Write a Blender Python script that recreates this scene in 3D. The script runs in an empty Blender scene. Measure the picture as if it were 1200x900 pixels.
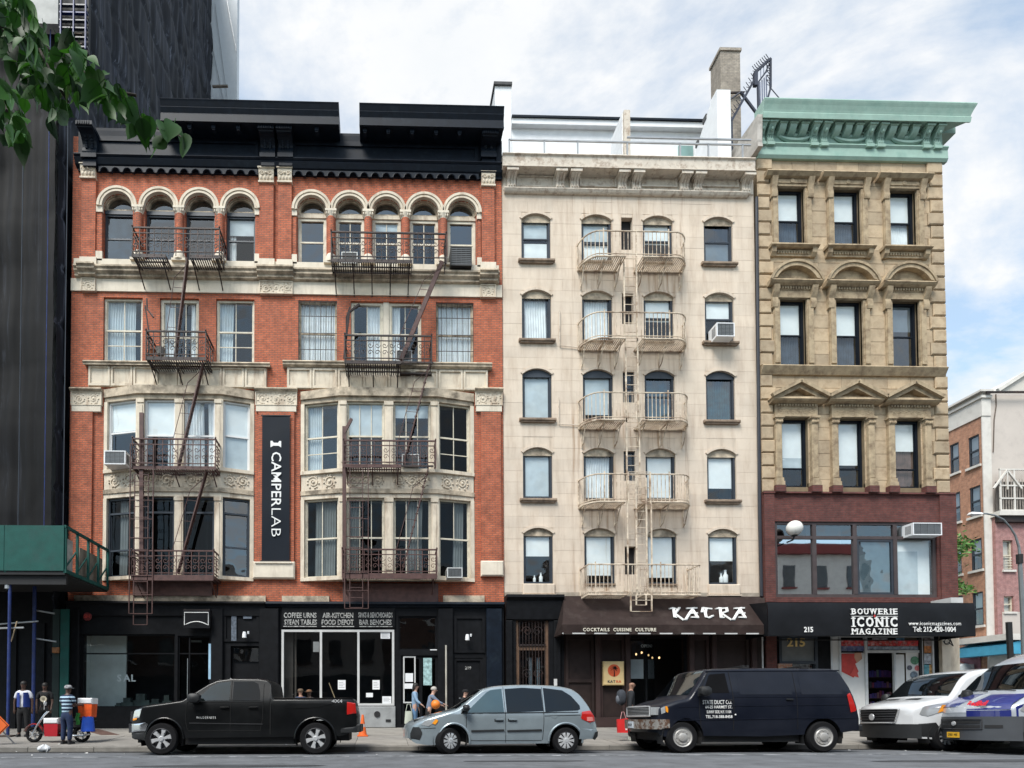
import bpy, math, random
from mathutils import Vector, Matrix
from mathutils.geometry import tessellate_polygon
import numpy as np
R = math.radians
rnd = random.Random(7)
S = bpy.context.scene
COL = S.collection

# ---------------------------------------------------------------- camera
CAM = Vector((0, -23.2, 1.2))
YAW, PITCH, ROLL = 0.026, 0.0251, -0.0017
PPX, PPY, FPX = 467.7, 808.9, 720.0            # principal point and focal length for a 1200 x 900 picture
FW = Vector((math.sin(YAW)*math.cos(PITCH), math.cos(YAW)*math.cos(PITCH), math.sin(PITCH)))
R0 = Vector((math.cos(YAW), -math.sin(YAW), 0)); U0 = R0.cross(FW)
RT = R0*math.cos(ROLL) + U0*math.sin(ROLL); UP = -R0*math.sin(ROLL) + U0*math.cos(ROLL)
cd = bpy.data.cameras.new('camera'); cam = bpy.data.objects.new('camera', cd); COL.objects.link(cam)
m = Matrix.Identity(4)
for i in range(3):
    m[i][0] = RT[i]; m[i][1] = UP[i]; m[i][2] = -FW[i]; m[i][3] = CAM[i]
cam.matrix_world = m
cd.sensor_width = 36; cd.lens = 36*FPX/1200
cd.shift_x = (600-PPX)/1200; cd.shift_y = (PPY-450)/1200
cd.clip_end = 2000
S.camera = cam
def at(px, py, Y=0.0):
    """real place of the point seen at (px, py), at distance Y"""
    d = FW*FPX + RT*(px-PPX) - UP*(py-PPY)
    return CAM + d*((Y-CAM.y)/d.y)
def onz(px, py, z=0.0):
    d = FW*FPX + RT*(px-PPX) - UP*(py-PPY)
    return CAM + d*((z-CAM.z)/d.z)
def X(px, py=400, Y=0.0): return at(px, py, Y).x
def Z(py, px=500, Y=0.0): return at(px, py, Y).z

# ---------------------------------------------------------------- sky and sun
SUN_EL, SUN_AZ = R(54), R(-146)     # azimuth measured from +Y (into the picture) towards +X
wd = bpy.data.worlds.new('World'); S.world = wd; wd.use_nodes = True
nt = wd.node_tree; N = nt.nodes; N.clear(); L = nt.links.new
out = N.new('ShaderNodeOutputWorld'); sky = N.new('ShaderNodeTexSky'); sky.sky_type = 'NISHITA'
sky.sun_disc = False; sky.sun_elevation = SUN_EL; sky.sun_rotation = SUN_AZ
sky.air_density = 1.0; sky.dust_density = 0.8; sky.ozone_density = 1.0
bg = N.new('ShaderNodeBackground'); bg.inputs[1].default_value = 0.155; tn = N.new('ShaderNodeMix'); tn.data_type = 'RGBA'; tn.blend_type = 'MULTIPLY'; tn.inputs[0].default_value = 1; tn.inputs[7].default_value = (.90, 1.06, 1.0, 1); L(sky.outputs[0], tn.inputs[6]); L(tn.outputs[2], bg.inputs[0])
cl = N.new('ShaderNodeBackground'); cl.inputs[1].default_value = 0.57
geo = N.new('ShaderNodeTexCoord')
sep = N.new('ShaderNodeSeparateXYZ'); L(geo.outputs['Generated'], sep.inputs[0])
mz = N.new('ShaderNodeMath'); mz.operation = 'MAXIMUM'; mz.inputs[1].default_value = 0.0; L(sep.outputs[2], mz.inputs[0])
ad = N.new('ShaderNodeMath'); ad.inputs[1].default_value = 0.22; L(mz.outputs[0], ad.inputs[0])
dx = N.new('ShaderNodeMath'); dx.operation = 'DIVIDE'; L(sep.outputs[0], dx.inputs[0]); L(ad.outputs[0], dx.inputs[1])
dy = N.new('ShaderNodeMath'); dy.operation = 'DIVIDE'; L(sep.outputs[1], dy.inputs[0]); L(ad.outputs[0], dy.inputs[1])
cb = N.new('ShaderNodeCombineXYZ'); L(dx.outputs[0], cb.inputs[0]); L(dy.outputs[0], cb.inputs[1])
mp = N.new('ShaderNodeMapping'); L(cb.outputs[0], mp.inputs[0]); mp.inputs['Location'].default_value = (2.43, 7.6, 0); mp.inputs['Scale'].default_value = (1.0, 1.5, 1)
mp.inputs['Rotation'].default_value = (0, 0, 0.45)
n1 = N.new('ShaderNodeTexNoise'); n1.inputs['Scale'].default_value = 1.5; n1.inputs['Detail'].default_value = 9; n1.inputs['Roughness'].default_value = 0.62; n1.inputs['Distortion'].default_value = 0.5
L(mp.outputs[0], n1.inputs['Vector'])
n2 = N.new('ShaderNodeTexNoise'); n2.inputs['Scale'].default_value = 6.0; n2.inputs['Detail'].default_value = 8; n2.inputs['Roughness'].default_value = 0.6
L(mp.outputs[0], n2.inputs['Vector'])
mx = N.new('ShaderNodeMath'); mx.operation = 'MULTIPLY_ADD'; mx.inputs[1].default_value = 0.28; L(n2.outputs[0], mx.inputs[0]); L(n1.outputs[0], mx.inputs[2])
cr = N.new('ShaderNodeValToRGB'); cr.color_ramp.elements[0].position = 0.575; cr.color_ramp.elements[1].position = 0.76
cr.color_ramp.elements[0].color = (0.34, 0.34, 0.34, 1)
L(mx.outputs[0], cr.inputs[0])
cc = N.new('ShaderNodeValToRGB'); cc.color_ramp.elements[0].position = 0.35; cc.color_ramp.elements[1].position = 0.65
cc.color_ramp.elements[0].color = (0.90, 0.93, 0.96, 1); cc.color_ramp.elements[1].color = (0.98, 0.99, 1, 1)
L(n2.outputs[0], cc.inputs[0]); L(cc.outputs[0], cl.inputs[0])
mixs = N.new('ShaderNodeMixShader'); L(cr.outputs[0], mixs.inputs[0]); L(bg.outputs[0], mixs.inputs[1]); L(cl.outputs[0], mixs.inputs[2])
L(mixs.outputs[0], out.inputs[0])
sl = bpy.data.lights.new('sun', 'SUN'); sl.energy = 2.5; sl.angle = R(26); sl.color = (1.0, 0.965, 0.91)
so = bpy.data.objects.new('sun', sl); COL.objects.link(so)
sd = Vector((math.sin(SUN_AZ)*math.cos(SUN_EL), math.cos(SUN_AZ)*math.cos(SUN_EL), math.sin(SUN_EL)))
so.rotation_euler = (-sd).to_track_quat('-Z', 'Y').to_euler()
S.view_settings.view_transform = 'Standard'; S.view_settings.look = 'None'; S.view_settings.exposure = 0.85; S.view_settings.gamma = 1
try:
    S.cycles.use_denoising = True; S.cycles.max_bounces = 6; S.cycles.transparent_max_bounces = 12
    S.cycles.diffuse_bounces = 3; S.cycles.glossy_bounces = 3; S.cycles.caustics_reflective = False; S.cycles.caustics_refractive = False
except Exception: pass

# ---------------------------------------------------------------- materials
MATS = {}
def _bs(name):
    m = bpy.data.materials.new(name); m.use_nodes = True
    return m, m.node_tree.nodes, m.node_tree.links.new, m.node_tree.nodes['Principled BSDF']
def _ramp(N, stops):
    r = N.new('ShaderNodeValToRGB'); e = r.color_ramp.elements
    while len(e) < len(stops): e.new(0.5)
    for k, (p, c) in enumerate(stops): e[k].position = p; e[k].color = (*c, 1)
    return r
def mixc(N, L, fac, a, b, mode='MIX'):
    m = N.new('ShaderNodeMix'); m.data_type = 'RGBA'; m.blend_type = mode
    for s, v in ((0, fac), (6, a), (7, b)):
        if isinstance(v, (int, float)): m.inputs[s].default_value = v
        elif isinstance(v, tuple): m.inputs[s].default_value = (*v, 1)
        else: L(v, m.inputs[s])
    return m.outputs[2]
def mat(name, col, rough=0.7, metal=0.0, var=0.15, scale=3.0, bump=0.0, bscale=30.0, dirt=0.0, dcol=(0.1, 0.08, 0.06), streak=False, coat=0.0, spec=0.5, objvar=0.0, emit=0.0, dscale=1.3, dpos=(0.5,0.68)):
    """painted / plain surface with gentle mottling, optional grime and relief"""
    if name in MATS: return MATS[name]
    m, N, L, b = _bs(name)
    tc = N.new('ShaderNodeTexCoord'); no = N.new('ShaderNodeTexNoise'); no.inputs['Scale'].default_value = scale; no.inputs['Detail'].default_value = 7
    L(tc.outputs['Object'], no.inputs['Vector'])
    lo = tuple(max(0, c*(1-var)) for c in col); hi = tuple(min(1, c*(1+var)) for c in col)
    r = _ramp(N, [(0.3, lo), (0.7, hi)]); L(no.outputs[0], r.inputs[0]); c = r.outputs[0]
    if dirt > 0:
        mp = N.new('ShaderNodeMapping'); L(tc.outputs['Object'], mp.inputs[0])
        mp.inputs['Scale'].default_value = (1.6, 1.6, 0.3) if streak else (1, 1, 1)
        nd = N.new('ShaderNodeTexNoise'); nd.inputs['Scale'].default_value = dscale*1.6; nd.inputs['Detail'].default_value = 9; nd.inputs['Roughness'].default_value = 0.68
        L(mp.outputs[0], nd.inputs['Vector'])
        rd = _ramp(N, [(dpos[0], (0, 0, 0)), (dpos[1], (dirt, dirt, dirt))]); L(nd.outputs[0], rd.inputs[0])
        c = mixc(N, L, rd.outputs[0], c, dcol)
    if objvar > 0:
        oi = N.new('ShaderNodeObjectInfo'); rr = _ramp(N, [(0, (1-objvar,)*3), (1, (1+objvar*.6, 1+objvar*.5, 1+objvar*.3))]); L(oi.outputs['Random'], rr.inputs[0])
        c = mixc(N, L, 1.0, c, rr.outputs[0], 'MULTIPLY')
    L(c, b.inputs['Base Color'])
    b.inputs['Roughness'].default_value = rough; b.inputs['Metallic'].default_value = metal; b.inputs['Specular IOR Level'].default_value = spec
    if coat: b.inputs['Coat Weight'].default_value = coat; b.inputs['Coat Roughness'].default_value = 0.04
    if bump > 0:
        nb = N.new('ShaderNodeTexNoise'); nb.inputs['Scale'].default_value = bscale; nb.inputs['Detail'].default_value = 4; L(tc.outputs['Object'], nb.inputs['Vector'])
        bp = N.new('ShaderNodeBump'); bp.inputs['Strength'].default_value = bump; bp.inputs['Distance'].default_value = 0.02; L(nb.outputs[0], bp.inputs['Height']); L(bp.outputs[0], b.inputs['Normal'])
    if emit: b.inputs['Emission Color'].default_value = (*col, 1); b.inputs['Emission Strength'].default_value = emit
    MATS[name] = m; return m
def brick(name, c1, c2, mortar, w=0.21, h=0.07, ms=0.012, dirt=0.25, dcol=(0.12, 0.06, 0.045), bump=0.6, var=0.3):
    if name in MATS: return MATS[name]
    m, N, L, b = _bs(name)
    tc = N.new('ShaderNodeTexCoord'); sp = N.new('ShaderNodeSeparateXYZ'); L(tc.outputs['Object'], sp.inputs[0])
    a = N.new('ShaderNodeMath'); L(sp.outputs[0], a.inputs[0]); L(sp.outputs[1], a.inputs[1])
    cx = N.new('ShaderNodeCombineXYZ'); L(a.outputs[0], cx.inputs[0]); L(sp.outputs[2], cx.inputs[1])
    bt = N.new('ShaderNodeTexBrick'); L(cx.outputs[0], bt.inputs['Vector'])
    bt.inputs['Color1'].default_value = (*c1, 1); bt.inputs['Color2'].default_value = (*c2, 1); bt.inputs['Mortar'].default_value = (*mortar, 1)
    bt.inputs['Scale'].default_value = 1.0; bt.inputs['Brick Width'].default_value = w; bt.inputs['Row Height'].default_value = h
    bt.inputs['Mortar Size'].default_value = ms; bt.inputs['Mortar Smooth'].default_value = 0.3; bt.inputs['Bias'].default_value = -0.1
    n = N.new('ShaderNodeTexNoise'); n.inputs['Scale'].default_value = 0.9; n.inputs['Detail'].default_value = 8; n.inputs['Roughness'].default_value = 0.65; L(tc.outputs['Object'], n.inputs['Vector'])
    r = _ramp(N, [(0.42, (0, 0, 0)), (0.72, (dirt,)*3)]); L(n.outputs[0], r.inputs[0])
    c = mixc(N, L, r.outputs[0], bt.outputs[0], dcol)
    n2 = N.new('ShaderNodeTexNoise'); n2.inputs['Scale'].default_value = 5; n2.inputs['Detail'].default_value = 5; L(tc.outputs['Object'], n2.inputs['Vector'])
    r2 = _ramp(N, [(0.3, (1-var,)*3), (0.7, (1+var*.5,)*3)]); L(n2.outputs[0], r2.inputs[0])
    c = mixc(N, L, 1.0, c, r2.outputs[0], 'MULTIPLY')
    L(c, b.inputs['Base Color']); b.inputs['Roughness'].default_value = 0.85
    bp = N.new('ShaderNodeBump'); bp.inputs['Strength'].default_value = bump; bp.inputs['Distance'].default_value = 0.01; bp.invert = True
    L(bt.outputs['Fac'], bp.inputs['Height']); L(bp.outputs[0], b.inputs['Normal'])
    MATS[name] = m; return m
def glass(name, tint=(0.93, 0.97, 0.97), refl=0.2, rough=0.02, wav=0.4):
    if name in MATS: return MATS[name]
    m, N, L, b = _bs(name); N.remove(b); o = N['Material Output']
    tr = N.new('ShaderNodeBsdfTransparent'); tr.inputs[0].default_value = (*tint, 1)
    gl = N.new('ShaderNodeBsdfGlossy'); gl.inputs['Roughness'].default_value = rough; gl.inputs[0].default_value = (0.93, 0.97, 1, 1)
    lw = N.new('ShaderNodeLayerWeight'); lw.inputs[0].default_value = 0.5; fr = N.new('ShaderNodeMath'); fr.operation = 'POWER'; fr.inputs[1].default_value = 4.0; L(lw.outputs['Facing'], fr.inputs[0])
    ma = N.new('ShaderNodeMath'); ma.operation = 'MULTIPLY_ADD'; ma.inputs[1].default_value = 0.8; ma.inputs[2].default_value = refl; ma.use_clamp = True
    L(fr.outputs[0], ma.inputs[0])
    mx = N.new('ShaderNodeMixShader'); L(ma.outputs[0], mx.inputs[0]); L(tr.outputs[0], mx.inputs[1]); L(gl.outputs[0], mx.inputs[2]); L(mx.outputs[0], o.inputs[0])
    if wav:
        tc = N.new('ShaderNodeTexCoord'); n = N.new('ShaderNodeTexNoise'); n.inputs['Scale'].default_value = 1.3; n.inputs['Detail'].default_value = 1; L(tc.outputs['Object'], n.inputs['Vector'])
        bp = N.new('ShaderNodeBump'); bp.inputs['Strength'].default_value = wav; bp.inputs['Distance'].default_value = 0.04; L(n.outputs[0], bp.inputs['Height']); L(bp.outputs[0], gl.inputs['Normal'])
    MATS[name] = m; return m

# ---------------------------------------------------------------- object helpers
ORG = {}
def thing(name, label, cat, loc=(0, 0, 0), rz=0.0, group=None):
    o = bpy.data.objects.new(name, None); COL.objects.link(o); o.location = loc; o.rotation_euler = (0, 0, rz)
    o.empty_display_size = 0.3; o['label'] = label; o['category'] = cat
    if group: o['group'] = group
    ORG[o] = Vector(loc); return o
def tag(o, label, cat, group=None):
    o['label'] = label; o['category'] = cat
    if group: o['group'] = group
    return o
class MB:
    def __init__(s): s.v = []; s.f = []
    def add(s, vs, fs):
        n = len(s.v); s.v += [tuple(v) for v in vs]; s.f += [tuple(n+i for i in f) for f in fs]; return s
    def box(s, x0, x1, y0, y1, z0, z1):
        return s.add([(x0,y0,z0),(x1,y0,z0),(x1,y1,z0),(x0,y1,z0),(x0,y0,z1),(x1,y0,z1),(x1,y1,z1),(x0,y1,z1)],
                     [(0,3,2,1),(4,5,6,7),(0,1,5,4),(1,2,6,5),(2,3,7,6),(3,0,4,7)])
    def cbox(s, x0, x1, y0, y1, z0, z1, c=0.01):
        """box with chamfered front (-Y) face"""
        c = min(c, (x1-x0)*.4, (z1-z0)*.4)
        return s.add([(x0,y0+c,z0),(x1,y0+c,z0),(x1,y0+c,z1),(x0,y0+c,z1),(x0+c,y0,z0+c),(x1-c,y0,z0+c),(x1-c,y0,z1-c),(x0+c,y0,z1-c),(x0,y1,z0),(x1,y1,z0),(x1,y1,z1),(x0,y1,z1)],
                     [(4,5,6,7),(0,1,5,4),(1,2,6,5),(2,3,7,6),(3,0,4,7),(8,9,1,0),(9,10,2,1),(10,11,3,2),(11,8,0,3),(8,11,10,9)])
    def prism(s, loops, y0, y1, axis='Y'):
        """outline (x,z) with optional holes, extruded y0..y1"""
        if not isinstance(loops[0][0], (tuple, list)): loops = [loops]
        tri = tessellate_polygon([[Vector((a, b, 0)) for a, b in l] for l in loops])
        P = [p for l in loops for p in l]; n = len(P)
        f3 = (lambda a, b, y: (a, y, b)) if axis == 'Y' else ((lambda a, b, y: (y, a, b)) if axis == 'X' else (lambda a, b, y: (a, b, y)))
        vs = [f3(a, b, y0) for a, b in P] + [f3(a, b, y1) for a, b in P]
        fs = [tuple(t) for t in tri] + [tuple(n+i for i in reversed(t)) for t in tri]
        k = 0
        for l in loops:
            q = len(l)
            for i in range(q): fs.append((k+i, k+(i+1) % q, n+k+(i+1) % q, n+k+i))
            k += q
        return s.add(vs, fs)
    def tube(s, pts, r, n=6, closed=False):
        pts = [Vector(p) for p in pts]; rs = r if isinstance(r, (list, tuple)) else [r]*len(pts); vs = []; fs = []; m = len(pts); up = None
        for i, p in enumerate(pts):
            a = pts[(i-1) % m] if (i or closed) else p; b = pts[(i+1) % m] if (i < m-1 or closed) else p
            d = (b-a).normalized()
            if up is None: up = Vector((0, 0, 1)) if abs(d.z) < 0.9 else Vector((0, 1, 0))
            u = d.cross(up)
            if u.length < 1e-4: u = d.cross(Vector((1, 0, 0)))
            u.normalize(); w = u.cross(d); up = w
            for k in range(n):
                t = 2*math.pi*(k+.5)/n; vs.append(p+(u*math.cos(t)+w*math.sin(t))*rs[i])
        for i in range(m if closed else m-1):
            j = (i+1) % m
            for k in range(n): fs.append((i*n+k, i*n+(k+1) % n, j*n+(k+1) % n, j*n+k))
        if not closed: fs.append(tuple(range(n-1, -1, -1))); fs.append(tuple((m-1)*n+k for k in range(n)))
        return s.add(vs, fs)
    def bar(s, a, b, w, h=None):
        """flat or square bar from a to b"""
        a = Vector(a); b = Vector(b); h = h or w; d = (b-a).normalized()
        up = Vector((0, 0, 1)) if abs(d.z) < 0.95 else Vector((0, 1, 0)); u = d.cross(up).normalized()*(w/2); k = u.cross(d).normalized()*(h/2)
        vs = [p+i*u+j*k for p in (a, b) for i, j in ((-1, -1), (1, -1), (1, 1), (-1, 1))]
        return s.add(vs, [(3,2,1,0),(4,5,6,7),(0,1,5,4),(1,2,6,5),(2,3,7,6),(3,0,4,7)])
    def lathe(s, prof, c=(0, 0, 0), axis='Z', n=24, caps=True):
        c = Vector(c); vs = []; fs = []; m = len(prof)
        for r, h in prof:
            for k in range(n):
                t = 2*math.pi*k/n; a, b = r*math.cos(t), r*math.sin(t)
                vs.append(c+Vector((a, b, h) if axis == 'Z' else (a, h, b) if axis == 'Y' else (h, a, b)))
        for i in range(m-1):
            for k in range(n): fs.append((i*n+k, i*n+(k+1) % n, (i+1)*n+(k+1) % n, (i+1)*n+k))
        if caps: fs.append(tuple(range(n-1, -1, -1))); fs.append(tuple((m-1)*n+k for k in range(n)))
        return s.add(vs, fs)
    def mould(s, prof, x0, x1, e0=0.0, e1=0.0):
        """moulding: closed profile [(y,z)] run from x0 to x1; e0/e1 mitre the ends outwards (as y goes negative)"""
        n = len(prof); vs = [(x0+y*e0, y, z) for y, z in prof] + [(x1-y*e1, y, z) for y, z in prof]
        fs = [(i, (i+1) % n, n+(i+1) % n, n+i) for i in range(n)]
        tri = tessellate_polygon([[Vector((a, b, 0)) for a, b in prof]])
        fs += [tuple(t) for t in tri] + [tuple(n+i for i in reversed(t)) for t in tri]
        return s.add(vs, fs)
    def grid(s, fn, nu, nv):
        vs = [fn(i/nu, j/nv) for j in range(nv+1) for i in range(nu+1)]
        return s.add(vs, [(j*(nu+1)+i, j*(nu+1)+i+1, (j+1)*(nu+1)+i+1, (j+1)*(nu+1)+i) for j in range(nv) for i in range(nu)])
    def mesh(s, name, m, smooth=0, off=Vector((0, 0, 0))):
        me = bpy.data.meshes.new(name); me.from_pydata([(v[0]-off[0], v[1]-off[1], v[2]-off[2]) for v in s.v], [], s.f)
        if m: me.materials.append(m)
        import bmesh
        bm = bmesh.new(); bm.from_mesh(me); bmesh.ops.recalc_face_normals(bm, faces=bm.faces); bm.to_mesh(me); bm.free()
        if smooth:
            me.polygons.foreach_set('use_smooth', [True]*len(me.polygons))
            try: me.set_sharp_from_angle(angle=R(smooth))
            except Exception: pass
        me.update(); return me
    def put(s, name, m, parent=None, smooth=0, label=None, local=False, kind=None):
        off = Vector((0, 0, 0)) if (local or parent is None) else ORG.get(parent, Vector((0, 0, 0)))
        o = bpy.data.objects.new(name, s.mesh(name, m, smooth, off)); COL.objects.link(o)
        if parent is not None: o.parent = parent; ORG[o] = off
        if label: o['label'] = label
        if kind: o['kind'] = kind
        return o
def B(name, m, parent, x0, x1, y0, y1, z0, z1, **k): return MB().box(x0, x1, y0, y1, z0, z1).put(name, m, parent, **k)
def inst(src, parent, loc, name=None, rot=None, scale=None):
    o = src.copy(); o.name = name or src.name.split('.')[0]; COL.objects.link(o); o.parent = parent; o.location = loc
    if rot is not None: o.rotation_euler = rot
    if scale is not None: o.scale = scale
    return o
def clone(root, loc, rz=None, label=None, **kw):
    """copy of a thing with its parts and sub-parts"""
    c = root.copy(); COL.objects.link(c); c.location = loc
    if rz is not None: c.rotation_euler = (0, 0, rz)
    if label: c['label'] = label
    ORG[c] = Vector(loc)
    for ch in list(root.children):
        d = ch.copy(); COL.objects.link(d); d.parent = c
        for g in list(ch.children):
            h = g.copy(); COL.objects.link(h); h.parent = d
    return c
def arc(cx, cz, r, a0, a1, n, rz=None):
    rz = rz or r
    return [(cx+r*math.cos(R(a0+(a1-a0)*i/n)), cz+rz*math.sin(R(a0+(a1-a0)*i/n))) for i in range(n+1)]
def archloop(x0, x1, z0, z1, rise, n=8):
    """opening outline with an arched head: z1 is the crown, rise the arch height"""
    if rise <= 0: return [(x0, z0), (x1, z0), (x1, z1), (x0, z1)]
    w = (x1-x0)/2; cx = (x0+x1)/2; r = (w*w+rise*rise)/(2*rise); cz = z1-r; a = math.degrees(math.asin(min(1, w/r)))
    if rise > w*0.999: a = 90
    return [(x0, z0), (x1, z0)] + arc(cx, cz, r, 90-a, 90+a, n)
def text_mesh(txt, size, depth=0.01, bold=0.0, sx=1.0, spacing=1.0, shear=0.0):
    cu = bpy.data.curves.new('text', 'FONT'); cu.body = txt; cu.size = size; cu.extrude = depth; cu.offset = bold; cu.align_x = 'CENTER'; cu.align_y = 'CENTER'
    cu.space_character = spacing; cu.shear = shear; cu.resolution_u = 2
    o = bpy.data.objects.new('text', cu); COL.objects.link(o); dg = bpy.context.evaluated_depsgraph_get()
    me = bpy.data.meshes.new_from_object(o.evaluated_get(dg)); bpy.data.objects.remove(o); bpy.data.curves.remove(cu)
    if sx != 1: me.transform(Matrix.Diagonal((sx, 1, 1, 1)))
    return me
def text(name, txt, m, parent, loc, size, rot=(R(90), 0, 0), depth=0.008, bold=0.0, sx=1.0, spacing=1.0, fit=None, local=False, label=None):
    me = text_mesh(txt, size, depth, bold, 1.0, spacing); me.name = name
    if fit:
        xs = [v.co.x for v in me.vertices]; w = max(xs)-min(xs); sx = fit/w
        me.transform(Matrix.Translation((-(max(xs)+min(xs))/2, 0, 0)))
    if sx != 1: me.transform(Matrix.Diagonal((sx, 1, 1, 1)))
    me.materials.clear(); me.materials.append(m)
    o = bpy.data.objects.new(name, me); COL.objects.link(o); o.parent = parent
    off = Vector((0, 0, 0)) if (local or parent is None) else ORG.get(parent, Vector((0, 0, 0)))
    o.location = Vector(loc)-off; o.rotation_euler = rot
    if label: o['label'] = label
    return o

# ---------------------------------------------------------------- palette
M_stone = mat('cream_painted_stone', (0.66, 0.575, 0.455), 0.8, var=0.12, scale=2.5, bump=0.25, bscale=14, dirt=0.7, dcol=(0.22, 0.125, 0.065), streak=True, dpos=(0.5, 0.72))
M_stoneclean = mat('white_painted_stone', (0.69, 0.615, 0.50), 0.8, var=0.10, scale=2.5, bump=0.2, bscale=14, dirt=0.45, dcol=(0.30, 0.22, 0.15), streak=True, dpos=(0.52, 0.75))
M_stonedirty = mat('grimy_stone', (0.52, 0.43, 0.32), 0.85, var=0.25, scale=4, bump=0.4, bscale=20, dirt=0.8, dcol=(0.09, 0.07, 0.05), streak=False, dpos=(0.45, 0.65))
M_brick = brick('orange_red_brick', (0.58, 0.150, 0.064), (0.48, 0.112, 0.048), (0.21, 0.11, 0.08), dirt=0.35)
M_brick2 = brick('dark_red_brick', (0.15, 0.043, 0.034), (0.11, 0.03, 0.026), (0.10, 0.05, 0.042), dirt=0.3, dcol=(0.06, 0.03, 0.03))
M_navy = mat('navy_painted_metal', (0.0045, 0.0085, 0.016), 0.5, spec=0.2, var=0.25, scale=5, dirt=0.35, dcol=(0.03, 0.045, 0.06), dpos=(0.55, 0.75))
M_black = mat('black_painted_wood', (0.006, 0.0065, 0.008), 0.6, var=0.3, scale=5, dirt=0.2, dcol=(0.03, 0.03, 0.035), dpos=(0.55, 0.8), spec=0.15)
M_dkfr = mat('dark_blue_grey_frame', (0.028, 0.036, 0.048), 0.45, var=0.2)
M_ltfr = mat('cream_window_frame', (0.66, 0.60, 0.48), 0.6, var=0.12, scale=6, dirt=0.5, dcol=(0.25, 0.2, 0.15))
M_wtfr = mat('white_window_frame', (0.75, 0.75, 0.74), 0.5, var=0.06)
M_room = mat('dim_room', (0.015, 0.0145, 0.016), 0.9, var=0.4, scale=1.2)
M_blind = mat('white_blind', (0.84, 0.85, 0.85), 0.85, var=0.05)
M_blindg = mat('grey_blind', (0.52, 0.57, 0.60), 0.85, var=0.1)
M_curt = mat('white_curtain', (0.80, 0.81, 0.82), 0.9, var=0.1)
M_glass = glass('window_glass', refl=0.08)
M_glassd = glass('dim_glass', tint=(0.4, 0.43, 0.43), refl=0.02)
M_glassb = glass('bright_glass', tint=(0.5, 0.55, 0.58), refl=0.15, wav=0.4)
M_mirr = glass('mirroring_glass', tint=(0.3, 0.33, 0.35), refl=0.62, wav=0.02)
M_iron = mat('dark_brown_iron', (0.020, 0.012, 0.011), 0.6, var=0.35, scale=6, dirt=0.4, dcol=(0.13, 0.06, 0.04))
M_ironb = mat('brown_painted_iron', (0.085, 0.040, 0.034), 0.6, var=0.3, scale=5, dirt=0.4, dcol=(0.06, 0.03, 0.025))
M_ironc = mat('cream_painted_iron', (0.64, 0.54, 0.42), 0.65, var=0.25, scale=5, dirt=0.75, dcol=(0.17, 0.085, 0.04), dpos=(0.48, 0.62))
M_roof = mat('roof_felt', (0.07, 0.07, 0.072), 0.95, var=0.3)
M_white = mat('white_paint', (0.78, 0.79, 0.80), 0.7, var=0.05, dirt=0.15, dcol=(0.5, 0.5, 0.5))
M_dark = mat('black_rubber', (0.012, 0.012, 0.013), 0.75)
M_steel = mat('steel', (0.45, 0.46, 0.47), 0.35, metal=0.9, var=0.1)
M_chrome = mat('chrome', (0.75, 0.76, 0.77), 0.18, metal=1.0, var=0.03)
M_letw = mat('white_lettering', (0.80, 0.80, 0.78), 0.6, var=0.03)
# ================================================================ ground
CURB = -5.95
M_asph = mat('asphalt', (0.125, 0.132, 0.143), 0.9, var=0.22, scale=1.3, bump=0.5, bscale=60, dirt=0.5, dcol=(0.045, 0.047, 0.05), dpos=(0.5, 0.7))
M_conc = mat('pavement_concrete', (0.25, 0.235, 0.215), 0.9, var=0.15, scale=1.6, bump=0.2, bscale=30, dirt=0.55, dcol=(0.14, 0.13, 0.12), objvar=0.16)
M_joint = mat('joint_dirt', (0.10, 0.095, 0.09), 0.95)
M_kerb = mat('kerb_stone', (0.20, 0.19, 0.175), 0.85, var=0.2, scale=4, objvar=0.15)
M_paint = mat('worn_road_paint', (0.42, 0.43, 0.44), 0.8, var=0.3, scale=3, dirt=0.9, dcol=(0.10, 0.105, 0.11), dpos=(0.42, 0.55))
def gz(y):
    """height of the pavement at distance y"""
    return 0.38 if y >= 0 else 0.38 + (0.38-0.07)*y/(-CURB)
XL, XR = -60.0, 120.0
g = MB(); prof = [(CURB, -0.06), (-8.1, 0.0), (-17, 0.10), (-27.0, -0.05)]
g.grid(lambda u, v: (XL+(XR-XL)*u, *( lambda t: (prof[int(min(t, 2.999))][0]+(prof[min(int(t)+1, 3)][0]-prof[int(min(t, 2.999))][0])*(t-int(min(t, 2.999))), prof[int(min(t, 2.999))][1]+(prof[min(int(t)+1, 3)][1]-prof[int(min(t, 2.999))][1])*(t-int(min(t, 2.999)))))(v*3)), 60, 3)
g.put('road', M_asph, kind='structure')
MB().box(-700, 700, -700, 700, -0.6, -0.5).put('ground', M_asph, kind='structure')
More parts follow.
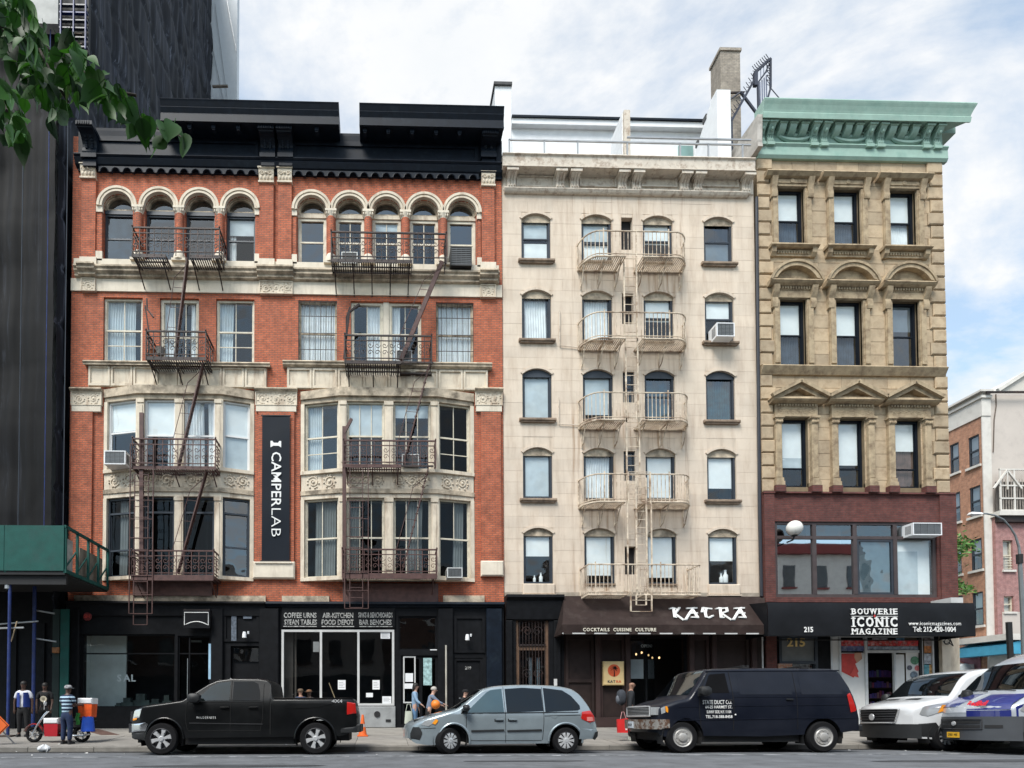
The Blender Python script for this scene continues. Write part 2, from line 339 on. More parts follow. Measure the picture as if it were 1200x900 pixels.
# pavement: base sheet with flags laid on it
pv = MB().add([(XL, CURB+.16, gz(CURB)-.02), (XR, CURB+.16, gz(CURB)-.02), (XR, 0, gz(0)-.02), (XL, 0, gz(0)-.02), (XL, CURB+.16, -.5), (XR, CURB+.16, -.5), (XR, 0, -.5), (XL, 0, -.5)],
     [(0,1,2,3),(4,7,6,5),(0,4,5,1),(1,5,6,2),(2,6,7,3),(3,7,4,0)]).put('pavement', M_joint, kind='structure')
MB().box(XL, 25, 0, 60, -.5, gz(0)-.02).put('building_plot', M_joint, kind='structure')
flagw, rows = 1.52, 4
fl = MB(); ys = [CURB+.16+i*(-CURB-.16)/rows for i in range(rows+1)]
def flagmesh():
    mb = MB(); y0, y1 = 0.006, ys[1]-ys[0]-0.006; z1 = gz(ys[1])-gz(ys[0]); w = flagw-.012
    mb.add([(0, y0, 0), (w, y0, 0), (w, y1, z1), (0, y1, z1), (0, y0, -.03), (w, y0, -.03), (w, y1, z1-.03), (0, y1, z1-.03)], [(0,1,2,3),(0,4,5,1),(1,5,6,2),(2,6,7,3),(3,7,4,0)])
    return mb
fm = flagmesh().mesh('paving_flag', M_conc)
for i in range(int(44/flagw)):
    for j in range(rows):
        o = bpy.data.objects.new('paving_flag', fm); COL.objects.link(o); o.parent = pavement = pv
        o.location = (-16+i*flagw, ys[j], gz(ys[j])+rnd.uniform(-.002, .004))
fl = MB()
for i in range(20):
    for j in range(rows):
        for s in (-1, 1):
            x0 = -16-(i+1)*2.0 if s < 0 else -16+int(44/flagw)*flagw+i*4.0; w = 1.98 if s < 0 else 3.98
            if x0+w > XR: continue
            a, b = ys[j]+.006, ys[j+1]-.006
            fl.add([(x0, a, gz(a)), (x0+w, a, gz(a)), (x0+w, b, gz(b)), (x0, b, gz(b))], [(0, 1, 2, 3)])
fl.put('outer_flags', M_conc, pv, kind='stuff')
kr = MB().box(XL, XR, CURB+.02, CURB+.15, -.4, gz(CURB)-.01).put('kerb', M_joint, kind='structure')
km = MB().cbox(0, 1.795, CURB, CURB+.155, -.3, gz(CURB)+.004, .015).mesh('kerb_stone', M_kerb)
for i in range(26): inst(bpy.data.objects.new('kerb_stone', km), kr, (-17+i*1.8, rnd.uniform(-.006, .004), rnd.uniform(-.006, .004)))
for k in range(14):
    x0 = -22+k*3.6; MB().add([(x0, CURB-.001, -.054), (x0+3.5, CURB-.001, -.054), (x0+3.5, CURB-rnd.uniform(.35, .8), -.035), (x0, CURB-rnd.uniform(.35, .8), -.035)], [(0, 1, 2, 3)]).put('gutter_dirt', mat('gutter_dirt', (.03, .028, .026), .95, var=.4, scale=5), kind='structure')
# worn parking line and road patches
pl = MB(); x = -30.0
while x < 45:
    w = rnd.uniform(1.5, 5); y = -8.75+rnd.uniform(-.01, .01)
    pl.add([(x, y, .014), (x+w, y, .014), (x+w, y+.14, .014), (x, y+.14, .014)], [(0, 1, 2, 3)]); x += w+rnd.uniform(0.0, .5)
pl.put('parking_line', M_paint, kind='structure')
M_patch = mat('road_patch', (0.05, 0.053, 0.058), 0.9, var=0.25, scale=3, bump=0.4, bscale=70)
for x0, w, y0, y1 in ((9.5, 9.0, -11.1, -10.3), (-5, 4, -11.5, -10.9), (1.5, 3, -10.5, -10.1)):
    pts = [(x0+w*(.5+.5*math.cos(t*.5236)*rnd.uniform(.85, 1)), (y0+y1)/2+(y1-y0)*.5*math.sin(t*.5236)*rnd.uniform(.8, 1)) for t in range(12)]
    MB().add([(a, b, .0335-(b+8.1)*.0112+.004) for a, b in pts]+[(x0+w/2, (y0+y1)/2, .0335-((y0+y1)/2+8.1)*.0112+.004)], [(i, (i+1) % 12, 12) for i in range(12)]).put('road_patch', M_patch, kind='structure')
for o in S.objects:
    if o.name.startswith('road_patch'):
        o.location.z = -.03
# opposite side of the street (seen in the window reflections)
MB().box(XL, XR, -31, -26.9, -.4, .1).put('far_pavement', M_conc, kind='structure')

# litter in the gutter
M_lit = mat('litter_paper', (0.62, 0.62, 0.60), 0.8, var=0.2)
lt = MB()
for i in range(46):
    x = rnd.uniform(-16, 26); y = rnd.uniform(-8.4, CURB-.03) if rnd.random() < .75 else rnd.uniform(CURB+.2, -4); s = rnd.uniform(.02, .06)
    z = (gz(y) if y > CURB else -.06+.06*(CURB-y)/2.15)+.012
    p = [(x+s*math.cos(a)*rnd.uniform(.5, 1.3), y+s*math.sin(a)*rnd.uniform(.5, 1.3), z+rnd.uniform(0, .03)) for a in (0, 1.3, 2.6, 3.9, 5.1)]
    lt.add(p, [(0, 1, 2, 3, 4)])
lt.put('litter', M_lit, kind='stuff')
# ================================================================ building kit
def rect(px0, py0, px1, py1, Y=0.0):
    xc, yc = (px0+px1)/2, (py0+py1)/2
    return X(px0, yc, Y), X(px1, yc, Y), Z(py1, xc, Y), Z(py0, xc, Y)
def window(b, r, Y, rise=0.0, fr=None, fw=0.055, rail=0.5, mv=(0, 0), mh=(0, 0), gl=None, blind=None, curtain=None, trans=0.0, room=True, bars=None, name='window', ac=0, mw=.03):
    """sash window: frame > sash, panes, blind/curtain.  r = x0,x1,z0,z1"""
    fr = fr or M_dkfr; gl = gl or M_glass; x0, x1, z0, z1 = r; x0 += .006; x1 -= .006; z0 += .006; z1 -= .006
    n = 8 if rise else 0; L1 = archloop(x0, x1, z0, z1, rise); 
    L2 = archloop(x0+fw, x1-fw, z0+fw, z1-fw, max(0, rise*.9))
    f = MB().prism([L1, L2], Y, Y+.11).put(name, fr, b)
    zt = z1-fw-trans; zm = z0+fw+(zt-z0-fw)*rail; sw = .035
    s = MB()
    if rail: s.box(x0+fw*.9, x1-fw*.9, Y+.02, Y+.085, zm-.03, zm+.03)
    if trans: s.box(x0+fw*.9, x1-fw*.9, Y+.005, Y+.1, zt-.035, zt+.035)
    for k in range(mv[0]): xx = x0+fw+(x1-x0-2*fw)*(k+1)/(mv[0]+1); s.box(xx-mw/2, xx+mw/2, Y+.045, Y+.075, zm, zt)
    for k in range(mv[1]): xx = x0+fw+(x1-x0-2*fw)*(k+1)/(mv[1]+1); s.box(xx-mw/2, xx+mw/2, Y+.03, Y+.06, z0+fw*.9, zm)
    for k in range(mh[0]): zz = zm+(zt-zm)*(k+1)/(mh[0]+1); s.box(x0+fw, x1-fw, Y+.046, Y+.074, zz-mw/2, zz+mw/2)
    for k in range(mh[1]): zz = z0+fw+(zm-z0-fw)*(k+1)/(mh[1]+1); s.box(x0+fw, x1-fw, Y+.031, Y+.059, zz-mw/2, zz+mw/2)
    # inner sash stiles
    for a, c, y in ((zm, zt, .05), (z0+fw*.9, zm, .035)):
        if c-a > .1:
            s.box(x0+fw*.95, x0+fw+sw, Y+y, Y+y+.03, a, c); s.box(x1-fw-sw, x1-fw*.95, Y+y, Y+y+.03, a, c)
    if s.v: s.put('sash', fr, f)
    def pane(a, c, y, top=False):
        if top and rise: lp = archloop(x0+fw*.9, x1-fw*.9, a, z1-fw*.95, rise*.9)
        else: lp = [(x0+fw*.9, a), (x1-fw*.9, a), (x1-fw*.9, c), (x0+fw*.9, c)]
        MB().add([(p[0], Y+y, p[1]) for p in lp], [tuple(range(len(lp)))]).put('pane', gl, f)
    if rail: pane(z0+fw*.9+ac, zm, .045); pane(zm, z1-fw*.95 if not trans else zt, .06, not trans)
    else: pane(z0+fw*.9, z1-fw*.95 if not trans else zt, .06, not trans)
    if trans: pane(zt, z1-fw*.95, .05, True)
    if blind:
        for bm, t0, t1 in (blind if isinstance(blind, list) else [blind]):
            za, zb = z1-fw-(z1-z0-2*fw)*t1, z1-fw*.2-(z1-z0-2*fw)*t0
            MB().grid(lambda u, v: (x0+fw*.6+(x1-x0-1.2*fw)*u, Y+.085+.006*math.sin(v*9+u*3), za+(zb-za)*v), 4, 8).put('blind', bm, f, smooth=60)
    if curtain:
        for u0, u1, cm in curtain:
            a, c = x0+fw+(x1-x0-2*fw)*u0, x0+fw+(x1-x0-2*fw)*u1; ph = rnd.uniform(0, 6); nf = max(2, int((c-a)/.09))
            MB().grid(lambda u, v: (a+(c-a)*u+.02*math.sin(v*3+ph), Y+.16+.025*math.sin(u*nf*6.28+ph+v*.6), z0+fw+(z1-z0-1.2*fw)*v), nf*6, 4).put('curtain', cm, f, smooth=60)
    if bars:
        bb = MB()
        for k in range(bars+1): xx = x0+(x1-x0)*k/bars; bb.box(xx-.009, xx+.009, Y-.09, Y-.07, z0, z1)
        for zz in (z0+.03, z0+(z1-z0)*.22, z0+(z1-z0)*.48, z0+(z1-z0)*.75, z1-.04): bb.box(x0-.02, x1+.02, Y-.10, Y-.085, zz-.01, zz+.01)
        bb.put('window_bars', M_iron, f)
    return f
def spiral(mb, cx, cz, y, r, turns=1.6, t=.02, d=1, ph=0, n=22):
    mb.tube([(cx+d*r*(1-i/n*.85)*math.cos(ph+turns*6.283*i/n), y, cz+r*(1-i/n*.85)*math.sin(ph+turns*6.283*i/n)) for i in range(n+1)], t, 4)
def blob(mb, cx, y, cz, rx, ry, rz, n=6):
    vs = [(cx, y-ry, cz)]; fs = []
    for j in (1, 2):
        t = j*math.pi/4
        for k in range(n): a = 6.283*k/n; vs.append((cx+rx*math.sin(t)*math.cos(a), y-ry*math.cos(t), cz+rz*math.sin(t)*math.sin(a)))
    for k in range(n): fs.append((0, 1+k, 1+(k+1) % n)); fs.append((1+k, 1+n+k, 1+n+(k+1) % n, 1+(k+1) % n))
    mb.add(vs, fs)
def carve(x0, x1, z0, z1, Y, seed=1):
    """foliate scroll relief filling a panel"""
    r_ = random.Random(seed); mb = MB(); h = z1-z0; w = x1-x0; n = max(1, round(w/h)); s = w/n; rr = min(s, h)*.40
    for i in range(n):
        cx = x0+s*(i+.5); cz = (z0+z1)/2; d = 1 if i % 2 else -1
        spiral(mb, cx, cz+r_.uniform(-.05, .05)*h, Y, rr, 1.5, h*.05, d, r_.uniform(0, 6))
        blob(mb, cx, Y, cz, rr*.3, h*.09, rr*.3)
        for k in range(9):
            a = 6.283*k/9+r_.uniform(-.25, .25); q = rr*1.1
            blob(mb, min(x1-.02, max(x0+.02, cx+q*math.cos(a))), Y, min(z1-.02, max(z0+.02, cz+q*math.sin(a))), rr*.20, h*.06, rr*.20, 5)
    return mb
def carved_panel(name, b, r, Y0, Y1, m, mc=None, seed=1, border=.035, label=None):
    x0, x1, z0, z1 = r; q = min(border, (z1-z0)*.2, (x1-x0)*.2)
    o = MB().prism([[(x0, z0), (x1, z0), (x1, z1), (x0, z1)], [(x0+q, z0+q), (x1-q, z0+q), (x1-q, z1-q), (x0+q, z1-q)]], Y1, Y0).box(x0+q, x1-q, Y1+.03, Y0, z0+q, z1-q).put(name, m, b)
    carve(x0+q, x1-q, z0+q, z1-q, Y1+.03, seed).put('carving', mc or m, o, smooth=50)
    return o
def capital(b, x0, x1, z0, z1, Y, m, seed=1):
    h = z1-z0; w = x1-x0
    mb = MB().box(x0-.05, x1+.05, Y-.09, 0, z1-h*.16, z1).box(x0-.02, x1+.02, Y-.05, 0, z1-h*.24, z1-h*.16).box(x0-.03, x1+.03, Y-.06, 0, z0, z0+h*.1)
    mb.add([(x0, Y, z0+h*.1), (x1, Y, z0+h*.1), (x1+.02, Y-.05, z1-h*.24), (x0-.02, Y-.05, z1-h*.24), (x0, 0, z0+h*.1), (x1, 0, z0+h*.1), (x1+.02, 0, z1-h*.24), (x0-.02, 0, z1-h*.24)], [(0,1,2,3),(0,3,7,4),(1,5,6,2)])
    o = mb.put('capital', m, b)
    mc = MB()
    for sx in (.22, .78): spiral(mc, x0+w*sx, z1-h*.42, Y-.05, w*.17, 1.4, .018, 1 if sx > .5 else -1)
    for k in range(4): blob(mc, x0+w*(.14+.24*k), Y-.02, z0+h*.3, w*.1, .05, h*.16, 6)
    blob(mc, x0+w*.5, Y-.04, z1-h*.42, w*.1, .06, w*.1)
    mc.put('carving', m, o, smooth=50); return o
def acunit(label, px0, py0, px1, py1, Yf=-.42, Yb=.1, m=None, side_vis=True, grille_dark=True):
    """window air conditioner resting on its sill; px rect is its front face"""
    x0, x1, z0, z1 = rect(px0, py0, px1, py1, Yf); m = m or mat('ac_casing', (0.55, 0.56, 0.55), 0.6, var=.08, dirt=.3, dcol=(.3, .27, .22))
    t = thing('air_conditioner', label, 'air conditioner', ((x0+x1)/2, (Yf+Yb)/2, z0))
    q = .035; xa, xb, za, zb = x0+q, x1-q, z0+q, z1-q
    MB().prism([[(x0, z0), (x1, z0), (x1, z1), (x0, z1)], [(xa, za), (xb, za), (xb, zb), (xa, zb)]], Yf, Yf+.03).box(x0, x1, Yf+.03, Yb, z0, z1).put('casing', m, t)
    g = MB()
    n = 9
    for k in range(n): zz = za+(zb-za)*(k+.5)/n; g.box(xa, xb, Yf+.012, Yf+.026, zz-(zb-za)*.028, zz+(zb-za)*.028)
    for k in range(1, 4): xx = xa+(xb-xa)*k/4; g.box(xx-.006, xx+.006, Yf+.006, Yf+.011, za, zb)
    g.put('grille', mat('ac_grille', (0.10, 0.105, 0.11), 0.6) if grille_dark else m, t)
    s = MB()
    for k in range(6): y = Yf+.1+k*.045; s.box(x0-.006, x0, y, y+.02, z0+.08, z1-.08); s.box(x1, x1+.006, y, y+.02, z0+.08, z1-.08)
    s.put('side_louvres', mat('ac_slot', (0.08, 0.08, 0.08), 0.7), t)
    return t
# ================================================================ red brick building
BX0, BX1 = X(83, 400), X(589, 400)
ROOFZ = Z(165, 340)
RB = thing('brick_building', 'ornate orange-red brick building with cream stone trim, navy cornice and two bays', 'building', ((BX0+BX1)/2, 0, .38))
def zl(py, px=340): return Z(py, px)
SH = zl(707, 340)                                   # top of the shopfront
holes = []
# top floor arched openings
ar = []                                             # (centre px, group)
for c in (138.5, 187.5, 234.5, 282): ar.append((c, 'L'))
for c in (365.5, 410, 453, 497, 541): ar.append((c, 'R'))
topw = []
z_sp = zl(248); z_sill = zl(309)
for c, gname in ar:
    hw = 17.2/30.9; xc = X(c, 250); rr = hw
    lp = [(xc-hw, z_sill), (xc+hw, z_sill)] + arc(xc, z_sp, rr, 0, 180, 12); holes.append(lp); topw.append((xc, hw, gname))
f4 = [(121, 349, 167, 423), (187, 351, 233, 424), (253, 352, 298, 424), (349.5, 352, 395, 427), (411, 355, 494, 427), (511, 355, 555, 427.5)]
for a in f4:
    x0, x1, z0, z1 = rect(*a); z0, z1 = zl(425.5), zl(351.5); holes.append([(x0, z0), (x1, z0), (x1, z1), (x0, z1)])
bays = [(121, 298), (352, 556)]
zb0, zb1 = zl(679), zl(458)
for a, c in bays: holes.append([(X(a, 560), zb0), (X(c, 560), zb0), (X(c, 560), zb1), (X(a, 560), zb1)])
MB().prism([[(BX0, SH), (BX1, SH), (BX1, ROOFZ), (BX0, ROOFZ)]]+holes, 0, .4).put('wall', M_brick, RB)
core = MB().box(BX0, BX0+.3, .4, 17, .38, ROOFZ-.3).box(BX1-.3, BX1, .4, 17, .38, ROOFZ-.3).box(BX0, BX1, 16.7, 17, .38, ROOFZ-.3)
core.put('side_wall', M_brick2, RB)
B('roof', M_roof, RB, BX0, BX1, .4, 17, ROOFZ-.4, ROOFZ-.3)
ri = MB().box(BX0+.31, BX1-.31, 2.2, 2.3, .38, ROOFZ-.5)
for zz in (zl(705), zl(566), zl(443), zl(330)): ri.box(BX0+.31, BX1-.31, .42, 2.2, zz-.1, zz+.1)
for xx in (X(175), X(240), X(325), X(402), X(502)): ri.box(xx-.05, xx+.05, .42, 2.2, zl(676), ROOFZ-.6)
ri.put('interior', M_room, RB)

# arches: archivolts, inner moulding, colonnettes
for i, (xc, hw, gname) in enumerate(topw):
    ro = 23.3/30.9; ri_ = hw
    full = lambda r, n=20: arc(xc, z_sp, r, 0, 180, n)
    o = MB().prism(full(ro)+list(reversed(full(ri_))), -.13, .05).put('archivolt', M_stoneclean, RB, smooth=30)
    MB().prism(full(ro+.001)+list(reversed(full(ro-.09))), -.17, -.13).prism(full(ri_+.07)+list(reversed(full(ri_-.0))), -.15, -.128).put('moulding', M_stone, o, smooth=30)
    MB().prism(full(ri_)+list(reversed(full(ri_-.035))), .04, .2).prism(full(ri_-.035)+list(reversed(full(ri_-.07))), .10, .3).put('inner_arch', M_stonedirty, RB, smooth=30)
    yw = .16
    fr = M_dkfr if gname == 'L' else M_ltfr
    # fanlight
    r3 = ri_-.055; z4 = z_sp+.03
    f = MB().prism([[(xc-r3, z4-.02), (xc+r3, z4-.02)]+arc(xc, z4, r3, 0, 180, 12), [(xc-r3+.05, z4+.04), (xc+r3-.05, z4+.04)]+arc(xc, z4+.04, r3-.055, 4, 176, 12)], yw-.02, yw+.08).put('fanlight', M_stonedirty, RB)
    lp = [(xc-r3+.04, z4), (xc+r3-.04, z4)]+arc(xc, z4, r3-.04, 4, 176, 12)
    MB().add([(p[0], yw+.03, p[1]) for p in lp], [tuple(range(len(lp)))]).put('pane', M_glassb, f)
    B('transom', M_stone if gname == 'R' else M_dkfr, RB, xc-hw, xc+hw, yw-.04, yw+.12, z_sp-.13, z_sp+.012)
    kw = dict(rail=.5)
    if gname == 'L': kw.update(gl=M_glassb if i in (0, 1, 2) else M_glass)
    if i == 3: kw.update(curtain=[(0, .25, M_curt)], blind=(M_blindg, 0, .35))
    if gname == 'R' and i in (5, 6, 7): kw.update(mv=(1, 1), mh=(0, 0), blind=(M_blindg, 0, .2) if i == 6 else None, fw=.1)
    if i == 4: kw.update(fw=.1, gl=M_glassb)
    if i == 8: kw.update(fw=.1, gl=M_glassb)
    window(RB, (xc-hw, xc+hw, z_sill+.04, z_sp-.13), yw, fr=fr, **kw)
def colonnette(px, wpx=9.5):
    xc = X(px, 270); w = wpx/30.9/2; zt = z_sp-.02; zb = zl(300)
    MB().lathe([(w, zb), (w, zt-.22)], (xc, -.02, 0), n=12).put('colonnette', M_brick, RB, smooth=40)
    c = MB().box(xc-w-.06, xc+w+.06, -.2, .1, zt-.06, zt+.03).lathe([(w*.95, zt-.26), (w*1.05, zt-.2), (w*1.35, zt-.06)], (xc, -.02, 0), n=12)
    for k in range(5): blob(c, xc-w*1.1+w*.55*k, -.02-w*.9, zt-.13, .035, .04, .07)
    c.put('capital', M_stoneclean, RB)
    b = MB().lathe([(w*1.5, zl(309)), (w*1.5, zl(305)), (w*1.1, zb), (w, zb+.03)], (xc, -.02, 0), n=12).box(xc-w*1.7, xc+w*1.7, -.2, 0, zl(311), zl(308.5)).put('column_base', M_stoneclean, RB, smooth=40)
for px in (163, 211, 258.2, 388, 431.5, 475, 519): colonnette(px)
for px in (116.5, 304.2, 342, 565): pass
for px0, px1 in ((113.8, 120.3), (299.8, 304.5), (342.5, 347.5), (559.5, 563)):
    x0, x1 = X(px0, 270), X(px1, 270); B('half_column', M_brick, RB, x0, x1, -.06, 0, zl(300), z_sp-.2)
    MB().box(x0-.03, x1+.03, -.1, 0, z_sp-.22, z_sp+.02).box(x0-.03, x1+.03, -.1, 0, zl(311), zl(300)).put('capital', M_stoneclean, RB)
# pilasters
def pil(px0, px1, py0, py1, y=-.12, m=None, nm='pilaster'):
    x0, x1, z0, z1 = rect(px0, py0, px1, py1); return B(nm, m or M_brick, RB, x0, x1, y, 0, z0, z1)
for (a, c, t, bt) in ((97, 113.5, 213, 306), (304.5, 321, 218, 308), (326.5, 342.2, 218, 309), (564, 579, 222, 312)):
    o = pil(a, c, t, bt); x0, x1, z0, z1 = rect(a, t-19, c, t); capital(RB, x0, x1, z0, z1, -.13, M_stone, int(a))
    x0, x1, z0, z1 = rect(a-1.5, bt, c+1.5, bt+8); B('pilaster_base', M_stoneclean, RB, x0, x1, -.17, 0, z0, z1+.05)
# navy cornice
zf1, zf0 = Z(117, 292, -.9), Z(141.5, 292, -.9)
def cornice_piece(px0, px1):
    x0, x1 = X(px0, 125, -.9), X(px1, 128, -.9); h = zf1-zf0
    pr = [(-.9, zf1), (-.93, zf1-.04), (-.9, zf1-.09), (-.83, zf1-h*.3), (-.86, zf1-h*.36), (-.78, zf1-h*.55), (-.80, zf1-h*.62), (-.80, zf0+.06), (-.84, zf0+.05), (-.84, zf0), (-.74, zf0), (-.72, zf0+.05), (-.10, zf0+.05), (0, zf0+.05), (0, zf1-.2)]
    c = MB().mould(pr, x0, x1).put('cornice', M_navy, RB)
    f0 = Z(183, 292, -.12)
    B('frieze', M_black, RB, x0, x1, -.08, -.01, Z(169, 292, 0), zf0+.05)
    return c, x0, x1
cL = cornice_piece(187, 397); cR = cornice_piece(421, 591)
MB().mould([(-.1, ROOFZ+.25), (-.1, ROOFZ+.15), (-.05, ROOFZ-.5), (0.3, ROOFZ-.5), (.3, ROOFZ+.25)], X(106, 160), BX1-.02).put('parapet', M_navy, RB)
for c, pxs in ((cL, (195, 222, 250, 279, 371)), (cR, (427.5, 455, 483, 511, 538.5))):
    for px in pxs:
        x = X(px, 148, -.7); MB().box(x-.075, x+.075, -.72, -.5, zf0-.13, zf0+.04).box(x-.055, x+.055, -.7, -.52, zf0-.17, zf0-.13).put('modillion', M_navy, c[0])
zp1, zp0 = Z(167, 292, -.1), Z(185, 292, -.1)
for a, c in ((107, 303), (343, 560)):
    x0, x1 = X(a, 175, -.1), X(c, 175, -.1); MB().prism([[(x0, zp0), (x1, zp0), (x1, zp1), (x0, zp1)], [(x0+.12, zp0+.1), (x1-.12, zp0+.1), (x1-.12, zp1-.08), (x0+.12, zp1-.08)]], -.14, -.05).put('frieze_panel', M_navy, RB)
B('frieze_back', M_navy, RB, X(93, 175), BX1, -.085, -.002, Z(207, 340), ROOFZ+.1)
z1, z0 = Z(183.5, 292, -.3), Z(193, 292, -.3)
MB().mould([(-.32, z1), (-.34, z1-.05), (-.27, z1-.1), (-.29, z1-.14), (-.2, z0), (-.1, z0-.06), (0, z0-.06), (0, z1+.06), (-.1, z1+.06)], X(91, 190), BX1-.01).put('lower_cornice', M_navy, RB)
# corbel table of little arches
w = X(200)-X(187); w = (X(303, 200)-X(120, 200))/14.0; zt, zb_ = z0-.06, Z(206.5, 292, -.1)
mc = MB().prism([(-w/2, zb_), (-w*.36, zb_)]+[(w*.36*math.cos(R(180-180*i/8)), zb_+(zt-zb_)*.80*math.sin(R(180*i/8))) for i in range(9)]+[(w*.36, zb_), (w/2, zb_), (w/2, zt), (-w/2, zt)], -.18, -.08)
mc.tube([(w*.36*math.cos(R(180-180*i/8)), -.18, zb_+(zt-zb_)*.80*math.sin(R(180*i/8))) for i in range(9)], .022, 5)
mm = mc.mesh('corbel_arch', M_navy)
src = bpy.data.objects.new('corbel_arch', mm)
for a, c, n in ((118, 303, 14), (344, 560, 17)):
    xa, xb = X(a, 200), X(c, 200)
    for k in range(n): inst(src, RB, (xa+(xb-xa)*(k+.5)/n-ORG[RB].x, 0, -ORG[RB].z), scale=((xb-xa)/n/w, 1, 1))
# big scrolled brackets over the pilasters
def bracket(px, top=143, bot=183, w=17):
    x0, x1 = X(px-w/2, 160, -.4), X(px+w/2, 160, -.4); zt, z_ = zf0+.05, Z(bot, px, -.2)
    pr = [(-.10, z_), (-.26, z_), (-.30, z_+.12), (-.24, z_+.3)]+[(-.24-(.42)*(1-math.cos(R(90*i/6))), z_+.3+(zt-z_-.5)*math.sin(R(90*i/6))) for i in range(1, 7)]+[(-.70, zt-.1), (-.72, zt), (-.10, zt)]
    o = MB().mould(pr, x0, x1).box(x0-.03, x1+.03, -.74, -.1, zt-.16, zt-.02).put('bracket', M_navy, RB)
    mb = MB()
    for k in range(5): z = z_+.25+k*(zt-z_-.45)/5; y = -.26-.40*(max(0, (z-z_-.3))/(zt-z_-.3))**2; blob(mb, (x0+x1)/2-.1, y-.01, z, .06, .05, .06); blob(mb, (x0+x1)/2+.1, y-.01, z, .06, .05, .06)
    for k in range(6): mb.box(x0+.02+k*(x1-x0-.04)/6, x0+.05+k*(x1-x0-.04)/6, -.77, -.74, zt-.16, zt-.04)
    mb.put('carving', M_navy, o)
    MB().box(x0-.02, x1+.02, -.36, -.1, z_-.16, z_).box(x0+.02, x1-.02, -.27, -.1, z_-.42, z_-.16).put('bracket_foot', M_navy, RB)
for px in (103, 313, 334, 573): bracket(px)

# stone band between 5th and 4th floor
za, zb = Z(309, 340), Z(345.5, 340)
B('sill_course', M_stoneclean, RB, BX0+.12, BX1-.15, -.1, 0, Z(313.5, 340, -.1), za)
zt, zm = Z(313, 340, -.3), Z(327, 340, -.2)
pr = [(-.30, zt), (-.31, zt-.07), (-.25, zt-.12), (-.26, zt-.2), (-.16, zt-.28), (-.17, zm+.03), (-.1, zm), (0, zm), (0, zt)]
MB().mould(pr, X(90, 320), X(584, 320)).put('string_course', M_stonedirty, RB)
B('stone_band', M_stoneclean, RB, BX0+.005, BX1-.02, -.06, 0, zb, zm)
for a, c in ((97, 113), (305, 343), (563, 580)):
    x0, x1 = X(a-2, 320), X(c+2, 320)
    MB().mould([(y*1.25-.04, z+.012) for y, z in pr[:-2]]+[(0, zm+.012), (0, zt+.012)], x0, x1).put('string_course_break', M_stonedirty, RB)
    carved_panel('carved_panel', RB, (x0+.05, x1-.05, zb-.04, zm-.02), 0, -.13, M_stone, seed=int(a))
# 4th floor windows
yw = .10
for i, a in enumerate(f4):
    x0, x1, _, _ = rect(*a); z0, z1 = zl(425.5), zl(351.5)
    if i == 4:
        xm = (x0+x1)/2; B('mullion', M_stoneclean, RB, xm-.11, xm+.11, .05, .3, z0, z1)
        window(RB, (x0, xm-.11, z0, z1), yw, fr=M_ltfr, fw=.09, mv=(1, 1), curtain=[(.5, 1, M_curt)]); window(RB, (xm+.11, x1, z0, z1), yw, fr=M_ltfr, fw=.09, mv=(1, 1), curtain=[(0, .3, M_curt)])
    elif i in (3, 5): window(RB, (x0, x1, z0, z1), yw, fr=M_stonedirty, curtain=[(0, .98, M_curt)], bars=7)
    elif i == 1: window(RB, (x0, x1, z0, z1), yw, fr=M_ltfr, fw=.11, mv=(2, 2), rail=.40, curtain=[(0, .3, M_curt), (.8, 1, M_curt)])
    else: window(RB, (x0, x1, z0, z1), yw, fr=M_ltfr, mv=(1, 1), mh=(0, 1), fw=.07, gl=M_glass, curtain=[(.0, .8 if i == 0 else .4, M_blindg)])
# stone aprons with panels above the bays
for (a, c, n) in ((104.5, 313, 8), (336.5, 571.5, 8)):
    x0, x1 = X(a, 440), X(c, 440); z1, z0 = zl(432), zl(458)
    zt = Z(424, (a+c)/2, -.18)
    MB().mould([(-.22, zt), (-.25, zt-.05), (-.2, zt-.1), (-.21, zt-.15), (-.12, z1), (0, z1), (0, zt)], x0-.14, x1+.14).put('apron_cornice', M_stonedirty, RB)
    B('apron', M_stone, RB, x0, x1, -.06, 0, z0+.05, z1)
    for k in range(n):
        xa, xb = x0+(x1-x0)*k/n, x0+(x1-x0)*(k+1)/n
        MB().prism([[(xa+.02, z0+.07), (xb-.02, z0+.07), (xb-.02, z1-.02), (xa+.02, z1-.02)], [(xa+.09, z0+.16), (xb-.09, z0+.16), (xb-.09, z1-.1), (xa+.09, z1-.1)]], -.11, -.06).put('apron_panel', M_stone, RB)
# carved blocks on the lower brick piers
for a, c, s in ((84, 121, 3), (299, 349, 5), (556, 589, 7)):
    x0, x1, z0, z1 = rect(a, 457, c, 481); q = (z1-z0)*.45
    MB().mould([(-.2, z1), (-.22, z1-.05), (-.14, z1-.12), (0, z1-.12), (0, z1)], x0, x1).put('pier_cornice', M_stonedirty, RB)
    carved_panel('carved_panel', RB, (x0+.02, x1-.02, z0+.15, z1-.12), 0, -.12, M_stone, seed=s)
    B('pier_necking', M_stoneclean, RB, x0+.05, x1-.05, -.1, 0, z0-.08, z0+.15)
for a, c in ((84, 108.5), (303, 345), (563.5, 587)):
    pil(a, c, 481, 676 if a > 90 else 696, -.09, nm='brick_pier')
x0, x1, z0, z1 = rect(297, 659, 346, 679); MB().cbox(x0, x1, -.17, 0, z0, z1, .05).box(x0+.1, x1-.1, -.22, -.17, z1-.08, z1-.02).put('stone_block', M_stoneclean, RB)
x0, x1, z0, z1 = rect(563, 658, 589.5, 676); MB().cbox(x0, x1, -.17, 0, z0, z1, .05).put('stone_block', M_stoneclean, RB)

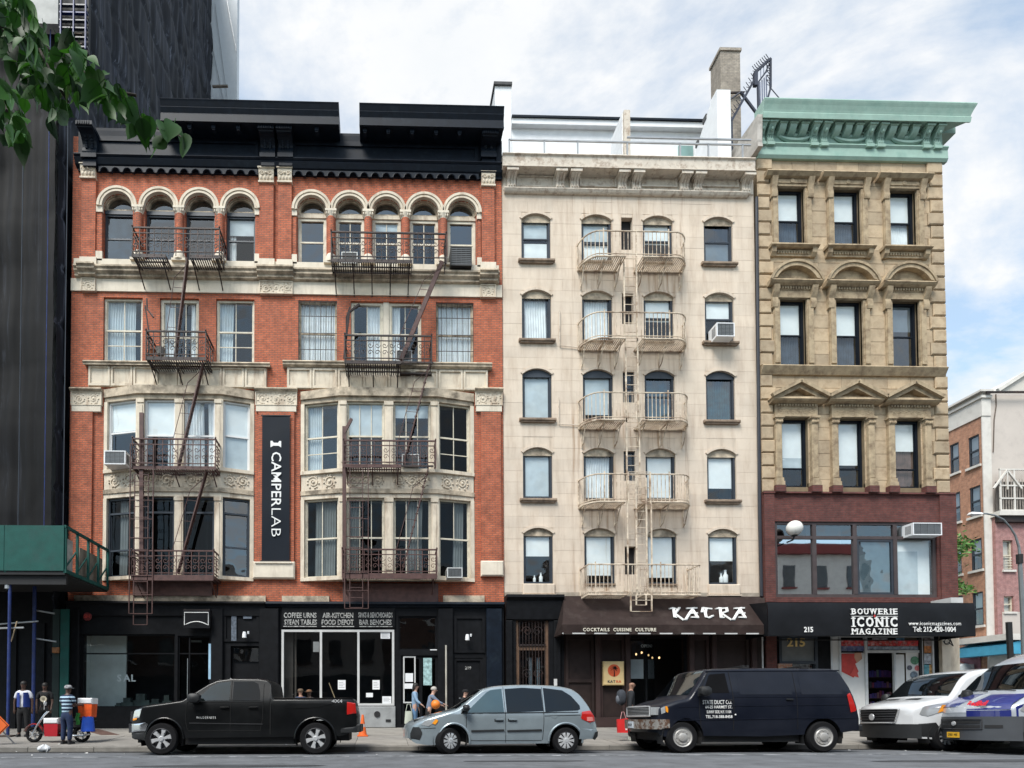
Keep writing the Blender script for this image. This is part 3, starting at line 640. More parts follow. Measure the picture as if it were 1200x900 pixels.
# angled bays
BD = .34
def bay(px0, pxa, pxb, px1, specs):
    """px0, px1: wall ends; pxa, pxb: corners of the front"""
    xa0, xb0 = X(px0, 560), X(px1, 560); xa, xb = X(pxa, 560, -BD), X(pxb, 560, -BD)
    def slab(name, z0, z1, ex, m, parent=RB, **k):
        lp = [(xa0-ex*.2+.01, .3), (xa0-ex*.2+.01, -.0-ex*.5), (xa-ex*.3, -BD-ex), (xb+ex*.3, -BD-ex), (xb0+ex*.2-.01, -.0-ex*.5), (xb0+ex*.2-.01, .3)]
        return MB().prism(lp, z0, z1, axis='Z').put(name, m, parent, **k)
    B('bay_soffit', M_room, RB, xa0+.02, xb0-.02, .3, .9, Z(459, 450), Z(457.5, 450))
    slab('bay_roof', Z(464.5, 340, -.3), Z(458, 340, -.1)-.005, .10, M_stonedirty); slab('bay_lintel', Z(469.5, 340, -.3), Z(464.5, 340, -.3), .0, M_stonedirty)
    slab('bay_sill', Z(553.5, 340, -.3), Z(549.5, 340, -.3), .10, M_stone); slab('bay_band', Z(573, 340, -.3), Z(553.5, 340, -.3), -.02, M_stone)
    slab('bay_string', Z(578, 340, -.3), Z(573, 340, -.3), .08, M_stonedirty); slab('bay_lintel', Z(583, 340, -.3), Z(578, 340, -.3), .02, M_stone)
    slab('bay_sill', Z(679.5, 340, -.3), Z(675.5, 340, -.3), .08, M_stone)
    floors = ((Z(549.5, 340, -.3), Z(469.5, 340, -.3)), (Z(675.5, 340, -.3), Z(583, 340, -.3)))
    facets = [((xa0, 0.0), (xa, -BD)), ((xa, -BD), (xb, -BD)), ((xb, -BD), (xb0, 0.0))]
    for fi, ((ax, ay), (bx, by)) in enumerate(facets):
        ln = math.hypot(bx-ax, by-ay); th = math.atan2(by-ay, bx-ax)
        root_loc = Vector((ax, ay, 0))
        for li, (z0, z1) in enumerate(floors):
            # local frame: x along facet, y outward negative
            posts = [.0, ln] if fi != 1 else [.0, ln/2, ln]; pw = .13 if fi != 1 else .24
            def place(o):
                o.location = root_loc-ORG[RB]; o.rotation_euler = (0, 0, th)
            edges = []
            for k, p in enumerate(posts):
                a_, b_ = (p-(pw/2 if 0 < k < len(posts)-1 or fi == 1 else .0), p+(pw/2 if 0 < k < len(posts)-1 or fi == 1 else .0))
                if fi == 1 and k == 0: a_, b_ = -.02, .22
                elif fi == 1 and k == 2: a_, b_ = ln-.22, ln+.02
                elif fi == 1: a_, b_ = ln/2-.16, ln/2+.16
                elif fi == 0: a_, b_ = (0, .14) if k == 0 else (ln-.08, ln+.0)
                else: a_, b_ = (0, .08) if k == 0 else (ln-.14, ln)
                edges.append((a_, b_))
                q = MB().box(a_, b_, -.02, .22, z0, z1)
                if b_-a_ > .15:
                    q.box(a_-.015, b_+.015, -.055, -.02, z1-.16, z1-.02).box(a_-.015, b_+.015, -.05, -.02, z0, z0+.18).box(a_+.05, b_-.05, -.045, -.02, z0+.25, z1-.24)
                place(q.put('bay_pilaster', M_stone, RB, local=True))
            for k in range(len(posts)-1):
                w0, w1 = edges[k][1], edges[k+1][0]; kw = dict(specs[(fi, li, k)])
                f = window(RB, (w0, w1, z0, z1), .1, **kw)
                # window() built in world terms around RB; redo in the facet frame
                f.location = root_loc-Vector((0, 0, 0)); f.rotation_euler = (0, 0, th)
                off = ORG[RB]
                for ob in [f]+list(f.children):
                    ob.data.transform(Matrix.Translation(off))
                f.location = root_loc-ORG[RB]
            if li == 1:
                n = len(posts)-1
                for k in range(n):
                    w0, w1 = edges[k][1], edges[k+1][0]
                    cm = carve(w0+.03, w1-.03, Z(571, 340, -.3), Z(555, 340, -.3), -.0, fi*7+k+int(px0)); place(cm.put('carved_panel', M_stone, RB, local=True, smooth=50))
W1 = dict(fr=M_wtfr, fw=.06, blind=(M_blind, 0, .5), gl=M_glass)
W2 = dict(fr=M_dkfr, fw=.07, gl=M_glassd, rail=.45)
Lb = {(0, 0, 0): dict(fr=M_wtfr, rail=.55, blind=[(M_blind, 0, .42)], gl=M_glass), (1, 0, 0): dict(fr=M_wtfr, rail=.48, blind=(M_blind, 0, .5), curtain=[(.7, 1, M_blindg)]), (1, 0, 1): dict(fr=M_wtfr, rail=.48, curtain=[(0, .6, M_curt), (.75, 1, M_curt)]),
      (2, 0, 0): dict(fr=M_wtfr, rail=.5, blind=[(M_blind, 0, .5), (M_blindg, .5, 1)], gl=M_glass),
      (0, 1, 0): dict(W2, trans=.5, rail=.4, curtain=[(.3, .62, M_curt)]), (1, 1, 0): dict(W2, trans=.5, rail=.0), (1, 1, 1): dict(W2, trans=.5, rail=.0), (2, 1, 0): dict(W2, trans=.5, rail=.45, gl=M_glassb)}
Rb_ = {(0, 0, 0): dict(fr=M_ltfr, mv=(1, 1), mh=(0, 1), gl=M_glass, curtain=[(0, .45, M_blindg)]), (1, 0, 0): dict(fr=M_ltfr, mv=(2, 2), gl=M_glass, blind=(M_blindg, 0, .5)), (1, 0, 1): dict(fr=M_ltfr, mv=(2, 2), gl=M_glass, blind=(M_blindg, 0, .2)),
       (2, 0, 0): dict(fr=M_ltfr, mv=(1, 1), mh=(0, 1), gl=M_glassd), (0, 1, 0): dict(fr=M_ltfr, mv=(1, 1), gl=M_glassd, curtain=[(.25, .9, M_curt)]), (1, 1, 0): dict(fr=M_ltfr, mv=(2, 2), gl=M_glassd, curtain=[(0, .3, M_curt)]),
       (1, 1, 1): dict(fr=M_ltfr, mv=(2, 2), gl=M_glassd, curtain=[(.32, .8, M_curt)]), (2, 1, 0): dict(fr=M_ltfr, mv=(1, 0), gl=M_glassd, curtain=[(.5, .85, M_curt)])}
bay(121.5, 161, 258.5, 297.5, Lb); bay(352.5, 399, 512, 555.5, Rb_)
# strip of brick and painted stone over the shopfront
B('stone_base_band', M_stonedirty, RB, BX0+.3, X(312, 700), -.14, 0, SH, Z(698, 200, -.1)); B('stone_base_band', M_stonedirty, RB, X(331, 700), X(386, 700), -.14, 0, SH, Z(698.5, 360, -.1))
B('stone_base_band', M_stonedirty, RB, X(519, 700), X(567, 700), -.14, 0, SH, Z(698, 540, -.1))
B('shopfront_cover', M_ironb, RB, X(158, 690), X(250, 690), -.2, -.0, Z(698, 200, -.2), Z(678, 200, -.2)); B('shopfront_cover', M_ironb, RB, X(402, 690), X(513, 690), -.2, -.0, SH, Z(684, 450, -.2))
# ================================================================ shopfronts of the brick building
M_shopdk = M_black
gl_shop = glass('shop_glass', tint=(0.80, 0.85, 0.85), refl=0.05, wav=0.1)
M_alum = mat('aluminium_frame', (0.55, 0.55, 0.54), 0.45, var=.1)
M_num = mat('faded_white_print', (0.50, 0.50, 0.48), 0.8, var=.3, scale=30, dirt=.8, dcol=(.03, .03, .03), dscale=9, dpos=(.42, .6))
SB, ST = .38, SH-.005
YS = -.12
def prect(px0, py0, px1, py1, Y=YS): return rect(px0, py0, px1, py1, Y)
# backing wall with the glazed openings cut out
ops = {}
def opn(k, *a): ops[k] = prect(*a); return ops[k]
opn('shopL', 95, 743, 205, 829); opn('doorL', 208, 745, 246, 850)
opn('w3', 330, 738, 462, 827); opn('trans', 467, 722, 512, 762); opn('dd', 470, 768, 514, 849); opn('d2', 532, 771, 566, 850); opn('niche', 270, 757, 303, 850)
outer = [(BX0, SB-.2), (BX1-.04, SB-.2), (BX1-.04, ST), (BX0, ST)]
MB().prism([outer]+[[(a, max(c, SB-.15)), (b, max(c, SB-.15)), (b, d), (a, d)] for a, b, c, d in ops.values()], YS, .3).put('shopfront', M_black, RB)
# projecting cap, piers and panels
MB().mould([(-.34, ST+.02), (-.36, ST-.05), (-.22, ST-.12), (-.2, ST-.5), (-.12, ST-.52), (-.11, ST+.02)], BX0+.05, X(312, 710)).put('shop_cornice', M_black, RB)
MB().mould([(-.32, ST+.02), (-.34, ST-.06), (-.2, ST-.12), (-.18, ST-.16), (-.12, ST-.17), (-.11, ST+.02)], X(313, 710), BX1-.05).put('shop_cornice', M_navy, RB)
for a, c, m in ((84, 94, M_black), (248, 262, M_black), (304, 327, M_black), (513, 531, M_black), (570, 588, M_navy)):
    x0, x1, z0, z1 = prect(a, 712, c, 851); MB().cbox(x0, x1, -.26, -.1, SB, z1-.05, .03).cbox(x0-.03, x1+.03, -.3, -.1, SB, SB+.35, .03).put('pier', m, RB)
for a in ((262, 716, 304, 752), (532, 722, 568, 765)):
    x0, x1, z0, z1 = prect(*a); MB().prism([[(x0, z0), (x1, z0), (x1, z1), (x0, z1)], [(x0+.1, z0+.1), (x1-.1, z0+.1), (x1-.1, z1-.1), (x0+.1, z1-.1)]], -.17, -.1).put('wall_panel', M_black, RB)
def shopwin(k, nm, m, mul=(), tr=(), fw=.05, gl=None, Y=-.05, gy=.03):
    x0, x1, z0, z1 = ops[k]; z0 = max(z0, SB-.14); f = MB().prism([[(x0, z0), (x1, z0), (x1, z1), (x0, z1)], [(x0+fw, z0+fw), (x1-fw, z0+fw), (x1-fw, z1-fw), (x0+fw, z1-fw)]], Y, Y+.12).put(nm, m, RB)
    xs = [x0+fw]+[X(p, 780, Y) for p in mul]+[x1-fw]; zs = [z0+fw]+[Z(p, 300, Y) for p in tr]+[z1-fw]
    for p in xs[1:-1]: B('mullion', m, f, p-fw/2, p+fw/2, Y-.005, Y+.1, z0+fw, z1-fw)
    for p in zs[1:-1]: B('transom', m, f, x0+fw, x1-fw, Y+.003, Y+.09, p-fw*.45, p+fw*.45)
    for i in range(len(xs)-1):
        for j in range(len(zs)-1): MB().add([(xs[i], Y+gy, zs[j]), (xs[i+1], Y+gy, zs[j]), (xs[i+1], Y+gy, zs[j+1]), (xs[i], Y+gy, zs[j+1])], [(0, 1, 2, 3)]).put('pane', gl or gl_shop, f)
    return f, xs, zs
M_plast = mat('shop_plaster', (0.62, 0.66, 0.64), 0.8, var=.08)
fL, _, _ = shopwin('shopL', 'shop_window', M_black, tr=(766,))
x0, x1, z0, z1 = ops['shopL']
# the display room behind the left window
B('partition', M_plast, RB, x0-.1, X(146, 780, .6), .75, .82, SB, z1+.1)
MB().box(x0-.12, x0-.06, .3, 2.1, SB, z1+.1).put('partition', M_plast, RB)
B('display_plinth', M_black, RB, x0+.1, x1-.05, .32, 1.1, SB, z0+.02)
for px, w, h in ((150, .5, .35), (166, .6, .5), (183, .5, .3), (196, .35, .45), (139, .25, .15)):
    x = X(px, 820, .6); t = thing('display_item', {150: 'dark shoe box left of centre behind the left shop window', 166: 'tallest dark display box behind the left shop window', 183: 'low dark display box right of the tallest one behind the left shop window', 196: 'dark display box nearest the glass door of the left shop', 139: 'smallest dark display box behind the left shop window'}[px], 'display box', (x, .7, z0+.02))
    MB().box(-w*.5, w*.5, -.15, .15, 0, h*.5).box(-w*.35, w*.2, -.12, .1, h*.5, h).put('box', mat('dark_goods', (.05, .07, .07), .5, var=.5, objvar=.4), t, local=True)
for k, (a, b) in enumerate((('S', 138.5), ('A', 147.5), ('L', 155))): text('lettering', a, M_white, fL, (X(b, 795, -.06), -.062+.09, Z(795, 147, 0)), .36, bold=.008)
B('light_strip', mat('shop_tube', (.75, .8, .8), .5), RB, X(224, 750, 1), X(236, 752, 1), 1.0, 1.05, Z(752.5, 230, 1), Z(750.5, 230, 1))
f, _, _ = shopwin('doorL', 'shop_door', M_black, mul=(222,), tr=(766,), gl=M_glassd)
MB().tube([(X(220, 790, -.1), -.12, Z(820)), (X(220, 790, -.1), -.12, Z(772))], .014).put('handle', M_steel, f)
B('blue_strip', mat('pale_blue_strip', (.35, .55, .72), .5), RB, X(245.5, 790), X(248.5, 790), -.15, -.1, Z(796), Z(755))
# three-light window
f, xs, zs = shopwin('w3', 'shop_window', M_alum, mul=(376, 420), fw=.085, gl=gl_shop, Y=-.16, gy=.05)
x0, x1, z0, z1 = ops['w3']
B('interior_panel', mat('brown_hoarding', (.10, .08, .07), .8), RB, X(332, 780), X(342, 780), .3, .34, SB, z1+.1)
B('interior_panel', mat('brown_hoarding'
 , (.10, .08, .07), .8), RB, X(344, 780), X(346, 780), .3, .34, SB, z1+.1)
for k, (a, lab) in enumerate(((((446, 741, 457, 748.5)), 0), ((396, 797, 405, 808), 0), ((436.5, 797, 445, 808), 0), ((448, 816, 458.5, 824.5), 0), ((429, 812, 437, 817), 1), ((367, 752, 374, 764), 2))):
    q = rect(*a, -.11); m = M_white if lab < 2 else mat('grey_notice', (.18, .19, .19), .8)
    o = MB().box(q[0], q[1], -.120, -.116, q[2], q[3])
    o = o.put('notice', m, f)
    if lab == 0:
        lm = MB()
        for i in range(4): lm.box(q[0]+.04, q[1]-.04-(i % 2)*.05, -.1225, -.1205, q[2]+(q[3]-q[2])*(.2+.18*i), q[2]+(q[3]-q[2])*(.2+.18*i)+.012)
        lm.put('print', mat('grey_print', (.2, .2, .2), .8), o)
MB().bar((X(385, 800, -.1), .1, Z(800)), (X(392, 820, -.1), .1, Z(818)), .03, .03).put('broom_stick', mat('pale_wood', (.45, .33, .2), .6), RB)
q = prect(330, 828, 463.5, 850, -.2); o = MB().cbox(q[0], q[1], -.2, -.1, SB, q[3], .02).put('bulkhead', mat('galvanised_panel', (.36, .37, .37), .55, metal=.3, var=.15, dirt=.4, dcol=(.2, .2, .2)), RB)
MB().lathe([(.11, -.235), (.12, -.2)], (X(442, 837, -.2), 0, Z(837, 442, -.2)), 'Y', 16).put('vent_pipe', M_dark, RB)
B('bulkhead_vent', M_dark, RB, X(452, 845, -.2), X(458, 845, -.2), -.22, -.2, Z(846, 455, -.2), Z(843, 455, -.2))
# faded painted sign
q = prect(330, 711.5, 463, 736, -.2); sb = MB().cbox(q[0], q[1], -.2, -.1, q[2], q[3], .02).put('sign_board', M_black, RB)
for txt, a, c, py in (('COFFEE URNS', 332.5, 371, 721.5), ('STEAM TABLES', 333, 371.5, 729.5), ('AIR-KITCHEN', 378, 414, 721.5), ('FOOD DEPOT', 377, 414.5, 729.5), ('SINKS & BENCHBOARDS', 420, 460, 721), ('BAR BENCHES', 421, 459, 729.5)):
    xa, xb = X(a, py, -.2), X(c, py, -.2)
    text('lettering', txt, M_num, sb, ((xa+xb)/2, -.206, Z(py, 390, -.2)), .27, bold=.006, fit=xb-xa)
for a, c in ((332, 371), (377, 415), (421, 460)): B('painted_line', M_num, sb, X(a, 734, -.2), X(c, 734, -.2), -.204, -.2, Z(734.6, 390, -.2), Z(733.6, 390, -.2))
# doors to the right
f, _, _ = shopwin('trans', 'transom_light', M_black, fw=.06, gl=M_glassb)
f, xs, zs = shopwin('dd', 'double_door', M_black, mul=(493,), fw=.12, gl=M_glassd)
for a, c, m in ((472.5, 487, M_alum),):
    q = prect(a, 769, c, 824, -.08); MB().prism([[(q[0], q[2]), (q[1], q[2]), (q[1], q[3]), (q[0], q[3])], [(q[0]+.05, q[2]+.05), (q[1]-.05, q[2]+.05), (q[1]-.05, q[3]-.05), (q[0]+.05, q[3]-.05)]], -.09, -.04).put('door_trim', m, f)
for a, m in (((475, 789, 484, 799), M_white), ((474, 801, 484, 807), M_white), ((496, 771, 506, 803), mat('teal_poster', (.30, .45, .45), .7, var=.5, scale=9)), ((504, 761, 512, 764.5), M_white)):
    q = prect(*a, -.08); B('poster', m, f, q[0], q[1], -.1, -.09, q[2], q[3])
x0, x1, z0, z1 = ops['d2']
f = MB().prism([[(x0, SB), (x1, SB), (x1, z1), (x0, z1)], [(x0+.1, SB+.1), (x1-.1, SB+.1), (x1-.1, z1-.1), (x0+.1, z1-.1)]], -.1, .0).box(x0+.1, x1-.1, -.04, 0, SB+.1, z1-.1).put('door', M_black, RB)
text('door_number', '219', M_num, f, ((x0+x1)/2, -.046, Z(783, 548)), .16, bold=.004)
MB().lathe([(.035, -.09), (.03, -.04)], (x0+.22, 0, SB+1.1), 'Y', 10).put('handle', M_steel, f)
MB().tube([(X(522.7, 790, -.28), -.31, SB), (X(522.7, 790, -.28), -.31, Z(757))], .035, 8).put('drain_pipe', mat('pale_pipe', (.45, .42, .36), .6, dirt=.5), RB)
x0, x1, z0, z1 = ops['niche']
B('boarded_door', M_black, RB, x0+.02, x1-.02, .05, .1, SB, z1)
q = prect(273, 759, 302, 775); B('fanlight_pane', M_glassb, RB, q[0], q[1], .0, .02, q[2], q[3])
for a in ((271, 720, 277, 751), (285, 719, 295, 725)):
    q = prect(*a, -.18); B('paint_scrape', mat('scraped_paint', (.10, .12, .15), .8, var=.5, scale=12), RB, q[0], q[1], -.175, -.171, q[2], q[3])
# bulkhead lights
for px, py, lab in ((287.5, 745, 'white flood lamp on the black panel left of the faded kitchen sign'), (548, 748, 'white flood lamp above the numbered black door')):
    x, z = X(px, py, -.3), Z(py, px, -.3); t = thing('flood_lamp', lab, 'lamp', (x, -.12, z))
    MB().tube([(0, .0, .05), (0, -.15, .12), (-.02, -.25, .08)], .02, 6).put('arm', M_dark, t, local=True)
    MB().lathe([(.05, .14), (.075, .05), (.08, -.08), (.03, -.1)], (-.02, -.25, 0), n=10).lathe([(.03, .0), (.04, .1)], (.12, -.22, .06), n=8).put('lamp_head', M_white, t, local=True, smooth=40)
# small bracket sign with the arched emblem (projects from the wall)
q = rect(216, 717, 244, 734, -.5); t = thing('hanging_sign', 'black hanging board with a white outlined flag emblem, above the left shop door', 'sign', ((q[0]+q[1])/2, -.4, q[3]))
B('board', M_black, t, q[0]-.06, q[1]+.06, -.48, -.42, q[2]-.06, q[3]+.06)
xa, xb, za, zb_ = q[0], q[1], q[2]+.05, q[3]-.02; dx_ = xb-xa
top = [(xa, zb_), (xb, zb_)]; bot = [(xb, za)]+[(xb-dx_*i/8, za+.13*math.sin(math.pi*i/8)) for i in range(1, 8)]+[(xa, za)]
MB().tube([(p[0], -.485, p[1]) for p in [top[0], top[1]]+bot], .018, 5, closed=True).put('emblem', M_letw, t)
MB().bar((xa, -.45, q[3]+.1), (xa, -.1, q[3]+.1), .03).bar((xb, -.45, q[3]+.1), (xb, -.1, q[3]+.1), .03).bar((xa-.05, -.45, q[3]+.07), (xb+.05, -.45, q[3]+.07), .04).put('bracket', M_iron, t)
q = rect(98, 718, 107, 727, -.2); t = thing('shop_sign', 'small dim red circular sign above the left shop window', 'sign', ((q[0]+q[1])/2, -.2, q[2]))
MB().lathe([(.14, -.24), (.16, -.2)], ((q[0]+q[1])/2, 0, (q[2]+q[3])/2), 'Y', 18).put('plate', mat('dark_red', (.16, .02, .02), .6), t)
text('lettering', 'SH', mat('red_letter', (.5, .05, .04), .6), t, ((q[0]+q[1])/2, -.248, (q[2]+q[3])/2), .18, bold=.005)
# navy banner
q = rect(307, 487.5, 339.5, 657, -.16); t = thing('banner', 'tall navy vertical banner with white CAMPERLAB lettering between the two bays', 'banner', ((q[0]+q[1])/2, -.12, q[2]))
MB().grid(lambda u, v: (q[0]+(q[1]-q[0])*u, -.17+.012*math.sin(v*14)*math.sin(u*3.1), q[2]+(q[3]-q[2])*v), 6, 30).grid(lambda u, v: (q[0]+(q[1]-q[0])*u, -.155, q[2]+(q[3]-q[2])*v), 1, 1).put('cloth', mat('navy_vinyl', (.004, .0075, .014), .55, spec=.2, var=.1), t, smooth=60)
MB().bar((q[0]-.05, -.16, q[3]+.02), (q[1]+.05, -.16, q[3]+.02), .04).bar((q[0]-.05, -.16, q[2]-.02), (q[1]+.05, -.16, q[2]-.02), .04).put('rail', M_iron, t)
xm = (q[0]+q[1])/2
def vtext(txt, py0, py1, sz, bold):
    z1, z0 = Z(py0, 323, -.17), Z(py1, 323, -.17)
    o = text('lettering', txt, M_letw, t, (xm, -.19, (z0+z1)/2), sz, rot=(R(90), R(90), 0), bold=bold, fit=z1-z0); return o
vtext('CAMPER', 530, 594, .52, .004); vtext('LAB', 596, 629, .52, -.006)
zt, zb_ = Z(517, 323, -.17), Z(524.5, 323, -.17)
MB().prism([(xm-.2, zb_), (xm-.2, zt), (xm-.13, zt), (xm-.08, zt-.07), (xm+.08, zt-.07), (xm+.13, zt), (xm+.2, zt), (xm+.2, zb_), (xm+.1, zb_+.06), (xm-.1, zb_+.06)], -.195, -.18).put('emblem', M_letw, t)

# ---------------------------------------------------------------- fire escapes
def escape_level(t, m, px0, px1, pyr, pyf, D=.95, cross=True, flo=(None, None), scroll=True, brk=3, side='both', bal=.0):
    """pyr: top rail, pyf: landing edge, both seen on the front plane"""
    xa, xb = X(px0, pyf, -D), X(px1, pyf, -D); zr, zf = Z(pyr, (px0+px1)/2, -D), Z(pyf, (px0+px1)/2, -D)
    fa, fb = (X(flo[0], pyf, -D) if flo[0] else xa), (X(flo[1], pyf, -D) if flo[1] else xb)
    ld = MB().box(fa, fb, -D, -D+.02, zf-.09, zf+.03).box(fa, fa+.02, -D+.02, 0, zf-.09, zf+.03).box(fb-.02, fb, -D+.02, 0, zf-.09, zf+.03).box(fa, fb, -.02, 0, zf-.09, zf+.03)
    nb = int((fb-fa)/.085)
    for k in range(1, nb): x = fa+(fb-fa)*k/nb; ld.box(x-.02, x+.02, -D+.02, -.02, zf-.03, zf-.02)
    for y in (-D*.35, -D*.68): ld.box(fa+.02, fb-.02, y-.02, y+.02, zf-.07, zf-.031)
    ld.put('landing', m, t)
    rl = MB(); h = zr-zf
    run = [((xa, 0), (xa, -D)), ((xa, -D), (xb, -D)), ((xb, -D), (xb, 0))]
    for i, (p, q) in enumerate(run):
        for z, w in ((zr, .05), (zr-h*.2, .03), (zf+h*.12, .03)): rl.bar((p[0], p[1], z), (q[0], q[1], z), w)
        ln = math.hypot(q[0]-p[0], q[1]-p[1]); n = max(1, int(ln/.26))
        for k in range(n+1):
            u = k/n; x, y = p[0]+(q[0]-p[0])*u, p[1]+(q[1]-p[1])*u; rl.bar((x, y, zf-.02), (x, y, zr), .026)
        if scroll and i == 1:
            for k in range(n):
                u = (k+.5)/n; x = p[0]+(q[0]-p[0])*u; r = min(.105, ln/n*.4)
                for cz, d, ph in ((zf+h*.34, 1, 0), (zf+h*.62, -1, 3.14)): spiral(rl, x, cz, -D, r, 1.15, .013, d, ph, 10)
        elif scroll:
            for k in range(n):
                u = (k+.5)/n; y = p[1]+(q[1]-p[1])*u; x = p[0]
                for cz in (zf+h*.34, zf+h*.62): rl.tube([(x, y+.1*math.cos(a*.785), cz+.1*math.sin(a*.785)) for a in range(8)], .012, 4, closed=True)
    for x in (xa, xb): blob(rl, x, -D-.02, zr+.05, .035, .035, .045); rl.bar((x, -D, zf-.1), (x, -D, zr+.05), .035)
    rl.put('railing', m, t)
    for k in range(brk):
        x = fa+.12+(fb-fa-.24)*k/max(1, brk-1)
        MB().bar((x, -.02, zf-.1), (x, -D+.05, zf-.1), .03).bar((x, -.02, zf-.75), (x, -.02, zf-.1), .04).tube([(x, -.02, zf-.7), (x, -D*.35, zf-.5), (x, -D*.75, zf-.28), (x, -D+.08, zf-.12)], .024, 5).put('bracket', m, t)
    return xa, xb, zf, zr
def stair(t, m, p0, p1, Y=-.62, w=.09, rail=1):
    """steep stair seen edge-on: two stringers with treads, running in the facade direction"""
    a = at(*p0, Y); c = at(*p1, Y); s = MB()
    for y in (Y, Y+w): s.bar((a.x, y, a.z), (c.x, y, c.z), .04, .15)
    n = int(abs(c.z-a.z)/.24)
    for k in range(1, n): u = k/n; x = a.x+(c.x-a.x)*u; z = a.z+(c.z-a.z)*u; s.box(x-.05, x+.05, Y, Y+w, z-.012, z+.012)
    s.put('stair', m, t)
    if rail:
        r_ = MB(); d = -1 if c.x < a.x else 1
        pts = [(a.x-d*.05, Y-.02, a.z+.3), (a.x-d*.38+(c.x-a.x)*.15, Y-.02, a.z+(c.z-a.z)*.12)]
        r_.tube([(a.x+d*.02, Y-.02, a.z-.25), (a.x+(c.x-a.x)*.2-.38, Y-.02, a.z+(c.z-a.z)*.2), (a.x+(c.x-a.x)*.80-.42, Y-.02, a.z+(c.z-a.z)*.80), (c.x, Y-.02, c.z+.4)], .013, 5)
        for u in (.3, .5, .7): x = a.x+(c.x-a.x)*u; z = a.z+(c.z-a.z)*u; r_.bar((x, Y-.02, z), (x-.40, Y-.02, z+.03), .014)
        r_.put('handrail', m, t)
def ladder(t, m, px0, px1, py0, py1, Y, n=None, w=.025, name='ladder'):
    x0, x1 = X(px0, py0, Y), X(px1, py0, Y); z1, z0 = Z(py0, px0, Y), Z(py1, px0, Y); mb = MB().bar((x0, Y, z0), (x0, Y, z1), w, .04).bar((x1, Y, z0), (x1, Y, z1), w, .04)
    n = n or int((z1-z0)/.33)
    for k in range(n+1): z = z0+(z1-z0)*k/n; mb.bar((x0, Y, z), (x1, Y, z), .02)
    return mb.put(name, m, t)
FL = thing('fire_escape', 'brown iron fire escape zigzagging down the left bay of the brick building', 'fire escape', (X(205, 680), 0, Z(682, 205)), group=None)
escape_level(FL, M_iron, 155, 257, 267.5, 299, brk=2, flo=(155, 194)); 
xa, xb, zf, zr = X(222, 299, -.95), X(257, 299, -.95), Z(299, 205, -.95), 0
l = MB().box(xa, xb, -.95, -.93, zf-.09, zf+.03).box(xa, xb, -.02, 0, zf-.09, zf+.03)
for k in range(14): x = xa+(xb-xa)*k/13; l.box(x-.02, x+.02, -.95, 0, zf-.03, zf-.01)
l.put('landing', M_iron, FL)
for x in (xa+.1, xb-.1): MB().bar((x, -.02, zf-.1), (x, -.9, zf-.1), .03).tube([(x, -.02, zf-.7), (x, -.3, zf-.5), (x, -.7, zf-.28), (x, -.87, zf-.12)], .024, 5).put('bracket', M_iron, FL)
escape_level(FL, M_iron, 171, 241, 388.5, 419, brk=3); escape_level(FL, M_ironb, 155, 252.5, 514.5, 547, brk=3); q = escape_level(FL, M_ironb, 154, 250.5, 645.5, 675, brk=2)
B('channel', M_ironb, FL, q[0], q[1], -1.0, -.95, q[2]-.17, q[2]+.03)
stair(FL, M_ironb, (219.5, 303), (205, 420)); stair(FL, M_ironb, (238, 425), (209, 546)); stair(FL, M_ironb, (242, 551), (208, 672))
ladder(FL, M_ironb, 153, 180, 520, 719, -1.02, 9, .03); ladder(FL, M_ironb, 158, 174, 556, 732, -.98, 14)
MB().bar(at(166, 484, -.85), at(166, 680, -.85), .14, .1).put('guide_post', M_ironb, FL)
MB().tube([at(172, 350, -.7), at(172.5, 362, -.75), at(180, 372, -.8)], .03, 5).tube([at(170, 358, -.7), at(174, 385, -.75), at(174, 420, -.8)], .025, 5).put('hook_arm', M_iron, FL)
FR = thing('fire_escape', 'brown iron fire escape zigzagging down the right bay of the brick building', 'fire escape', (X(455, 680), 0, Z(682, 455)))
escape_level(FR, M_iron, 388, 523, 273, 305, brk=5, flo=(388, 483)); escape_level(FR, M_iron, 404, 506, 393.5, 423.5, brk=3, flo=(404, 470)); escape_level(FR, M_ironb, 402.5, 510.5, 516.5, 545, brk=3, flo=(402.5, 470)); q = escape_level(FR, M_ironb, 401, 512, 644, 673, brk=2)
B('channel', M_ironb, FR, q[0], q[1], -1.0, -.95, q[2]-.17, q[2]+.03)
for a, py in ((470, 423.5), (470, 545)):
    xa, xb, zf = X(a, py, -.95), X(508, py, -.95), Z(py, 490, -.95); MB().box(xa, xb, -.95, -.91, zf-.06, zf).box(xa, xb, -.2, -.0, zf-.06, zf).put('landing_edge', M_iron, FR)
stair(FR, M_ironb, (518, 306), (470, 421)); stair(FR, M_ironb, (504, 424), (473, 543)); stair(FR, M_ironb, (502, 548), (471, 671))
ladder(FR, M_ironb, 404, 431.5, 545, 713, -1.02, 8, .03); ladder(FR, M_ironb, 410, 425, 548, 712, -.98, 14)
MB().bar(at(403.5, 500, -.8), at(403.5, 682, -.8), .14, .1).bar(at(403, 508, -.8), at(412, 491, -.8), .12, .1).put('guide_post', M_ironb, FR)
MB().tube([at(421, 357, -.7), at(409, 366, -.8), at(407, 385, -.85), at(403, 420, -.9)], [.06, .05, .04, .03], 6).tube([at(410, 360, -.75), at(406, 372, -.8), at(406, 392, -.85)], .03, 5).put('hook_arm', M_iron, FR)
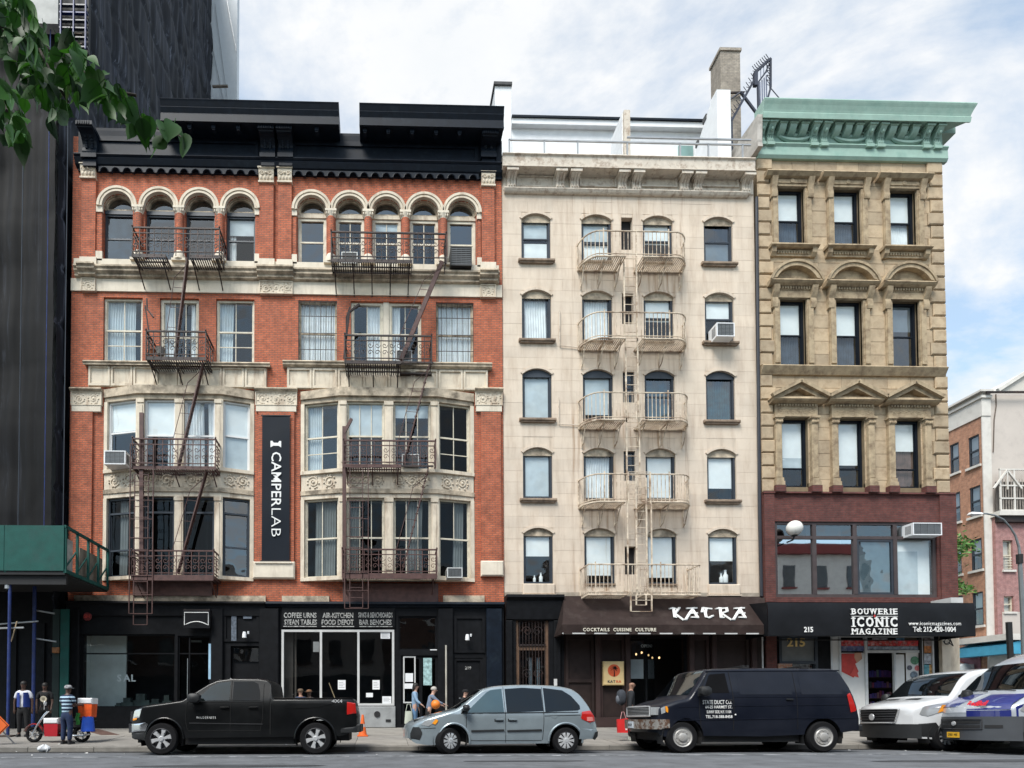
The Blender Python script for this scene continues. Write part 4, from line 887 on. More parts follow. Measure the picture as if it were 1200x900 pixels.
# air conditioners and things on the landings
acunit('black air conditioner in the rightmost arched window of the brick building', 528, 289, 553, 311, m=mat('ac_black', (.03, .03, .03), .6))
acunit('white air conditioner on the second arched window of the right group', 400, 295, 419, 308.5, -.15)
acunit('white air conditioner jutting from the left bay beside the brick pier', 122, 528, 147, 544, -.75, -.05, m=M_white)
acunit('white air conditioner behind the railing of the right bay, upper floor', 471, 532, 491, 546, -.55)
acunit('white air conditioner in the lowest window of the right bay, nearest the cream building', 524, 665, 542, 677, -.7)
acunit('small dark air conditioner behind the lowest railing of the right bay', 481, 668, 492, 677, -.55, m=mat('ac_black', (.03, .03, .03), .6))
acunit('black and white air conditioner on the right bay landing below the double window', 464, 410, 483, 423, -.45)
t = thing('flower_pot', 'terracotta pot on the left fire escape landing under the middle window', 'pot', at(178, 416, -.5)[:]); MB().lathe([(.07, 0), (.1, .16), (.11, .16), (.11, .19), (.08, .19)], n=12).put('pot', mat('terracotta', (.38, .13, .06), .8), t, local=True)
t = thing('basket', 'grey pot with folded cloth beside the terracotta pot on the left landing', 'basket', at(188, 416, -.5)[:]); MB().lathe([(.13, 0), (.16, .2), (.17, .24), (.12, .22), (.05, .3)], n=12).put('pot', mat('grey_cloth', (.25, .24, .22), .9), t, local=True)
# ================================================================ cream tenement
CX0, CX1 = X(589.5, 400)+.0, X(886.5, 400)
M_cream = mat('cream_wall_block', (0.66, 0.56, 0.455), 0.85, var=0.08, scale=1.1, bump=0.15, bscale=12, dirt=0.5, dcol=(0.42, 0.31, 0.22), streak=True, objvar=0.05, dpos=(0.47, 0.74))
M_creamj = mat('cream_wall', (0.64, 0.54, 0.435), 0.85, var=0.08, scale=1.5, dirt=0.5, dcol=(0.32, 0.25, 0.18), streak=True)
M_sill = mat('weathered_sill', (0.27, 0.20, 0.145), 0.85, var=.3, scale=6, dirt=.6, dcol=(.07, .05, .04))
M_cornc = mat('cream_cornice_paint', (0.62, 0.55, 0.46), 0.75, var=0.1, scale=5, bump=.2, dirt=0.75, dcol=(0.26, 0.17, 0.11), dscale=2.5, dpos=(0.5, 0.66))
def rust(m, x0, x1, amt):
    """rust and soot runs washed down the wall below the ironwork"""
    N = m.node_tree.nodes; L = m.node_tree.links.new; b = N['Principled BSDF']; src = b.inputs['Base Color'].links[0].from_socket
    tc = N.new('ShaderNodeTexCoord'); mp = N.new('ShaderNodeMapping'); L(tc.outputs['Object'], mp.inputs[0]); mp.inputs['Scale'].default_value = (5.5, 1, .32)
    n = N.new('ShaderNodeTexNoise'); n.inputs['Scale'].default_value = 1.0; n.inputs['Detail'].default_value = 6; n.inputs['Roughness'].default_value = .6; L(mp.outputs[0], n.inputs['Vector'])
    r = _ramp(N, [(.52, (0, 0, 0)), (.72, (amt,)*3)]); L(n.outputs[0], r.inputs[0])
    sp = N.new('ShaderNodeSeparateXYZ'); L(tc.outputs['Object'], sp.inputs[0]); q = N.new('ShaderNodeMapRange'); q.interpolation_type = 'SMOOTHSTEP'
    ab = N.new('ShaderNodeMath'); ab.operation = 'ABSOLUTE'; s_ = N.new('ShaderNodeMath'); s_.operation = 'SUBTRACT'; s_.inputs[1].default_value = (x0+x1)/2; L(sp.outputs[0], s_.inputs[0]); L(s_.outputs[0], ab.inputs[0]); L(ab.outputs[0], q.inputs[0])
    q.inputs[1].default_value = (x1-x0)/2; q.inputs[2].default_value = (x1-x0)/2+.5; q.inputs[3].default_value = 1; q.inputs[4].default_value = .25
    mu = N.new('ShaderNodeMath'); mu.operation = 'MULTIPLY'; L(r.outputs[0], mu.inputs[0]); L(q.outputs[0], mu.inputs[1])
    L(mixc(N, L, mu.outputs[0], src, (.26, .135, .06)), b.inputs['Base Color'])
rust(M_cream, -2.1, 2.1, .75); rust(M_creamj, -2.1, 2.1, .75)
CB = thing('tenement_building', 'plain cream tenement with segmental-arched windows, between the orange-red and the tan building', 'building', ((CX0+CX1)/2, 0, .38))
CT = Z(205, 740); CS = Z(699, 740)
def zc(py): return Z(py, 740)
cols = [(612, 646), (682.5, 717), (754, 790), (825, 861)]; rows = [(252, 306), (341, 399), (433, 491.5), (525, 585), (619, 684)]
cx = [(X(a if i < 2 else a, 460), X(b, 460)) for i, (a, b) in enumerate([(612.5, 647), (683.5, 719), (756, 791), (828, 862)])]
bx = [(X(730.5, 460), X(744, 460))]; brow = [(254, 292), (343, 379), (435, 471), (528, 563), (640, 673)]
WH = []
for r in rows:
    for (a, b) in cx: WH.append((a, b, zc(r[1]), zc(r[0]), .22))
BH = [(bx[0][0], bx[0][1], zc(r[1]), zc(r[0]), 0) for r in brow]
MB().prism([[(CX0, CS), (CX1, CS), (CX1, CT), (CX0, CT)]]+[archloop(a, b, c, d, r) for a, b, c, d, r in WH+BH], 0.04, .4).put('wall', M_creamj, CB)
# wall blocks
ch = .437; nr = int((CT-.65-CS)/ch); ch = (CT-.65-CS)/nr; nblk = 0; extra = MB()
for j in range(nr):
    z0 = CS+j*ch; z1 = z0+ch; segs = [(CX0+.01, CX1-.05)]
    for a, b, c, d, r in WH+BH:
        if c < z1-.02 and d > z0+.02:
            ns = []
            for s0, s1 in segs:
                if b <= s0 or a >= s1: ns.append((s0, s1)); continue
                if a > s0: ns.append((s0, a))
                if b < s1: ns.append((b, s1))
            segs = ns
    for s0, s1 in segs:
        n = max(1, round((s1-s0)/1.0)); off = (.35 if j % 2 and n > 1 else 0)
        xs = [s0]+[s0+(s1-s0)*(k+off*(1 if k < n else 0))/n for k in range(1, n)]+[s1]
        for k in range(len(xs)-1):
            y = .031+rnd.uniform(-.003, .003); t_ = (xs[k]+.0025, xs[k+1]-.0025, y, .05, z0+.0025, z1-.0025)
            if nblk < 300: MB().box(*t_).put('wall_block', M_cream, CB); nblk += 1
            else: extra.box(*t_)
if extra.v: extra.put('more_wall_blocks', M_cream, CB, kind='stuff')
MB().box(CX0+.02, CX0+.3, .4, 15, .38, CT).box(CX1-.3, CX1, .4, 15, .38, CT).box(CX0+.02, CX1, 14.7, 15, .38, CT).put('side_wall', M_creamj, CB)
B('roof', M_roof, CB, CX0+.02, CX1, .4, 15, CT-.2, CT)
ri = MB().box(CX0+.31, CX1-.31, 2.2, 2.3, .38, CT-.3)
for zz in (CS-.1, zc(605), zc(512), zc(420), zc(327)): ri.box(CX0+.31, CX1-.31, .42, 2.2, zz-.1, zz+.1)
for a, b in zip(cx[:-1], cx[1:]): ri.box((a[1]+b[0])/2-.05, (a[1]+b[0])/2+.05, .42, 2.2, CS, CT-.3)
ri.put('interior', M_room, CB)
M_teal = mat('teal_painted_reflection', (.05, .16, .18), .5, var=.5, scale=4)  # curtain colour that stands in for a teal reflection in the panes
specs = {(0, 0): dict(blind=[(M_blind, 0, .18), (M_blindg, .18, .5), (M_blind, .62, .95)]), (0, 1): dict(blind=[(M_blindg, 0, .5), (M_blind, .6, 1)], rail=.42), (0, 2): dict(blind=(M_blind, 0, .55)), (0, 3): dict(blind=(M_blindg, .5, 1), gl=M_glassb),
 (1, 0): dict(curtain=[(.05, .95, M_curt)], rail=0), (1, 1): dict(curtain=[(0, .97, M_curt)], rail=0), (1, 2): dict(blind=(M_blind, 0, .55)), (1, 3): dict(blind=(M_blind, 0, .5)),
 (2, 0): dict(blind=(M_blindg, 0, .97), rail=0), (2, 1): dict(blind=(M_blindg, 0, .9), rail=0), (2, 2): dict(gl=M_glassb, curtain=[(.1, .9, M_teal)]), (2, 3): dict(gl=M_glassb, rail=0, curtain=[(.0, 1, M_teal)]),
 (3, 0): dict(blind=(M_blindg, 0, .96), rail=0), (3, 1): dict(curtain=[(0, .95, M_curt)], rail=0), (3, 2): dict(blind=(M_blind, 0, .97), rail=0), (3, 3): dict(blind=(M_blind, 0, .76), rail=0),
 (4, 0): dict(blind=(M_blind, 0, .48), rail=0), (4, 1): dict(blind=(M_blind, 0, .86), rail=0), (4, 2): dict(blind=(M_blind, 0, .9), rail=0), (4, 3): dict(blind=(M_blind, 0, .56), rail=0)}
for j in range(5):
    for i in range(4):
        a, b, c, d, r = WH[j*4+i]; window(CB, (a, b, c, d-.05), .11, rise=.0 if j in (1, 3, 4) else .0, fr=M_dkfr, fw=.075, **specs[(j, i)])
        MB().prism(arc((a+b)/2, d-.22, (b-a)/2, 0, 180, 8, .22) if False else [(a+.005, d-.30), (b-.005, d-.30)]+archloop(a+.005, b-.005, d-.22, d-.002, .22)[2:], .09, .11).put('arched_head', M_stonedirty if j != 2 else M_dkfr, CB)
        # raised hood line
        lp = archloop(a, b, c, d, r, 8)[2:]; lo = archloop(a-.07, b+.07, c, d+.08, r+.02, 8)[2:]
        MB().prism(lo+list(reversed(lp)), -.01, .05).put('window_hood', M_creamj, CB)
        if i in (0, 3):
            if j < 4: MB().cbox(a-.14, b+.14, -.11, .1, c-.11, c-.01, .02).box(a-.08, b+.08, -.06, .1, c-.16, c-.11).put('sill', M_sill, CB)
            else: MB().cbox(a-.04, b+.04, -.06, .1, c-.42, c-.02, .03).box(a-.08, b+.08, -.1, .1, c-.47, c-.42).put('sill', M_creamj, CB)
        else: B('threshold', M_sill, CB, a, b, -.03, .16, c-.06, c)
for k, (a, b, c, d, r) in enumerate(BH):
    if k in (2, 3): window(CB, (a, b, c, d), .12, fr=M_dkfr, fw=.04, mh=(1, 1), mv=(0, 0), gl=M_glass)
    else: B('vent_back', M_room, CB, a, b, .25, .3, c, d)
# lower plaster band
B('plaster_base', mat('stained_plaster', (.36, .31, .25), .9, var=.15, dirt=.6, dcol=(.16, .13, .10), bump=.3), CB, CX0+.01, CX1-.05, .018, .05, CS, zc(682)-.4)
# cornice
Dc = .42; zt, zf = Z(181.5, 740, -Dc), Z(197.5, 740, -Dc); zb = Z(225, 740, 0)
MB().mould([(-Dc, zt), (-Dc-.04, zt-.06), (-Dc+.02, zt-.1), (-Dc+.03, zf+.04), (-Dc-.02, zf+.03), (-Dc-.02, zf), (-Dc+.08, zf), (0.04, zf), (.04, zt-.1), (.3, zt)], CX0-.05, X(885.5, 185, -Dc)).put('cornice', M_cornc, CB)
MB().mould([(-.12, zb+.02), (-.15, zb-.04), (-.1, zb-.12), (-.05, zb-.16), (.04, zb-.16), (.04, zb+.02)], CX0+.08, X(875, 225)).put('frieze_moulding', M_cornc, CB)
B('frieze', M_cornc, CB, CX0+.05, CX1-.03, .0, .05, zb, zf)
for a, c in ((605, 650), (679, 722), (751, 793), (822, 865)):
    q = rect(a, 207, c, 220); MB().prism([[(q[0], q[2]), (q[1], q[2]), (q[1], q[3]), (q[0], q[3])], [(q[0]+.07, q[2]+.05), (q[1]-.07, q[2]+.05), (q[1]-.07, q[3]-.05), (q[0]+.07, q[3]-.05)]], -.06, .0).put('frieze_panel', M_cornc, CB)
def sbr(px, w=.34):
    x = X(px, 205, -.2); h = zf-zb; pr = [(0, zb-.1), (-.12, zb-.06), (-.15, zb+.06), (-.11, zb+.2), (-.13, zb+h*.5), (-.24, zb+h*.66), (-.35, zb+h*.74), (-.38, zf-.1), (-.38, zf), (0, zf)]
    mb = MB().mould(pr, x-w/2, x+w/2); mb.box(x-w/2-.05, x+w/2+.05, -.41, 0, zf-.12, zf-.02)
    for s in (-.3, 0, .3): mb.tube([(x+s*w, -.15, zb+.03), (x+s*w, -.12, zb+.2), (x+s*w, -.15, zb+h*.5), (x+s*w, -.25, zb+h*.66), (x+s*w, -.37, zb+h*.77)], .03, 5)
    mb.put('bracket', M_cornc, CB, smooth=35)
for px in (600, 657, 674, 730, 747, 803, 819, 876): sbr(px)
# black drain pipe at the right party line
MB().tube([(X(882.5, 240)+.08, -.1, zb-.2), (X(886, 460), -.1, zc(600)), (X(886.5, 460), -.1, CS)], .06, 8).put('drain_pipe', mat('black_pipe', (.02, .022, .03), .5), CB)
# roof structures (set back)
zr = CT
def rbox(nm, m, px0, px1, pyt, Y, dep, zb=None, lab=None): return B(nm, m, CB, X(px0, pyt, Y), X(px1, pyt, Y), Y, Y+dep, zr-.05, Z(pyt, (px0+px1)/2, Y))
o = rbox('penthouse', M_white, 600, 851, 147, 4.0, 6)
zt_ = Z(141, 725, 3.75); B('penthouse_eave', M_white, o, X(600, 141, 3.75), X(853, 141, 3.75), 3.75, 10, zt_-.25, zt_); B('eave_cap', M_navy, o, X(600, 141, 3.7), X(853, 141, 3.7), 3.68, 10.05, zt_, zt_+.09)
B('door_glass', mat('teal_pane', (.2, .33, .31), .4), o, X(795, 170, 3.95), X(812, 170, 3.95), 3.93, 3.99, zr, Z(171, 803, 3.95))
# parapet walls rising from the roof
def roofwall(nm, px, Y0, Y1, pt0, pt1, w, m):
    """wall running back from Y0 to Y1, top edge from pt0 (front) to pt1 (back) picture heights at its front column"""
    x = X(px, pt0, Y0); z0 = Z(pt0, px, Y0); z1 = pt1
    return MB().add([(x-w/2, Y0, zr), (x+w/2, Y0, zr), (x+w/2, Y1, zr), (x-w/2, Y1, zr), (x-w/2, Y0, z0), (x+w/2, Y0, z0), (x+w/2, Y1, z1), (x-w/2, Y1, z1)], [(0,3,2,1),(4,5,6,7),(0,1,5,4),(1,2,6,5),(2,3,7,6),(3,0,4,7)]).put(nm, m, CB)
x = X(590, 105, 1.5); zt1 = Z(101, 590, 1.5); MB().box(X(580, 105, 1.5), X(599, 105, 1.5), 1.5, 3.2, ROOFZ-.3, zt1).put('chimney', M_white, CB)
MB().box(X(578.5, 105, 1.5), X(599.8, 105, 1.5), 1.42, 3.28, zt1, zt1+.12).put('chimney_cap', M_roof, CB)
wr = X(869, 130, 1.0)-X(853, 130, 1.0); xw = X(846, 110, 1.0); zw = Z(105, 848, 1.0)
MB().box(X(840, 110, 1.0), X(856, 110, 1.0), 1.0, 1.5, zr, zw).put('party_wall_pier', M_white, CB)
# stepped party wall receding behind the pier
xp = X(840, 110, 1.0); sw = MB(); lx0, lx1 = xp, xp+.35
sw.add([(lx0, 1.5, zr), (lx1, 1.5, zr), (lx1, 5.5, zr), (lx0, 5.5, zr), (lx0, 1.5, zw-.1), (lx1, 1.5, zw-.1), (lx1, 5.5, zr+1.5), (lx0, 5.5, zr+1.5)], [(0,3,2,1),(4,5,6,7),(0,1,5,4),(1,2,6,5),(2,3,7,6),(3,0,4,7)]).put('party_wall', M_white, CB)
for k in range(6):
    y = 1.8+k*.62; z = zw-.1-(zw-.1-zr-1.5)*(y-1.5)/4; B('coping_block', M_roof, CB, lx0-.03, lx1+.03, y, y+.28, z-.12, z+.1)
# clapboard party wall in the middle
xc_ = X(735, 145, 1.6); zw2 = Z(130, 733, 1.6); o = MB().box(X(731, 145, 1.6), X(738, 145, 1.6), 1.55, 1.7, zr, zw2).put('fin_wall', M_cornc, CB)
for k in range(14):
    z0_ = zr+(zw2-zr)*k/14; z1_ = zr+(zw2-zr)*(k+1)/14; xl = X(731, 145, 1.6); yb = 1.7+2.4*(1-(k/14)*.55)
    MB().box(xl-.02-.02, xl+.05, 1.7, yb, z0_+.008, z1_-.008).put('clapboard', M_white, o)
# tall brick chimney
M_cbr = brick('chimney_brick', (.42, .36, .29), (.35, .30, .25), (.30, .27, .23), dirt=.5, dcol=(.18, .15, .12))
q = rect(845, 60, 868, 170, 2.6); MB().box(q[0], q[1], 2.6, 3.4, zr, q[3]).box(q[0]-.05, q[1]+.05, 2.55, 3.45, q[3], q[3]+.12).put('brick_chimney', M_cbr, CB)
MB().bar((q[0]-.3, 2.5, Z(110, 860, 2.5)), (q[1]+.1, 2.5, Z(108, 860, 2.5)), .06).put('chimney_strap', M_iron, CB)
# pipe railing along the roof edge
pr_ = MB(); zt2 = Z(167, 740, -.4); zt3 = Z(174, 740, -.4)
pr_.bar((X(596, 166, -.4), -.4, zt2), (X(880, 166, -.4), -.4, zt2), .05); pr_.bar((X(735, 166, -.4), -.4, zt2+.2), (X(880, 166, -.4), -.4, zt2+.2), .05)
for px in (597, 638, 677, 735, 797, 830, 870): x = X(px, 170, -.4); pr_.bar((x, -.4, zt-.05), (x, -.4, zt2), .05)
pr_.put('roof_railing', mat('grey_pipe', (.38, .39, .40), .5, metal=.5), CB)

# cream fire escape with rounded balconies
FC = thing('fire_escape', 'cream rust-streaked fire escape with rounded balconies down the middle of the cream tenement', 'fire escape', (X(740, 690), 0, zc(697)))
def dcurve(x0, x1, D, n=7, ex=.0):
    r = .62; p = []
    for i in range(n+1): a = R(180-90*i/n); p.append((x0+r+r*math.cos(a), -D*math.sin(a)))
    for i in range(n+1): a = R(90-90*i/n); p.append((x1-r+r*math.cos(a), -D*math.sin(a)))
    return p
def round_level(px0, px1, pyr, pyf, D=.8, gap=(728, 748), straight=False):
    x0, x1 = X(px0, pyf, 0), X(px1, pyf, 0); zf, zr_ = Z(pyf, 740, -D), Z(pyr, 740, -D); h = zr_-zf
    P = dcurve(x0, x1, D) if not straight else [(x0, 0), (x0, -D), (x1, -D), (x1, 0)]
    g0, g1 = X(gap[0], pyf, -.4), X(gap[1], pyf, -.4)
    # landing: two floor grids either side of the ladder well
    for s in (0, 1):
        Q = ([(g0, 0)]+[p for p in reversed(P) if p[0] < g0]) if s == 0 else ([(p) for p in P if p[0] > g1]+[(g1, 0)])
        Q = [(g0, 0), (g0, -D)]+[p for p in reversed(P) if p[0] < g0] if s == 0 else [p for p in P if p[0] > g1]+[(g1, 0), (g1, -D)]
        mb = MB(); mb.tube([(p[0], p[1], zf) for p in Q], .035, 6, closed=True)
        xa, xb = min(p[0] for p in Q), max(p[0] for p in Q); n = int((xb-xa)/.075)
        for k in range(1, n):
            x = xa+(xb-xa)*k/n
            d = -D
            if not straight:
                if s == 0 and x < x0+.62: d = -D*math.sqrt(max(0, 1-((x0+.62-x)/.62)**2))
                if s == 1 and x > x1-.62: d = -D*math.sqrt(max(0, 1-((x-x1+.62)/.62)**2))
            mb.box(x-.02, x+.02, d, 0, zf-.01, zf+.005)
        mb.put('landing', M_ironc, FC)
        for k in range(3):
            x = xa+.12+(xb-xa-.24)*k/2; d = D*.9
            if not straight:
                if s == 0 and x < x0+.62: d = D*.9*math.sqrt(max(.1, 1-((x0+.62-x)/.62)**2))
                if s == 1 and x > x1-.62: d = D*.9*math.sqrt(max(.1, 1-((x-x1+.62)/.62)**2))
            if pyf < 650: MB().bar((x, -.0, zf-.05), (x, -d, zf-.05), .035).bar((x, -.015, zf-.72), (x, -.015, zf-.05), .035).tube([(x, -.02, zf-.68), (x, -d*.35, zf-.62), (x, -d*.6, zf-.35), (x, -d, zf-.07)], .022, 5).put('bracket', M_ironc, FC)
    rl = MB(); L_ = [0]
    for z, r in ((zr_, .028), (zf+h*.1, .018)): rl.tube([(p[0], p[1], z) for p in P], r, 6)
    for i in range(len(P)-1): L_.append(L_[-1]+math.hypot(P[i+1][0]-P[i][0], P[i+1][1]-P[i][1]))
    n = int(L_[-1]/.15)
    for k in range(n+1):
        d = L_[-1]*k/n; i = 0
        while i < len(P)-2 and L_[i+1] < d: i += 1
        u = (d-L_[i])/max(1e-6, L_[i+1]-L_[i]); x, y = P[i][0]+(P[i+1][0]-P[i][0])*u, P[i][1]+(P[i+1][1]-P[i][1])*u
        big = k % 8 == 0; rl.bar((x, y, zf), (x, y, zr_+(.10 if big else 0)), .035 if big else .018)
    rl.put('railing', M_ironc, FC)
for (a, b, r_, f_) in ((676.5, 799, 271, 300.5), (677.5, 800, 366, 396.5), (678, 802, 460, 492), (678, 804, 555.5, 588)): round_level(a, b, r_, f_)
round_level(680, 806, 661.5, 697, .95, straight=True)
def cladder(px0, px1, p0, p1, Y, n=None): ladder(FC, M_ironc, px0, px1, p0, p1, Y, n, .05)
cladder(731, 745.5, 303, 400, -.5); cladder(733, 747, 396, 495, -.5); cladder(734, 749, 490, 590, -.5); cladder(736, 762, 553, 590, -.84, 2); cladder(745, 757, 560, 697, -.95, 14); cladder(735, 763, 590, 697, -.9, 3)
cladder(739, 763.5, 690, 716.5, -1.0, 2); cladder(745.5, 757, 697, 709, -.97, 1)
# grey conduit loops on the wall
for a in (((656, 363), (656, 405), (677, 407)), ((655, 466), (655, 497), (678, 498))): MB().tube([at(*p, -.02) for p in a], .018, 5).put('conduit', M_cornc, CB)
acunit('white air conditioner with brackets at the right second-row window of the cream tenement', 840, 378, 861, 394, -.5, m=M_white)
for j, px, w, lab in ((4, 626.5, .10, 'low white jar behind the lowest left window of the cream tenement'), (4, 634, .13, 'taller white jar behind the lowest left window of the cream tenement'), (4, 845.5, .13, 'white bottle behind the lowest right window of the cream tenement'), (4, 850.5, .17, 'pale tall bottle behind the lowest right window of the cream tenement')):
    x = X(px, 675, .3); z = WH[16][2]+.05; t = thing('bottle', lab, 'bottle', (x, .33, z)); h = w*3
    MB().lathe([(w*.5, 0), (w*.55, .02), (w*.55, h*.7), (w*.25, h*.82), (w*.25, h)], n=12).put('body', M_white, t, local=True, smooth=40); MB().lathe([(w*.28, h), (w*.28, h*1.1)], n=10).put('cap', M_blindg, t, local=True)

# ---------------------------------------------------------------- ground floor of the tenement
M_kb = mat('dark_brown_paint', (0.028, 0.018, 0.016), 0.6, var=.2, scale=4, spec=.25); M_kb2 = mat('aubergine_brown_paint', (0.045, 0.027, 0.025), 0.6, var=.15, spec=.25)
kops = [rect(605, 722, 643, 853, -.06), rect(737, 745, 806, 853, -.06)]
kops = [(a, b, .3, d) for a, b, c, d in kops]
MB().prism([[(CX0+.02, .2), (CX1, .2), (CX1, CS), (CX0+.02, CS)]]+[[(a, c), (b, c), (b, d), (a, d)] for a, b, c, d in kops], -.06, .4).put('ground_floor', M_kb, CB)
q = rect(590, 700, 660, 852, -.1); MB().box(CX0+.03, kops[0][0]-.02, -.1, -.05, .38, CS-.02).box(kops[0][1]+.02, X(660, 780), -.1, -.05, .38, CS-.02).box(kops[0][0]-.02, kops[0][1]+.02, -.1, -.05, kops[0][3]+.02, CS-.02).put('entrance_surround', M_black, CB)
MB().mould([(-.3, CS+.02), (-.32, CS-.08), (-.2, CS-.2), (-.16, CS-.9), (-.1, CS-.95), (-.1, CS+.02)], CX0+.03, X(659, 720)).put('entrance_cornice', M_black, CB)
for a in (596, 652): x0, x1 = X(a-4, 780), X(a+4, 780); MB().cbox(x0, x1, -.22, -.1, .38, CS-.95, .04).cbox(x0-.04, x1+.04, -.26, -.1, .38, .8, .03).put('entrance_pilaster', M_black, CB)
x0, x1, z0, z1 = kops[0]; M_wood = mat('old_oak_frame', (.13, .075, .045), .6, var=.3)
f = MB().prism([[(x0, .38), (x1, .38), (x1, z1), (x0, z1)], [(x0+.12, .46), (x1-.12, .46), (x1-.12, Z(762, 624)), (x0+.12, Z(762, 624))], [(x0+.1, Z(757.5, 624)), (x1-.1, Z(757.5, 624)), (x1-.1, z1-.1), (x0+.1, z1-.1)]], .0, .1).put('entrance_door', M_wood, CB)
MB().add([(x0+.1, .06, .45), (x1-.1, .06, .45), (x1-.1, .06, z1-.1), (x0+.1, .06, z1-.1)], [(0, 1, 2, 3)]).put('pane', M_glassb, f)
gr = MB()
for k in range(9): x = x0+.14+(x1-x0-.28)*k/8; gr.box(x-.009, x+.009, -.05, -.03, .5, z1-.12)
gr.box(x0+.1, x1-.1, -.05, -.03, Z(757, 624), Z(755, 624)).box(x0+.1, x1-.1, -.05, -.03, z1-.2, z1-.17).box(x0+.1, x1-.1, -.05, -.03, .9, .93)
for cz in (Z(740, 624), Z(790, 624), Z(815, 624)):
    for d in (-1, 1): spiral(gr, (x0+x1)/2+d*.2, cz, -.05, .2, 1.4, .014, d)
gr.put('door_grille', M_iron, f)
for k, cx_ in enumerate((.25, .5, .75)): 
    x = x0+(x1-x0)*cx_; MB().grid(lambda u, v: (x+.15*(u-.5), .25+.03*math.sin(u*14), .5+(Z(770, 624)-.5)*v), 8, 2).put('door_curtain', M_blindg if k else M_kb2, f, smooth=60)
B('intercom', M_alum, CB, X(647, 790), X(650.5, 790), -.27, -.22, Z(804), Z(796)); B('meter_box', M_alum, CB, X(532, 800)+3.1, X(532, 800)+3.12, -.24, -.22, Z(805), Z(803))
# restaurant front
for a, c, m in ((663, 696, M_kb), (703, 732, M_kb2), (811, 831, M_kb2), (840, 878, M_kb)):
    q = rect(a, 748, c, 852, -.1); x0, x1 = q[0], q[1]
    MB().prism([[(x0, .38), (x1, .38), (x1, Z(742)), (x0, Z(742))], [(x0+.1, .75), (x1-.1, .75), (x1-.1, Z(800)), (x0+.1, Z(800))], [(x0+.1, Z(796)), (x1-.1, Z(796)), (x1-.1, Z(750)), (x0+.1, Z(750))]], -.13, -.05).put('wall_panel', m, CB)
for a in (699, 734, 808, 834.5, 881): x = X(a, 800); MB().cbox(x-.09, x+.09, -.24, -.05, .38, CS-.8, .03).put('pier', M_kb2, CB)
q = rect(700, 838, 737, 852, -.2); B('plinth', M_kb2, CB, X(662, 845), X(735, 845), -.3, -.12, .38, Z(841)); B('plinth', M_kb2, CB, X(808, 845), X(884, 845), -.3, -.12, .38, Z(841))
x0, x1, z0, z1 = kops[1]
f = MB().prism([[(x0, .38), (x1, .38), (x1, z1), (x0, z1)], [(x0+.08, .46), (X(758, 800)-.04, .46), (X(758, 800)-.04, z1-.08), (x0+.08, z1-.08)], [(X(758, 800)+.04, .46), (x1-.08, .46), (x1-.08, z1-.08), (X(758, 800)+.04, z1-.08)]], .0, .1).put('restaurant_window', M_black, CB)
MB().add([(x0+.06, .05, .4), (X(758, 800), .05, .4), (X(758, 800), .05, z1-.06), (x0+.06, .05, z1-.06)], [(0, 1, 2, 3)]).put('pane', M_glass, f)
B('backdrop', M_blindg, f, x0+.1, X(754, 790, .3), .3, .33, Z(795), Z(772))
# open door leaf swung outwards
MB().add([(X(758, 790), .0, .46), (X(766, 790, -.7), -.75, .46), (X(766, 790, -.7), -.75, z1-.3), (X(758, 790), .0, z1-.3)], [(0, 1, 2, 3)]).put('open_door', M_glassd, f)
text('lettering', 'OPEN', M_blindg, f, (X(757, 757), -.02, Z(757)), .16, bold=.003)
for px, py in ((745.5, 767), (752, 765), (760, 768), (764.5, 771), (772.5, 771), (749, 779)):
    t = thing('pendant_lamp', {745.5: 'leftmost small warm pendant lamp glowing inside the restaurant', 752: 'second small pendant lamp from the left inside the restaurant', 760: 'small pendant lamp beside the open restaurant door', 764.5: 'small pendant lamp just right of the open restaurant door edge', 772.5: 'rightmost small pendant lamp inside the dark restaurant', 749: 'lowest small pendant lamp inside the restaurant'}[px], 'lamp', at(px, py, .9)[:])
    MB().lathe([(.0, -.04), (.03, -.02), (.035, .02), (.015, .05)], n=8).put('bulb', mat('warm_bulb', (1, .65, .3), .5, emit=1.2, var=0), t, local=True, smooth=40); MB().bar((0, 0, .05), (0, 0, .5), .008).put('cord', M_dark, t, local=True)
# yellow restaurant sign
q = rect(708, 775.5, 731, 802.5, -.3); t = thing('wall_sign', 'square yellow sign with a red disc and black palm on the dark brown restaurant wall', 'sign', ((q[0]+q[1])/2, -.3, q[2]))
M_yel = mat('straw_yellow', (.72, .53, .26), .7, var=.12); cx_, cz_ = (q[0]+q[1])/2, q[2]+(q[3]-q[2])*.62
MB().cbox(q[0], q[1], -.30, -.24, q[2], q[3], .01).box(q[0]-.02, q[1]+.02, -.27, -.13, q[2]-.02, q[3]+.02).put('panel', M_yel, t)
MB().lathe([(.235, -.304), (.235, -.3)], (cx_, 0, cz_), 'Y', 28).put('disc', mat('sunset_red', (.62, .10, .03), .6), t)
pm = MB().prism([(cx_-.02, cz_-.23), (cx_+.03, cz_-.23), (cx_+.03, cz_-.05), (cx_+.0, cz_+.1), (cx_-.03, cz_+.1), (cx_+.0, cz_-.05)], -.310, -.306)
for k, (a, l) in enumerate(((10, .16), (45, .15), (90, .12), (135, .15), (170, .17), (-25, .14), (205, .15))):
    c_, s_ = math.cos(R(a)), math.sin(R(a)); ox, oz = cx_-.01, cz_+.09
    pm.prism([(ox, oz), (ox+c_*l*.5-s_*.03, oz+s_*l*.5+c_*.03+.01), (ox+c_*l, oz+s_*l-.06), (ox+c_*l*.5+s_*.012, oz+s_*l*.5-c_*.012-.02)], -.3115+k*.0006, -.3068)
pm.put('palm_emblem', M_black, t)
